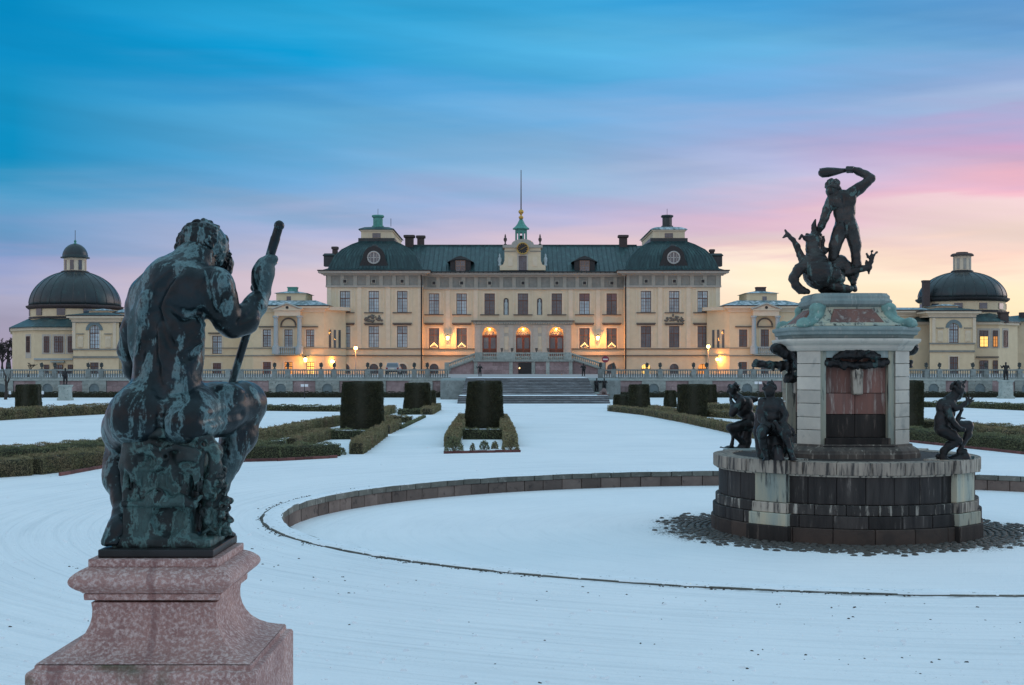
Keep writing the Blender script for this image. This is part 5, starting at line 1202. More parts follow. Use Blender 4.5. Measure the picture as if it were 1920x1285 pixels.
for k, (sx, sy) in enumerate(((-1,-1),(1,-1),(-1,1),(1,1))):
    an = math.atan2(sx, -sy)          # rotation about z so that local -y points outwards
    rz = math.atan2(sy*1.0, sx*1.0)+math.pi/2
    T = Matrix.Translation((FX+RP*.7071*sx, FD+RP*.7071*sy, 0)) @ Matrix.Rotation(rz, 4, 'Z')
    def pb(name, hw, d, z0, z1, m):
        mb = MB(); mb.M = T; mb.box(-hw,hw,-d,.45,z0+.002,z1-.002); return mb.build(name, m, ft, bevel=.01)
    pb('pier_cap', .36, .20, zrow[1], zrow[0]+.012, M_pale if sx*sy>0 or sy<0 else M_gcor); pb('pier_shaft', .30, .12, zrow[2], zrow[1], M_buff); pb('pier_band', .33, .16, zrow[3], zrow[2], M_pale); pb('pier_plinth', .37, .20, zrow[4], zrow[3], M_buff); pb('pier_footing', .40, .23, ZF-.02, zrow[4], M_wet)
# the pedestal: square with niches in its four faces and pale diagonal corner piers
DFr = FD-.97
def zf(y): return PZ(y, DFr)
HF, HC = .63, .96
def octa(hf, hc): return [(FX-hf,FD-hc),(FX+hf,FD-hc),(FX+hc,FD-hf),(FX+hc,FD+hf),(FX+hf,FD+hc),(FX-hf,FD+hc),(FX-hc,FD+hf),(FX-hc,FD-hf)]
def course(name, layers, m, bev=.01):
    mb = MB(); mb.rings([[(x,y,z) for x,y in octa(HF+g*.4142, HC+g)] for g, z in layers]); return mb.build(name, m, ft, bevel=bev)
course('pedestal_foot', [(.17,zrow[0]-.2),(.17,zf(852)),(.155,zf(849)),(.15,zf(846)),(.10,zf(841)),(.05,zf(838)),(.045,zf(834))], stone('half_stained_foot', (.06,.053,.048), (.14,.12,.10), (.40,.37,.31), 2.6, .57, .66))
MB().prism_z([(x,y) for x,y in octa(HF-.25,HC-.30)], zf(836), zf(656)).build('core', M_wet, ft)
zc_ = [zf(y) for y in (835,807,783,757,732,707,682,658)]
# corner piers: blocks one on another
for (sx, sy) in ((-1,-1),(1,-1),(-1,1),(1,1)):
    pl = [(FX+sx*HF,FD+sy*HC),(FX+sx*HC,FD+sy*HF),(FX+sx*(HC-.25),FD+sy*HF),(FX+sx*HF,FD+sy*(HC-.25))]
    for a, b in zip(zc_, zc_[1:]):
        mb = MB(); mb.prism_z(pl, a+.004, b-.004); mb.build('corner_block', M_ash, ft, bevel=.008)
# niche faces
for f in range(4):
    T = Matrix.Translation((FX,FD,0)) @ Matrix.Rotation(f*math.pi/2, 4, 'Z')
    def nb(name, x0, x1, y0, y1, z0, z1, m, bev=.006):
        mb = MB(); mb.M = T; mb.box(x0,x1,y0,y1,z0,z1); return mb.build(name, m, ft, bevel=bev)
    for s in (-1,1): nb('niche_jamb', min(s*.525,s*.626), max(s*.525,s*.626), -.90, -.5, zc_[0]+.002, zc_[-1]-.002, M_buff)
    nb('niche_lintel', -.523, .523, -.90, -.5, zf(671), zf(658), M_gcor)
    nb('niche_sill', -.55, .55, -.95, -.5, zf(834), zf(822), M_wet)
    zz_ = [zf(y) for y in (822,778,738,671)]
    for r in range(3):
        for s in (0,1):
            nb('niche_panel', (-.522 if s==0 else .004), (-.004 if s==0 else .522), -.74+random.uniform(-.006,.006), -.5, zz_[r]+.004, zz_[r+1]-.004, M_red if r else M_wet)
    nb('lower_block', -.60, .60, -1.02, -.6, zf(862), zf(836), M_wet)
    # spout: carved bracket with a mask
    S = Sculpt((-.5,-1.0,zf(745)), (.5,-.55,zf(648)), .012)
    S.box((.02,-.80,zf(722)), (.085,.09,.16), .02, .03); S.ell((.02,-.84,zf(699)), (.10,.08,.11), .04); S.ell((.02,-.92,zf(700)), (.035,.04,.03), .02); S.ell((-.02,-.905,zf(694)), (.02,.02,.02), .01); S.ell((.06,-.905,zf(694)), (.02,.02,.02), .01)
    S.box((.02,-.79,zf(737)), (.075,.07,.035), .015, .02)
    o = S.build('spout_mask', M_pale, ft)
    o.location = (T @ (o.location+WL[ft]))-WL[ft]; o.rotation_euler = (0,0,f*math.pi/2)
    S = Sculpt((-.75,-1.15,zf(700)), (.75,-.6,zf(640)), .012)
    for i in range(15):
        t = -1+2*i/14; S.ell((t*.5, -.88, zf(680)-.05*(1-t*t)*1.0+.01*math.sin(i*9)), (.055,.07,.068+.015*math.sin(i*2.1)), .025)
    for sg in (-1,1):
        for j in range(5): S.ell((sg*(.14+.055*j),-.92,zf(661+2.2*j)), (.045,.05,.10-.012*j), .02)
    S.ell((0,-.92,zf(664)), (.13,.09,.10), .05); S.chain([((-.05,-.95,zf(660)),.05),((-.18,-.93,zf(656)),.055),((-.30,-.9,zf(668)),.035),((-.34,-.9,zf(676)),.03)], .03); S.chain([((.05,-.95,zf(660)),.05),((.18,-.93,zf(656)),.055),((.30,-.9,zf(668)),.035),((.34,-.9,zf(676)),.03)], .03)
    S.ell((0,-1.0,zf(666)), (.05,.05,.06), .03); S.rough((-1,-2,0),(1,0,5), .008, 30, f)
    if f in (1,3):        # the side grotesques stick far out
        S2 = Sculpt((-.4,-1.75,zf(720)), (.4,-.7,zf(640)), .014)
        gl_ = 1.0 if f == 3 else .45
        S2.chain([((0,-.8,zf(688)),.12),((0,-.8-.3*gl_,zf(686)),.075),((0,-.8-.5*gl_,zf(684)),.06),((0,-.8-.68*gl_,zf(683)),.075)], .04); S2.ell((0,-.8-.74*gl_,zf(679)), (.085,.07,.05), .02); S2.ell((0,-.8-.74*gl_,zf(686)), (.07,.06,.035), .01)
        for j in range(4): S2.torus((0,-.86-.13*j*gl_,zf(687)), (0,1,0), .095-.008*j, .022, .02); S2.chain([((0,-.75,zf(668)),.14),((0,-1.0,zf(660)),.10),((0,-1.2,zf(652)),.08)], .04); S2.chain([((0,-.8,zf(705)),.12),((0,-.95,zf(712)),.09)], .05)
        S2.rough((-1,-2,0),(1,0,5), .010, 26, f+5); o2 = S2.build('grotesque', M_br3, ft); o2.location = (T @ (o2.location+WL[ft]))-WL[ft]; o2.rotation_euler = (0,0,f*math.pi/2)
    o = S.build('swag_and_mask', M_br3, ft); o.location = (T @ (o.location+WL[ft]))-WL[ft]; o.rotation_euler = (0,0,f*math.pi/2)
course('capital', [(.02,zf(658)),(.06,zf(653)),(.08,zf(648)),(.15,zf(643)),(.18,zf(639)),(.18,zf(635))], M_ash)
course('cornice', [(.06,zf(634.5)),(.08,zf(629)),(.13,zf(627)),(.13,zf(622)),(.17,zf(619)),(.17,zf(614)),(.12,zf(612))], M_gcor)
up_ = [(.06,zf(611.5)),(.03,zf(607)),(-.09,zf(603)),(-.22,zf(594)),(-.30,zf(584)),(-.33,zf(574))]
course('upper_block', up_, M_buff)
for f in range(4):
    T = Matrix.Translation((FX,FD,0)) @ Matrix.Rotation(f*math.pi/2, 4, 'Z'); mb = MB(); mb.M = T
    mb.rings([[(-.46,-.93,zf(606)),(.46,-.93,zf(606)),(.46,-.5,zf(606)),(-.46,-.5,zf(606))],[(-.33,-.665,zf(578)),(.33,-.665,zf(578)),(.36,-.5,zf(578)),(-.36,-.5,zf(578))]]); mb.build('red_panel', M_red, ft, bevel=.006)
    T = T @ Matrix.Rotation(math.pi/4, 4, 'Z')
    # scrolled corner consoles
    S = Sculpt((-.16,-1.5,zf(616)), (.16,-.8,zf(568)), .014); P = []
    for a, b in ((.80,574),(.86,580),(.88,589),(.95,597),(1.07,604),(1.20,607),(1.28,606)): P.append(((0,-a,zf(b)),.07))
    for dx in (-.06,.06): S.chain([((p[0]+dx,p[1],p[2]),r) for (p,r) in P], .03)
    S.ell((0,-1.26,zf(604)), (.12,.09,.08), .03); S.ell((0,-.88,zf(577)), (.13,.11,.10), .03); S.ell((0,-.93,zf(590)), (.05,.09,.10), .03)
    for i in range(5): S.ell((-.09+.045*i,-1.31,zf(609)), (.025,.05,.03), .01)
    o = S.build('scroll_console', M_patina, ft); o.location = (T @ (o.location+WL[ft]))-WL[ft]; o.rotation_euler = (0,0,f*math.pi/2+math.pi/4)
course('top_slab', [(-.34,zf(574)),(-.27,zf(569)),(-.26,zf(562)),(-.30,zf(558)),(-.30,zf(553)),(-.34,zf(549)),(-.34,zf(547.5))], M_gcor)
ZTOP = zf(547.5)
# ------------------------------------------------------------------ hero and dragon on top
DH = FD-.15
hg = thing('bronze_statue_group', 'bronze hero swinging a club over a fallen dragon, on top of the fountain', 'statue', (FX, FD, ZTOP))
def chain(pts, k=.03, op='add', d0=DH): S.chain([J(x,y,d0+dd,r) for x,y,dd,r in pts], k, op)
def ell(x, y, dd, rx, ry, rd, k=.04, op='add', rot=None, d0=DH): q = (d0+dd)/FPX; S.ell(P3(x,y,d0+dd), (rx*q, rd, ry*q), k, op, rot)
S = Sculpt((PX(1515,DH),DH-.55,ZTOP-.01), (PX(1655,DH),DH+.75,PZ(298,DH)), .0125)
ell(1562,351,.0,12.5,15,.13,.02); ell(1556,359,-.02,8,9,.09,.02); chain([(1566,362,.0,9),(1572,370,.02,9)], .03)
for i in range(60):
    u = RNG.normal(size=3); u /= np.linalg.norm(u)
    if u[2] < -.3: continue
    q = DH/FPX; S.ell(P3(1562,350,DH)+u*np.array((12.5*q,.13,14*q)), (.03,.03,.03), .015)
ell(1580,376,.02,25,20,.16,.05); ell(1583,396,.02,21,24,.145,.05); ell(1586,418,.02,20,18,.135,.05)
ell(1577,430,-.02,13,15,.14,.04); ell(1597,430,-.02,13,15,.14,.04)
chain([(1582,366,-.135,3),(1585,390,-.135,3),(1588,418,-.125,3),(1587,440,-.15,3)], .05, 'sub'); ell(1568,378,-.08,9,12,.06,.04); ell(1597,374,-.08,9,12,.06,.04)
chain([(1598,362,.0,12),(1612,353,-.02,11),(1626,342,-.03,8.5),(1633,335,-.02,8),(1624,328,.02,7.5),(1610,322,.06,7),(1600,318,.08,5.5)], .025); ell(1594,318,.09,8,6,.06,.02)
for i in range(4): chain([(1598-3.2*i,314,.03,2.4),(1597-3.2*i,319,.0,2.4),(1598-3.2*i,323,.05,2.2)], .008)
chain([(1560,376,.0,11),(1551,393,.02,9),(1547,408,.03,8),(1540,424,.08,7),(1534,436,.12,5)], .025); ell(1531,441,.13,6,6,.05,.02)
for i in range(4): chain([(1527+2.6*i,439,.10,2.2),(1525+2.6*i,447,.09,2),(1527+2.6*i,452,.13,1.8)], .006)
chain([(1597,434,.0,14),(1603,458,.0,11.5),(1605,482,-.01,8.5),(1606,496,.0,9.5),(1603,515,.03,7),(1600,532,.05,5)], .025); chain([(1600,538,.05,6),(1603,543,-.12,5)], .02)
chain([(1575,434,.0,14),(1566,460,.0,12),(1562,483,.05,9),(1567,505,.16,9),(1576,528,.24,6),(1572,540,.26,6)], .025); chain([(1572,542,.26,6),(1566,544,.12,5)], .02)
S.rough((0,0,0),(20,40,10), .003, 40, 2)
S.build('hero', M_br2, hg)
cl = MB(); p0, p1 = P3(1601,318,DH+.10), P3(1536,325,DH-.02); cl.tube([tuple(p0+(p1-p0)*t) for t in (0,.15,.35,.55,.75,.92,1.0)], [.028,.03,.045,.07,.088,.085,.045], 12)
for i in range(16):
    t = random.uniform(.35,.95); a = random.uniform(0,6.28); c = p0+(p1-p0)*t; cl.cbox((c[0], c[1]+.075*math.cos(a)*t, c[2]+.075*math.sin(a)*t), (.02,.014,.014))
cl.build('club', M_br2, hg, smooth=True)
S = Sculpt((PX(1462,DH),DH-.75,ZTOP-.01), (PX(1650,DH),DH+.6,PZ(405,DH)), .0125)
ell(1535,512,-.05,29,31,.34,.05); ell(1530,488,-.05,20,18,.22,.06); ell(1562,522,.0,22,18,.25,.05)
chain([(1528,482,-.05,17),(1524,466,.0,13),(1526,452,.05,14),(1531,444,.08,11)], .04)              # neck, head thrown back
chain([(1522,450,.05,10),(1512,447,.02,6),(1506,444,.0,3)], .02); chain([(1503,442,.0,3),(1499,448,.0,2)], .01)      # open jaw
chain([(1538,462,.05,8),(1543,452,.05,4),(1545,444,.05,2)], .02); chain([(1546,470,.03,8),(1552,468,.03,4)], .02)
chain([(1527,440,.1,7),(1526,424,.1,4.5),(1529,412,.1,2)], .02); chain([(1519,444,.1,5),(1513,440,.1,3)], .01)
chain([(1508,492,-.05,9),(1500,478,-.05,6.5),(1494,462,-.05,6),(1487,450,-.05,4.5),(1477,440,-.05,4)], .02); chain([(1477,440,-.05,4),(1472,432,-.05,2)], .015); chain([(1476,441,-.05,4),(1468,446,-.05,2)], .015)
chain([(1514,494,-.1,12),(1498,505,-.15,10),(1488,522,-.18,9),(1493,536,-.2,8),(1503,546,-.2,8),(1512,548,-.2,7)], .03)
chain([(1560,505,.0,13),(1575,492,.05,13),(1588,502,.05,11),(1598,518,.05,9),(1600,530,.02,6)], .04); ell(1566,515,-.22,13,13,.14,.03)
chain([(1588,512,.0,8),(1602,508,-.05,6.5),(1618,504,-.08,6),(1629,502,-.08,5.5)], .02)
chain([(1629,502,-.08,5.5),(1633,490,-.08,4.5),(1635,480,-.08,4)], .015); chain([(1629,505,-.08,4),(1629,513,-.08,2)], .01)
for a, b, c2, d in ((1628,482,1625,476),(1634,478,1634,472),(1638,479,1643,474)): chain([(1635,486,-.08,3.2),(a,b,-.08,2.4),(c2,d,-.08,1.8)], .008); S.torus(P3(c2+1,d,DH-.08), (0,1,0), .017, .009, .005)
chain([(1625,490,-.08,3),(1624,496,-.08,2)], .008)
chain([(1560,535,-.1,9),(1580,540,-.15,7),(1596,542,-.18,5)], .03); chain([(1545,540,.1,12),(1590,543,.1,8)], .03)
S.rough((0,0,0),(20,40,10), .005, 34, 4)
S.build('dragon', M_br2, hg)
# ------------------------------------------------------------------ the three figures on the tub
def fig(lab, sx, sy, fn, lo, hi, D0):
    global S
    zb = zrow[0]+.014
    t = thing('bronze_figure', lab, 'statue', (PX((lo[0]+hi[0])/2,D0), D0, zb), 'bronze figures on the fountain tub')
    S = Sculpt((PX(lo[0],D0), D0-.5, zb-.005), (PX(hi[0],D0), D0+.5, PZ(lo[1],D0)), .0115)
    fn(lambda p, k=.025, op='add': chain(p, k, op, D0), lambda *a, **k: ell(*a, d0=D0, **k)); S.rough((0,0,0),(20,40,10), .003, 45, 6); S.build('body', M_br3, t); return t
def hair(x, y, D0, r, n):
    q = D0/FPX
    for i in range(n):
        u = RNG.normal(size=3); u /= np.linalg.norm(u)
        if u[2] > -.2: S.ell(P3(x,y,D0)+u*r*q, (.03,.03,.03), .012)
D1, D2 = FD-RP*.7071-.05, FD+RP*.7071
def f_left(c, e):
    e(1374,732,0,9,11,.10); hair(1376,729,D2,10,34); c([(1366,733,0,3),(1364,736,0,2)],.01); c([(1378,741,0,7),(1386,748,0,9)]); e(1396,764,0,16,21,.15,rot=Matrix.Rotation(-.35,3,'Y')); e(1405,787,0,13,17,.15); e(1406,798,0,12,9,.15)
    c([(1390,752,-.16,8),(1378,770,-.2,6.5),(1373,776,-.2,6),(1374,764,-.15,5),(1374,757,-.1,4)]); c([(1373,757,-.05,4.5),(1370,750,0,3),(1370,743,0,1.8)],.01)
    c([(1396,750,.14,7),(1408,750,.2,7),(1417,749,.2,5)])
    c([(1403,796,-.08,11),(1385,800,-.12,10),(1370,802,-.12,8)]); c([(1370,803,-.12,7.5),(1378,815,-.1,6.5),(1390,828,-.05,4.5),(1395,833,-.05,4)])
    c([(1404,798,.1,10),(1390,806,.12,8),(1390,822,.1,6),(1393,832,.08,4)])
    c([(1361,846,0,3),(1352,840,0,3)],.01); c([(1356,845,0,6),(1366,846,0,10),(1382,848,0,9),(1396,842,0,9),(1402,828,0,7),(1403,818,0,6)]); c([(1403,819,0,4),(1397,812,0,2)],.01); c([(1372,836,0,4),(1374,824,0,3),(1373,816,0,2)],.01)
    c([(1404,802,.0,9),(1398,824,.02,8),(1392,846,.02,12)]); S.box(P3(1383,855,D2),(.33,.25,.05),.02,.03)
fig('bronze crouching horn blower facing left on the far left of the fountain tub', -1, 1, f_left, (1340,705), (1432,870), D2)
def f_mid(c, e):
    e(1443,733,-.02,10.5,13,.11); hair(1443,729,D1,11,40); c([(1446,720,0,3),(1447,713,0,1.5)],.01); c([(1434,723,0,3),(1431,718,0,1.5)],.01); c([(1444,743,0,8),(1445,751,0,11)]); e(1445,764,0,20,17,.15); e(1446,784,0,17,20,.15); e(1447,802,0,19,12,.18)
    c([(1430,754,0,9),(1427,772,-.05,8.5),(1428,786,-.1,7.5),(1436,796,-.2,6.5),(1443,799,-.25,5)]); c([(1460,754,0,9),(1466,768,-.05,8),(1472,778,-.1,7),(1470,788,-.18,6),(1464,792,-.22,5)]); e(1434,790,.04,14,22,.15); e(1460,790,.04,14,20,.15); c([(1426,770,.1,9),(1424,810,.08,11),(1430,850,.05,12)],.05)
    c([(1438,802,-.05,12),(1430,808,-.3,11),(1428,814,-.38,10)]); c([(1428,815,-.38,9),(1432,836,-.3,8),(1438,856,-.25,5.5),(1437,864,-.3,6),(1430,868,-.4,4)])
    c([(1458,802,-.05,12),(1470,806,-.25,11),(1476,812,-.32,9)]); c([(1476,813,-.32,8.5),(1480,836,-.25,7.5),(1484,856,-.2,5.5),(1490,866,-.3,5)])
    c([(1453,792,-.32,4),(1462,806,-.36,5),(1474,824,-.36,6),(1482,844,-.36,5),(1488,862,-.36,4)]); c([(1470,800,-.2,10),(1484,808,-.2,6),(1488,816,-.2,3)])
    e(1455,838,-.05,24,26,.2); c([(1458,845,-.28,10),(1460,862,-.3,11)]); c([(1486,864,-.25,8),(1494,868,-.2,6)]); S.box(P3(1458,869,D1),(.36,.3,.045),.02,.04)
fig('bronze seated figure facing forward on the near left of the fountain tub', -1, -1, f_mid, (1410,703), (1506,878), D1)
def f_right(c, e):
    e(1797,731,0,11,12,.11); hair(1796,727,D1,11,34); c([(1785,723,0,4),(1783,729,0,3)],.01); c([(1800,722,0,4),(1808,717,0,2.5),(1811,714,0,1.5)],.01); c([(1807,734,0,3),(1810,737,0,2)],.01); c([(1801,741,0,5),(1798,746,0,4)],.01)
    c([(1790,742,0,9),(1783,750,0,12)]); e(1773,768,0,17,22,.15,rot=Matrix.Rotation(.45,3,'Y')); e(1766,790,0,14,20,.15); e(1766,804,0,14,11,.16)
    c([(1784,757,-.1,7),(1792,766,-.15,5.5),(1800,764,-.15,5),(1808,758,-.15,4.2),(1812,755,-.15,4.6)])
    for a, b in ((1811,744),(1817,743),(1824,746),(1826,751),(1820,757)): c([(1813,755,-.15,3.4),((1813+a)/2+.6,(755+b)/2,-.15,2.2),(a,b,-.15,1.6)],.006)
    c([(1776,765,-.17,8),(1782,784,-.2,6.5),(1791,797,-.2,5.5),(1799,804,-.2,4.5),(1806,806,-.2,4.5)])
    c([(1768,806,.05,12),(1796,800,.08,11),(1816,798,.08,9)]); c([(1817,799,.08,8),(1815,815,.06,7),(1808,828,.03,5),(1803,838,.0,4)]); c([(1803,838,0,4.5),(1797,846,0,4)])
    c([(1770,808,-.1,13),(1784,816,-.12,10.5),(1797,826,-.12,8)]); c([(1796,828,-.12,8),(1780,836,-.1,8),(1770,846,-.08,7),(1768,858,-.08,6),(1778,866,-.1,5)])
    c([(1793,790,-.05,4),(1798,780,-.05,3.5),(1804,768,-.08,3)],.01); c([(1796,790,-.05,2.5),(1802,784,-.05,1.8),(1810,785,-.05,1.2)],.008)
    c([(1818,862,0,6),(1808,858,0,11),(1794,862,0,11),(1780,864,0,9)]); c([(1800,852,0,6),(1810,845,0,4)],.02); c([(1818,862,0,5),(1825,858,0,3)],.02); c([(1768,860,.05,9),(1760,856,.05,6)],.02); S.box(P3(1790,868,D1),(.34,.3,.045),.02,.04)
fig('bronze crouching figure with outspread hand facing right on the fountain tub', 1, -1, f_right, (1742,706), (1832,878), D1)
# ------------------------------------------------------------------ clipped greenery
M_box = mat('box_hedge_leaf', (.165,.160,.075), (.26,.225,.12), 2.0, .65, island=.55, c3=(.28,.20,.12), s3=.6, lo3=.5, hi3=.7)
M_boxg = mat('green_box_leaf', (.105,.13,.066), (.19,.20,.10), 2.0, .65, island=.55)
M_yewl = mat('dark_yew_leaf', (.030,.036,.019), (.058,.060,.027), 2.5, .6, island=.5, c3=(.062,.058,.024), s3=.9, lo3=.52, hi3=.7)
M_core = mat('twig_core', (.020,.022,.012), (.032,.030,.018), 4, .9)
def leaves(name, P, Nn, size, m, parent, seed=0):
    """leaf-sized quads scattered on a surface (positions, normals)"""
    g = np.random.default_rng(seed); n = len(P)
    d = Nn*.8+g.normal(size=(n,3))*.75; d[:,2] += .25; d /= np.linalg.norm(d,axis=1)[:,None]
    t = np.cross(d, g.normal(size=(n,3))); t /= np.linalg.norm(t,axis=1)[:,None]+1e-9
    L_ = size*g.uniform(.8,1.9,n)[:,None]; w = size*g.uniform(.35,.6,n)[:,None]; b = P-d*L_*.4
    V = np.stack([b, b+d*L_*.55+t*w, b+d*L_, b+d*L_*.55-t*w],1).reshape(-1,3); c = np.array((V[:,0].mean(), V[:,1].mean(), V[:,2].min()))
    me = bpy.data.meshes.new(name); me.vertices.add(n*4); me.loops.add(n*4); me.polygons.add(n)
    me.vertices.foreach_set('co', (V-c).ravel().astype(np.float32)); me.loops.foreach_set('vertex_index', np.arange(n*4,dtype=np.int32)); me.polygons.foreach_set('loop_start', np.arange(0,n*4,4,dtype=np.int32))
    me.update(calc_edges=True); me.materials.append(m); o = link(name, me, None, parent, c); o['kind'] = 'stuff'; return o
HSEED = [0]
def hedge(label, pts, w=.32, h=.33, m=None, px=True, dens=1.0, grp=None, z0=0.0):
    """a low clipped hedge along ground points given as photo (x, y of the foot)"""
    HSEED[0] += 1; g = np.random.default_rng(100+HSEED[0])
    W = [np.array((PX(x,GD(y)), GD(y))) for x,y in pts] if px else [np.array(p) for p in pts]
    t = thing('box_hedge', label, 'hedge', (W[0][0],W[0][1],z0), grp); core = MB(); Pl, Nl = [], []
    for a, b in zip(W, W[1:]):
        d = b-a; L_ = np.linalg.norm(d); u = d/L_; v = np.array((-u[1],u[0])); nseg = max(2, int(L_/.5)); rs = []
        Dm = (a[1]+b[1])/2; sz = max(.016, Dm*.00052); den = dens*1.0/(sz*sz*.9)
        for i in range(nseg+1):
            c = a+d*i/nseg; k = 1+g.uniform(-.09,.09); ww, hh = w/2*.86*k, h*.9*(1+g.uniform(-.07,.07)); e0 = .3 if i in (0,nseg) else 0
            rs.append([(c[0]-v[0]*ww,c[1]-v[1]*ww,z0-.02),(c[0]-v[0]*ww*(.95-e0),c[1]-v[1]*ww*(.95-e0),z0+hh*.85),(c[0]-v[0]*ww*.6,c[1]-v[1]*ww*.6,z0+hh),(c[0]+v[0]*ww*.6,c[1]+v[1]*ww*.6,z0+hh),(c[0]+v[0]*ww*(.95-e0),c[1]+v[1]*ww*(.95-e0),z0+hh*.85),(c[0]+v[0]*ww,c[1]+v[1]*ww,z0-.02)])
        core.rings(rs)
        n = int(L_*(w+2*h)*den); s = g.uniform(-.02,L_+.02,n); q = g.uniform(-1,1,n)*(h+w/2)
        lump = 1+.14*np.sin(s*6+HSEED[0])*np.sin(s*2.3)+.07*np.sin(s*15+HSEED[0])
        top = np.abs(q) < w/2; off = np.where(top, q, np.sign(q)*w/2); zz = np.where(top, h, h-(np.abs(q)-w/2)); zz = np.maximum(zz,0)*lump; off = off*(1+.10*np.sin(s*5+1.7*HSEED[0]))
        rnd = (~top)&(zz > h*.85); off = np.where(rnd, off*.9, off)
        Pl.append(np.stack([a[0]+u[0]*s+v[0]*off, a[1]+u[1]*s+v[1]*off, z0+zz+g.normal(size=n)*.012+np.where(g.random(n)<.04,.04,0)*top],1)); sg = np.sign(q)
        Nl.append(np.stack([np.where(top,0,v[0]*sg), np.where(top,0,v[1]*sg), np.where(top,1.,.1)],1))
        # end faces
        for e, sg_ in ((a,-1),(b,1)):
            n2 = int(w*h*den); Pl.append(np.stack([e[0]+v[0]*(k_ := g.uniform(-w/2,w/2,n2)), e[1]+v[1]*k_, z0+g.uniform(0,h,n2)],1)); Nl.append(np.tile(np.array((u[0]*sg_,u[1]*sg_,.1)),(n2,1)))
    core.build('twigs', M_core, t); leaves('foliage', np.concatenate(Pl), np.concatenate(Nl), sz, m or M_box, t, HSEED[0]); return t
def topiary(label, x, y0, y1, w, wt=None, dep=None, tag_=None, depth=None):
    """clipped yew block: photo centre x, top and foot rows, foot width in pixels"""
    HSEED[0] += 1; g = np.random.default_rng(300+HSEED[0]); D = depth or GD(y1); q = D/FPX
    hw = w/2*q; ht = (wt or w*.93)/2*q; zt = PZ(y0,D); c = (PX(x,D), D+hw)
    t = thing('topiary', label, 'topiary', (c[0],c[1],0), 'clipped yew blocks'); dp = dep or 1.0
    def sup(th, e=4.5): cs, sn = np.cos(th), np.sin(th); return np.sign(cs)*np.abs(cs)**(2/e), np.sign(sn)*np.abs(sn)**(2/e)
    rs = []; th = np.linspace(0,2*math.pi,33)[:-1]; X_, Y_ = sup(th)
    for f, k in ((0,1),(.3,1.0),(.7,.99),(.93,.985),(.985,.95),(1,.88)):
        r = (hw+(ht-hw)*f)*k*.975; rs.append([(c[0]+r*a, c[1]+r*dp*b, f*zt*.985) for a,b in zip(X_,Y_)])
    MB().rings(rs).build('dense_core', M_core, t, smooth=True); MB().tube([(c[0],c[1],-.05),(c[0],c[1],zt*.6)], [.12,.08], 8).build('trunk', M_chim, t)
    sz = max(.018, D*.00045); n = int(8*hw*zt/(sz*sz*.55)); th = g.uniform(0,2*math.pi,n); f = g.uniform(0,1,n); a, b = sup(th)
    lum = 1+.022*np.sin(th*5+f*6+HSEED[0])+.018*np.sin(th*11-f*13)+g.normal(size=n)*.008+np.where(g.random(n)<.03,.03,0); r = (hw+(ht-hw)*f)*np.where(f>.96,.97,1)*lum
    P = np.stack([c[0]+r*a, c[1]+r*dp*b, f*zt],1); Nn = np.stack([a,b*1.0,np.zeros(n)+.15],1)
    n2 = int(4*ht*ht*dp/(sz*sz*.6)); rr = np.sqrt(g.uniform(0,1,n2)); th2 = g.uniform(0,2*math.pi,n2); a2, b2 = sup(th2)
    P2 = np.stack([c[0]+ht*rr*a2, c[1]+ht*dp*rr*b2, zt*(1+.008*np.sin(a2*9))*np.ones(n2)],1)
    leaves('crown', np.concatenate([P,P2]), np.concatenate([Nn,np.tile((0,0,1.),(n2,1))]), sz, M_yewl, t, HSEED[0]+50); return t
topiary('tall dark clipped yew block in the left parterre bed, nearest the seated statue', 675.5, 717, 806, 79, 73)
topiary('tall dark clipped yew block in the narrow bed left of the middle path', 908, 716, 804, 74, 63)
topiary('dark clipped yew block before the wall, left of the middle path', 781, 719, 774, 52, 45)
topiary('short clipped yew half hidden behind another block, left of the path', 806, 733, 770, 22, 19, depth=83)
topiary('dark clipped yew block at the far left edge of the garden', 46, 722, 767, 42, 39)
topiary('broad dark clipped yew block right of the path, nearest the horn blower', 1301, 722, 783, 53, 51)
topiary('clipped yew hidden behind the broad block right of the path', 1333, 722, 768, 26, 22, depth=80)
topiary('dark clipped yew block beside the foot of the stairs', 1200, 722, 769, 40, 36)
topiary('low clipped yew left of the block at the stairs foot', 1168, 741, 766, 34, 30)
topiary('small clipped yew between two blocks right of the path', 1258, 733, 766, 24, 19, depth=84)
topiary('dark clipped yew block just right of the fountain pedestal', 1708, 715, 809, 56, 54)
HB = 'low box hedges of the parterre'
hedge('box hedge at the left picture edge with a gap beside it', [(-70,899),(50,891)], .5, .42, grp=HB)
hedge('front box hedge left of the seated statue, along brick edging', [(64,890),(204,872),(300,866)], .5, .42, grp=HB)
hedge('back box hedge rows left of the seated statue', [(-60,871),(100,862),(205,850)], .45, .36, M_boxg, grp=HB)
hedge('rearmost box hedge left of the seated statue', [(-60,862),(90,852),(205,842)], .3, .30, grp=HB)
hedge('front box hedge right of the seated statue above brick edging', [(440,863),(520,860),(632,855)], .42, .36, M_boxg, grp=HB)
hedge('box hedge running from the bed front towards the left yew block', [(668,852),(690,837),(716,818)], .42, .36, grp=HB)
hedge('short box hedge before the tallest left yew block', [(622,824),(714,823)], .36, .33, M_boxg, grp=HB)
hedge('slanting inner box hedge of the left bed', [(545,842),(616,822)], .42, .34, grp=HB)
hedge('long slanting outer box hedge of the left bed', [(440,843),(500,826),(580,808),(638,797)], .36, .36, grp=HB)
hedge('inner box hedge curling behind the bed front', [(450,850),(480,847),(530,843)], .36, .30, M_boxg, grp=HB)
hedge('box hedge stub just right of the left yew block', [(722,814),(743,804)], .40, .36, grp=HB)
hedge('short row of box right of the left yew block', [(713,796),(735,792),(770,793)], .34, .28, grp=HB)
hedge('thin box line along the path towards the stairs', [(750,805),(775,793),(796,783)], .12, .10, M_boxg, grp=HB)
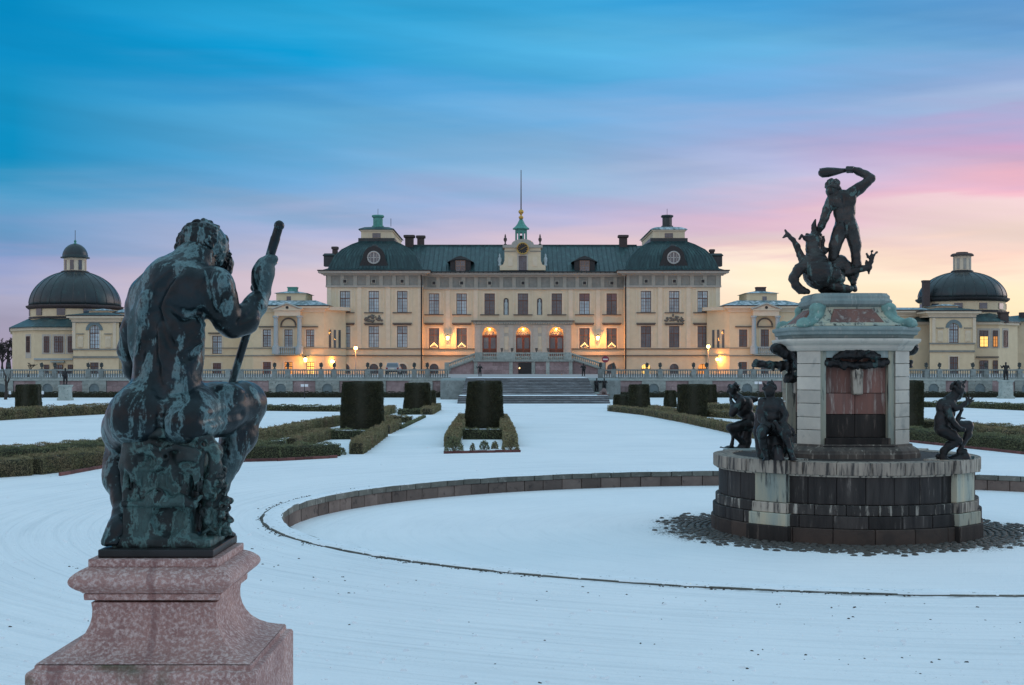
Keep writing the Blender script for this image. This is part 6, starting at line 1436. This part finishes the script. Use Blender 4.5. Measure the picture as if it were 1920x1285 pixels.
hedge('box hedge stub behind the left yew block', [(714,781),(735,774)], .45, .36, grp=HB)
hedge('box hedge before the yew left of the stairs', [(748,778),(800,777)], .42, .28, M_boxg, grp=HB)
hedge('short box hedge at the path beside the yew left of the stairs', [(800,778),(817,769)], .6, .34, grp=HB)
hedge('long far box hedge crossing the lawn right of the seated statue', [(460,770),(640,772)], .5, .32, M_boxg, grp=HB)
hedge('long far box hedge crossing the lawn left of the seated statue', [(-60,792),(80,783),(205,776),(300,773)], .5, .5, grp=HB)
hedge('left side hedge of the narrow bed at the middle path', [(846,838),(858,812),(869,792)], .40, .36, grp=HB)
hedge('right side hedge of the narrow bed at the middle path', [(958,838),(950,812),(942,793)], .40, .36, grp=HB)
hedge('box hedge across the narrow bed, before its yew block', [(868,824),(942,824)], .30, .36, M_boxg, grp=HB)
hedge('long box hedge along the right of the middle path', [(1145,771),(1215,779),(1290,793),(1367,810),(1424,823)], .42, .32, grp=HB)
hedge('inner box hedge behind the long one right of the path', [(1222,771),(1270,779),(1300,781)], .4, .3, grp=HB)
hedge('box hedge behind the horn blower', [(1325,781),(1372,785),(1440,790)], .45, .34, grp=HB)
hedge('far box hedge between right yew blocks and the fountain', [(1330,768),(1440,774)], .5, .34, grp=HB)
hedge('front box hedge right of the fountain above brick edging', [(1640,818),(1702,825),(1800,835),(1945,850)], .48, .42, M_boxg, grp=HB)
hedge('inner box hedge behind the bronze figure with outspread hand', [(1725,807),(1765,808),(1830,818),(1940,830)], .45, .36, grp=HB)
hedge('rear box hedge of the right bed', [(1735,803),(1825,812),(1940,819)], .4, .36, grp=HB)
hedge('long far box hedge right of the fountain', [(1730,764),(1800,764),(1945,771)], .5, .34, M_boxg, grp=HB)
for lab, a, b in (('dark clipped hedge at the wall foot left of the stairs', -70, 845), ('dark clipped hedge at the wall foot right of the stairs', 1145, 1990)):
    hedge(lab, [(PX(a,111),111.0),(PX(b,111),111.0)], .7, .42, M_yewl, False, .8)
def bush(label, x, y, w, h, m, n=900):
    HSEED[0] += 1; g = np.random.default_rng(500+HSEED[0]); D = GD(y); q = D/FPX; c = np.array((PX(x,D),D,0)); R = np.array((w/2*q,w/2*q,h*q))
    t = thing('box_bush', label, 'bush', tuple(c)); k = MB()
    for i in range(7): a = i*.9; k.tube([tuple(c),tuple(c+np.array((math.cos(a)*R[0]*.6,math.sin(a)*R[1]*.6,R[2]*.8)))], [.015,.006], 5)
    k.build('stems', M_chim, t); u = g.normal(size=(n,3)); u /= np.linalg.norm(u,axis=1)[:,None]; u[:,2] = np.abs(u[:,2]); r = g.uniform(.55,1.02,n)[:,None]**.6
    leaves('foliage', c+u*r*R, u, .030, m, t, HSEED[0]); return t
bush('round box bush at the front left corner of the narrow bed', 851, 848, 38, 30, M_boxg, 1600); bush('round box bush at the front right corner of the narrow bed', 957, 845, 34, 28, M_box, 1500)
bush('small leafy sprig between the corner bushes of the narrow bed', 886, 846, 11, 15, M_boxg, 200); bush('low box tuft in the front of the narrow bed', 908, 843, 20, 17, M_boxg, 500); bush('low box tuft next to the right corner bush', 928, 842, 14, 15, M_box, 350)
bush('low box tuft near the end of the left bed', 640, 853, 18, 15, M_boxg, 350)
# brick edging along the beds: single bricks near the camera
M_brk = mat('dark_red_brick', (.16,.062,.055), (.11,.045,.042), 7, .85, .003, 50, rnd=.3)
def edging(label, pts):
    W = [np.array((PX(x,GD(y)),GD(y))) for x,y in pts]; t = thing('brick_edging', label, 'edging', (W[0][0],W[0][1],0)); me = MB().box(-.115,.115,-.03,.03,0,.075).mesh('brick'); me.materials.append(M_brk)
    for a, b in zip(W, W[1:]):
        L_ = np.linalg.norm(b-a); n = int(L_/.245); u = (b-a)/L_
        for i in range(n):
            p = a+u*(i+.5)*L_/n; link('brick', me, None, t, (p[0],p[1],random.uniform(-.005,.008)), math.atan2(u[1],u[0])+random.uniform(-.02,.02), (L_/n/.24,1,1))
edging('red brick edging under the hedge left of the seated statue', [(112,893),(204,876),(300,869)]); edging('red brick edging under the front hedge right of the seated statue', [(440,867),(520,865),(632,859)]); edging('red brick edging of the bed right of the fountain', [(1640,822),(1702,829),(1800,839.5),(1945,855)]); edging('brick edging of the narrow bed at the middle path', [(832,851),(976,848)])
# ------------------------------------------------------------------ small statues, lions, posts
def figure(root, x, yf, yh, D, m, pose=0, name='figure'):
    global S
    z0, z1 = PZ(yf,D), PZ(yh,D); H = z1-z0; c = np.array((PX(x,D),D,z0)); S = Sculpt(c-np.array((H*.4,H*.3,.0)), c+np.array((H*.4,H*.3,H*1.25)), H/60)
    def q(*p): return c+np.array(p)*H
    for s in (-1,1): S.chain([(q(s*.06,0,.50),.075*H),(q(s*.08,s*.02*pose,.27),.05*H),(q(s*.08,0,.05),.032*H),(q(s*.08,-.05,.02),.03*H)], .03*H)
    S.ell(q(0,0,.54),(.11*H,.09*H,.08*H),.05*H); S.ell(q(0,0,.70),(.12*H,.085*H,.14*H),.05*H); S.cone(q(0,0,.80),q(0,0,.88),.04*H,.04*H,.03*H); S.ell(q(0,0,.93),(.055*H,.062*H,.072*H),.02*H)
    arms = [((.17,0,.62),(.14,-.12,.52)),((.22,0,.68),(.30,-.05,.80)),((.20,0,.66),(.12,-.1,.70))]
    for s in (-1,1):
        e, h = arms[(pose+(s>0))%3]; S.chain([(q(s*.13,0,.79),.045*H),(q(s*e[0],e[1],e[2]),.036*H),(q(s*h[0],h[1],h[2]),.028*H)], .02*H)
    S.box(q(0,0,.01),(.16*H,.14*H,.02*H),.01*H,.02*H); return S.build(name, m, root)
def stat_ped(label, x, ys, yh, yb, w, D, pose):
    t = thing('garden_statue', label, 'statue', (PX(x,D),D,0)); hw = w/2*D/FPX; zp = PZ(ys,D)
    mb = MB(); mb.sq((PX(x,D),D,0), [(hw*1.2,0),(hw*1.2,.15),(hw,.2),(hw*.95,zp-.16),(hw*1.12,zp-.1),(hw*1.12,zp)]); mb.build('pedestal', M_greystone, t); figure(t, x, ys, yh, D, M_br3, pose); return t
stat_ped('small dark statue on a grey pedestal on the left lawn', 122.5, 722, 690, 751, 20, GD(751), 0); stat_ped('small dark statue on a pale pedestal on the right lawn', 1886, 713, 679, 747, 21, GD(747.5), 1)
for i, (x, yf, yh, D, lab) in enumerate(((900,706,683,108.4,'dark figure at the head of the stairs, left side'),(1094,706,681,108.4,'dark figure at the head of the stairs, right side'))):
    t = thing('garden_statue', lab, 'statue', (PX(x,D),D,ZT+.02)); figure(t, x, yf, yh, D, M_br3, i+1)
for i, (x, lab) in enumerate(((1119,'left one of two dark urn figures on the right stair wall'),(1133,'right one of two dark urn figures on the right stair wall'))):
    D = 104.5; t = thing('garden_statue', lab, 'statue', (PX(x,D),D,PZ(735,D))); figure(t, x, 735, 709, D, M_br3, i)
    MB().sq((PX(x,D),D,0), [(.32,0),(.32,PZ(735,D)-.01)]).build('block', M_greystone, t)
D = 96.0; li = thing('stone_lion', 'low reddish stone lion lying at the right foot of the stairs', 'statue', (PX(1131,D),D,.5)); x = PX(1131,D); S = Sculpt((x-.6,D-.9,.49),(x+.6,D+.7,1.05),.02)
S.ell((x,D,.68),(.28,.55,.18),.06); S.ell((x+.02,D-.5,.84),(.17,.18,.17),.06); S.ell((x+.02,D-.66,.80),(.08,.09,.08),.04); S.box((x,D,.52),(.42,.72,.06),.02,.02)
for s in (-1,1): S.chain([((x+s*.18,D-.3,.6),.08),((x+s*.18,D-.72,.56),.06)], .03)
S.build('body', mat('reddish_lion_stone', (.20,.15,.14), (.14,.105,.10), 6, .85), li)
# ------------------------------------------------------------------ lamps
def glow(parent, p, e, col=(1.0,.34,.055), r=.12):
    l = bpy.data.lights.new('lamp_light','POINT'); l.energy = e; l.color = col; l.shadow_soft_size = r; o = bpy.data.objects.new('lamp_light', l); COL.objects.link(o); o.parent = parent; o.location = Vector(p)-wl(parent)
def lamp_post(label, x, y, D, e, r=.2):
    p = P3(x,y,D); t = thing('street_lamp', label, 'lamp', (p[0],p[1],ZT), 'lamps on the terrace')
    mb = MB().tube([(p[0],p[1],ZT),(p[0],p[1],p[2]-.3)], [.07,.045], 8).build('pole', mat('pale_pole', (.34,.34,.33), (.28,.28,.27), 5, .6), t)
    MB().lathe((p[0],p[1],p[2]-r), [(.02,0),(r*.6,r*.2),(r,r),(r*.7,r*1.7),(.03,r*2)], 12).build('globe', M_lamp, t, smooth=True); MB().lathe((p[0],p[1],p[2]-r-.1), [(.06,0),(.1,.08)], 8).build('collar', M_black, t); MB().lathe((p[0],p[1],p[2]+r*.85), [(r*.75,0),(.04,.14)], 8).build('cap', M_black, t)
    glow(t, (p[0],p[1]-.3,p[2]), e); return t
lamp_post('lit street lamp before the left end block of the palace', 667, 653, 172, 650, .24); lamp_post('lit street lamp before the right end block of the palace', 1328, 650, 172, 650, .24)
lamp_post('low lit lamp in the corner between left pavilion and palace', 624, 678, 177.5, 260, .22); lamp_post('low lit lamp in the corner between palace and right pavilion', 1345, 674, 177.5, 260, .22)
def wall_lamp(label, x, y, D, e, r=.17, proj=.55, hang=False):
    p = P3(x,y,D-proj); t = thing('wall_lantern', label, 'lantern', (p[0],D-.02 if not hang else p[1],p[2]), 'lanterns on the palace walls')
    if hang: MB().tube([(p[0],p[1],p[2]+r),(p[0],p[1],p[2]+r+.25)], .02, 5).build('chain', M_black, t)
    else: MB().tube([(p[0],D,p[2]-.35),(p[0],p[1]+.1,p[2]-.4),(p[0],p[1],p[2]-r-.05)], .03, 6).build('bracket', M_black, t)
    MB().lathe((p[0],p[1],p[2]-r), [(r*.5,0),(r*.85,r*1.6),(r*.4,r*2)], 6).build('glass', M_lamp, t)
    cg = MB(); cg.lathe((p[0],p[1],p[2]+r*1.02), [(r*1.05,0),(r*.5,r*.5),(r*.1,r*.9)], 6); cg.build('cap', M_black, t); glow(t, (p[0],p[1]-(.32 if not hang else .0),p[2]-(.0 if not hang else .05)), e); return t
wall_lamp('bright wall lantern between palace windows, left of the portals', 839.5, 634, Dc-.1, 420, .26); wall_lamp('bright wall lantern between palace windows, right of the portals', 1121, 634, Dc-.1, 420, .26)
wall_lamp('bright wall lantern beside the lit window of the left pavilion', 572.5, 675, 176, 200, .28); wall_lamp('wall lantern on the right pavilion corner', 1357, 671, 178.0, 110, .2, .8)
for x, w in ((918,'left'),(981,'middle'),(1043,'right')): wall_lamp('lantern glowing under the arch of the %s portal' % w, x, 617.5, Dc-.45, 170, .14, -.10, True)
for i, x in enumerate((813.8, 865.6, 1095.9, 1146.9)):
    D = Dc+.12; c = X(x,D); z = Z(653,D); t = thing('candle_arch', 'triangle of lit candles in the %s lower window %s of the portals' % (('far','near','near','far')[i], 'left' if i < 2 else 'right'), 'candles', (c,D,z))
    MB().box(c-.5,c+.5,D-.06,D+.02,z,z+.06).build('base', M_trim, t)
    for k in range(7):
        h = .18+.42*(1-abs(k-3)/3); xx = c-.45+.15*k; st2 = MB().tube([(xx,D-.02,z+.06),(xx,D-.02,z+h)], .018, 5).build('stem', M_trim, t); MB().lathe((xx,D-.02,z+h), [(.03,0),(.055,.06),(.02,.15)], 6).build('flame', M_candle, st2)
    glow(t, (c,D-.25,z+.5), 5, (1,.6,.25), .1)
D = 171.7; lt = thing('door_lamp', 'tiny lamp glowing in the dark doorway below the portals', 'lamp', (PX(974,D),D,PZ(691,D))); MB().lathe((PX(974,D),D,PZ(692,D)), [(.03,0),(.1,.1),(.03,.2)], 8).build('bulb', M_candle, lt); MB().tube([(PX(974,D),D,ZT),(PX(974,D),D,PZ(692,D))], .03, 6).build('stand', M_black, lt)
# ------------------------------------------------------------------ car, signs
D = 160.0; cx = PX(735.5,D); car = thing('parked_car', 'dark-windowed silver car parked on the terrace before the palace', 'car', (cx,D,ZT)); w = .80; z = ZT; sl = 4.1
M_carp = mat('silver_paint', (.42,.44,.46), (.38,.40,.42), 3, .3, spec=.6); M_tyre = mat('tyre_rubber', (.02,.02,.021), (.03,.03,.03), 6, .8)
bd = MB(); bd.rings([[(cx-w*a,y,z+.28),(cx+w*a,y,z+.28),(cx+w*a,y,z+h),(cx+w*a*.93,y,z+h+.1),(cx-w*a*.93,y,z+h+.1),(cx-w*a,y,z+h)] for y,a,h in ((D,.92,.62),(D+.12,1,.78),(D+2.6,1,.78),(D+3.9,.96,.66),(D+sl,.88,.5))]); bd.build('body', M_carp, car, bevel=.03)
cb = MB(); cb.rings([[(cx-w*.94,y0,z+.86),(cx+w*.94,y0,z+.86),(cx+w*.78,y1,z+1.40),(cx-w*.78,y1,z+1.40)] for y0,y1 in ((D+.06,D+.28),(D+3.0,D+2.3))]); cb.build('cabin', M_carp, car, bevel=.03)
rw_ = MB(); rw_.poly([(cx-w*.86,D+.062,z+.92),(cx+w*.86,D+.062,z+.92),(cx+w*.73,D+.235,z+1.33),(cx-w*.73,D+.235,z+1.33)]); rw_.build('rear_window', M_glassD, car)
for s in (-1,1):
    MB().box(cx+s*w*.80-.1,cx+s*w*.80+.1,D-.02,D+.1,z+.62,z+.82).build('tail_light', mat('tail_light_red', (.25,.02,.02), (.2,.015,.015), 4, .3), car)
    for yy in (D+.75, D+3.3):
        wh = MB(); wh.rings([[(cx+s*(w-.02)-.1+xx, yy+.31*math.cos(a), z+.31+.31*math.sin(a)) for a in np.linspace(0,6.283,15)[:-1]] for xx in (0,.2)]); o = wh.build('wheel', M_tyre, car); wh = MB(); wh.rings([[(cx+s*(w-.02)-.11+xx, yy+.18*math.cos(a), z+.31+.18*math.sin(a)) for a in np.linspace(0,6.283,11)[:-1]] for xx in (0,.22)]); wh.build('rim', M_carp, o)
MB().box(cx-w*.95,cx+w*.95,D-.05,D+.1,z+.3,z+.46).build('bumper', M_black, car); MB().box(cx-.22,cx+.22,D-.03,D+.02,z+.60,z+.71).build('number_plate', M_trim, car)
M_white = mat('white_sign', (.75,.77,.78), (.68,.70,.72), 5, .6)
for x, y, lab in ((571,723,'pair of small white notices on a post before the left wall'),(1421.5,718,'pair of small white notices on a post before the right wall')):
    D = 108.0; p = P3(x,y,D); t = thing('notice_sign', lab, 'sign', (p[0],p[1],0)); MB().tube([(p[0],p[1],0),(p[0],p[1],p[2])], .03, 6).build('post', M_black, t)
    for s in (-1,1): MB().box(p[0]+s*.16-.13,p[0]+s*.16+.13,p[1]-.06,p[1]-.035,p[2]-.1,p[2]+.1).build('notice', M_white, t)
D = 150.0; p = P3(1135,674,D); t = thing('round_sign', 'round red and pale sign on a post, right of the portals', 'sign', (p[0],p[1],ZT)); MB().tube([(p[0],p[1],ZT),(p[0],p[1],p[2])], .035, 6).build('post', M_black, t)
MB().prism_y([(p[0]+.40*math.cos(a),p[2]+.36*math.sin(a)) for a in np.linspace(0,6.283,25)[:-1]], p[1]-.08, p[1]-.05).build('disc', mat('sign_red', (.30,.05,.08), (.24,.04,.07), 5, .5), t); MB().box(p[0]-.26,p[0]+.26,p[1]-.095,p[1]-.082,p[2]-.07,p[2]+.07).build('bar', M_white, t)
for x, y, lab in ((18.5,744,'short white post at the wall foot, left of the clipped yew'),(80,744,'short white post at the wall foot, right of the clipped yew')):
    D = 109.5; p = P3(x,y,D); t = thing('marker_post', lab, 'post', (p[0],p[1],0)); MB().lathe((p[0],p[1],0), [(.06,0),(.06,.30)], 8).build('shaft', M_black, t); MB().lathe((p[0],p[1],.30), [(.1,0),(.1,.22),(.02,.26)], 8).build('head', M_white, t)
# ------------------------------------------------------------------ bare trees
M_bark = mat('bare_bark', (.055,.045,.04), (.035,.03,.028), 8, .9)
def tree(label, x, yf, yt, D, z0, lean=0, spread=.55, seed=1, depth_=5, name='bare_tree', grp=None, pollard=False):
    g = random.Random(seed); H = PZ(yt,D)-z0; base = Vector((PX(x,D),D,z0)); t = thing(name, label, 'tree', tuple(base), grp)
    tr, cr = MB(), MB()
    def branch(p, d, L_, r, lev):
        pts = [p]; q = p; dd = d.copy(); n = 4
        for i in range(n):
            dd = (dd+Vector((g.uniform(-.22,.22),g.uniform(-.22,.22),g.uniform(-.05,.18)))).normalized(); q = q+dd*L_/n; pts.append(q)
        (tr if lev == 0 else cr).tube(pts, [r*(1-.55*i/n) for i in range(n+1)], 6 if lev < 2 else 4)
        if lev >= depth_: return
        k = 3 if lev < 2 else (3 if lev < depth_-1 else 4)
        for i in range(k):
            f = g.uniform(.45,1.0) if not (lev == 0 and pollard) else g.uniform(.8,1.0); pp = pts[min(n,int(f*n)+0)]; a = g.uniform(0,6.28); sp = spread*g.uniform(.7,1.3)
            nd = (dd+Vector((math.cos(a)*sp,math.sin(a)*sp,g.uniform(-.1,.25)))).normalized(); branch(pp, nd, L_*g.uniform(.55,.75), max(r*.5,.011*D/100), lev+1)
    branch(base, Vector((lean,0,1)).normalized(), H*(.42 if not pollard else .4), H*.035, 0); tr.build('trunk', M_bark, t); cr.build('crown', M_bark, t); return t
for i, x in enumerate((-34,-22,-12,-3,5,12,19)): tree('%s bare tree of the dark clump beyond the chapel, counted from the left' % 'first second third fourth fifth sixth seventh'.split()[i], x, 700, 612+(i%3)*6, 262+4*i, ZT, 0, .62, 10+i, 6, grp='bare trees beyond the chapel')
tree('low pollarded bare tree behind the balustrade at far left', 53, 708, 667, 125, ZT, .1, .9, 77, 4, pollard=True)
tree('slim young tree trunk at the far left wall', 10.5, 752, 655, 104, 0, 0, .12, 78, 2)

# ------------------------------------------------------------------ grit, leaf scraps and frozen clods lying on the thin snow
def scatter(name, label, n, fn, s0, s1, m, seed):
    g = np.random.default_rng(seed); mb = MB()
    for i in range(n):
        p = fn(g)
        if p is None: continue
        s = g.uniform(s0,s1); a = g.uniform(0,6.28); c_, s_ = math.cos(a), math.sin(a); q = [(p[0]+s*(c_*u-s_*v*.6), p[1]+s*(s_*u+c_*v*.6)) for u, v in ((-1,-.8),(.7,-1),(1.1,.4),(.1,1),(-.9,.6))]
        mb.rings([[(x,y,p[2]-.002) for x,y in q],[(p[0]+(x-p[0])*.55,p[1]+(y-p[1])*.55,p[2]+s*g.uniform(.25,.6)) for x,y in q]])
    o = mb.build(name, m, fix=False); tag(o, label, 'debris', kind='stuff'); return o
M_grit = mat('dark_grit', (.07,.06,.05), (.035,.032,.03), 9, .9, island=.4)
M_clod = mat('snow_clod', (.80,.84,.88), (.70,.75,.79), 5, .8)
def near(g):
    D_ = 6.5+abs(g.normal())*9; x = g.uniform(-.42,.42)*D_
    if ((x-FX)/(RX+.2))**2+((D_-FD)/(RY+.2))**2 < 1: return None
    return (x, D_, 0)
def arcs(g):
    k = g.choice([.9,1.5,2.3,3.4]); a = g.uniform(3.3,5.6); off = k+g.normal()*.06; p = EL(a, off); 
    if math.sin(a*9+k*7) < .1: return None
    return (p[0]+g.normal()*.03, p[1]+g.normal()*.03, 0)
def kerbs(g):
    a = g.uniform(2.6,5.9); p = EL(a, abs(g.normal())*.06); return (p[0], p[1], 0) if math.sin(a*13)+math.sin(a*31) > -.2 else None
scatter('grit', 'dark grit and leaf scraps scattered over the near snow', 120, near, .006, .022, M_grit, 1)
scatter('track_grit', 'dark grit lying in old wheel tracks around the pool', 420, arcs, .006, .022, M_grit, 2)
scatter('kerb_litter', 'dark litter and turf along the outer edge of the pool kerb', 1500, kerbs, .006, .022, M_grit, 3)
scatter('snow_clods', 'small lumps of kicked up snow in the foreground', 900, near, .008, .04, M_clod, 4)
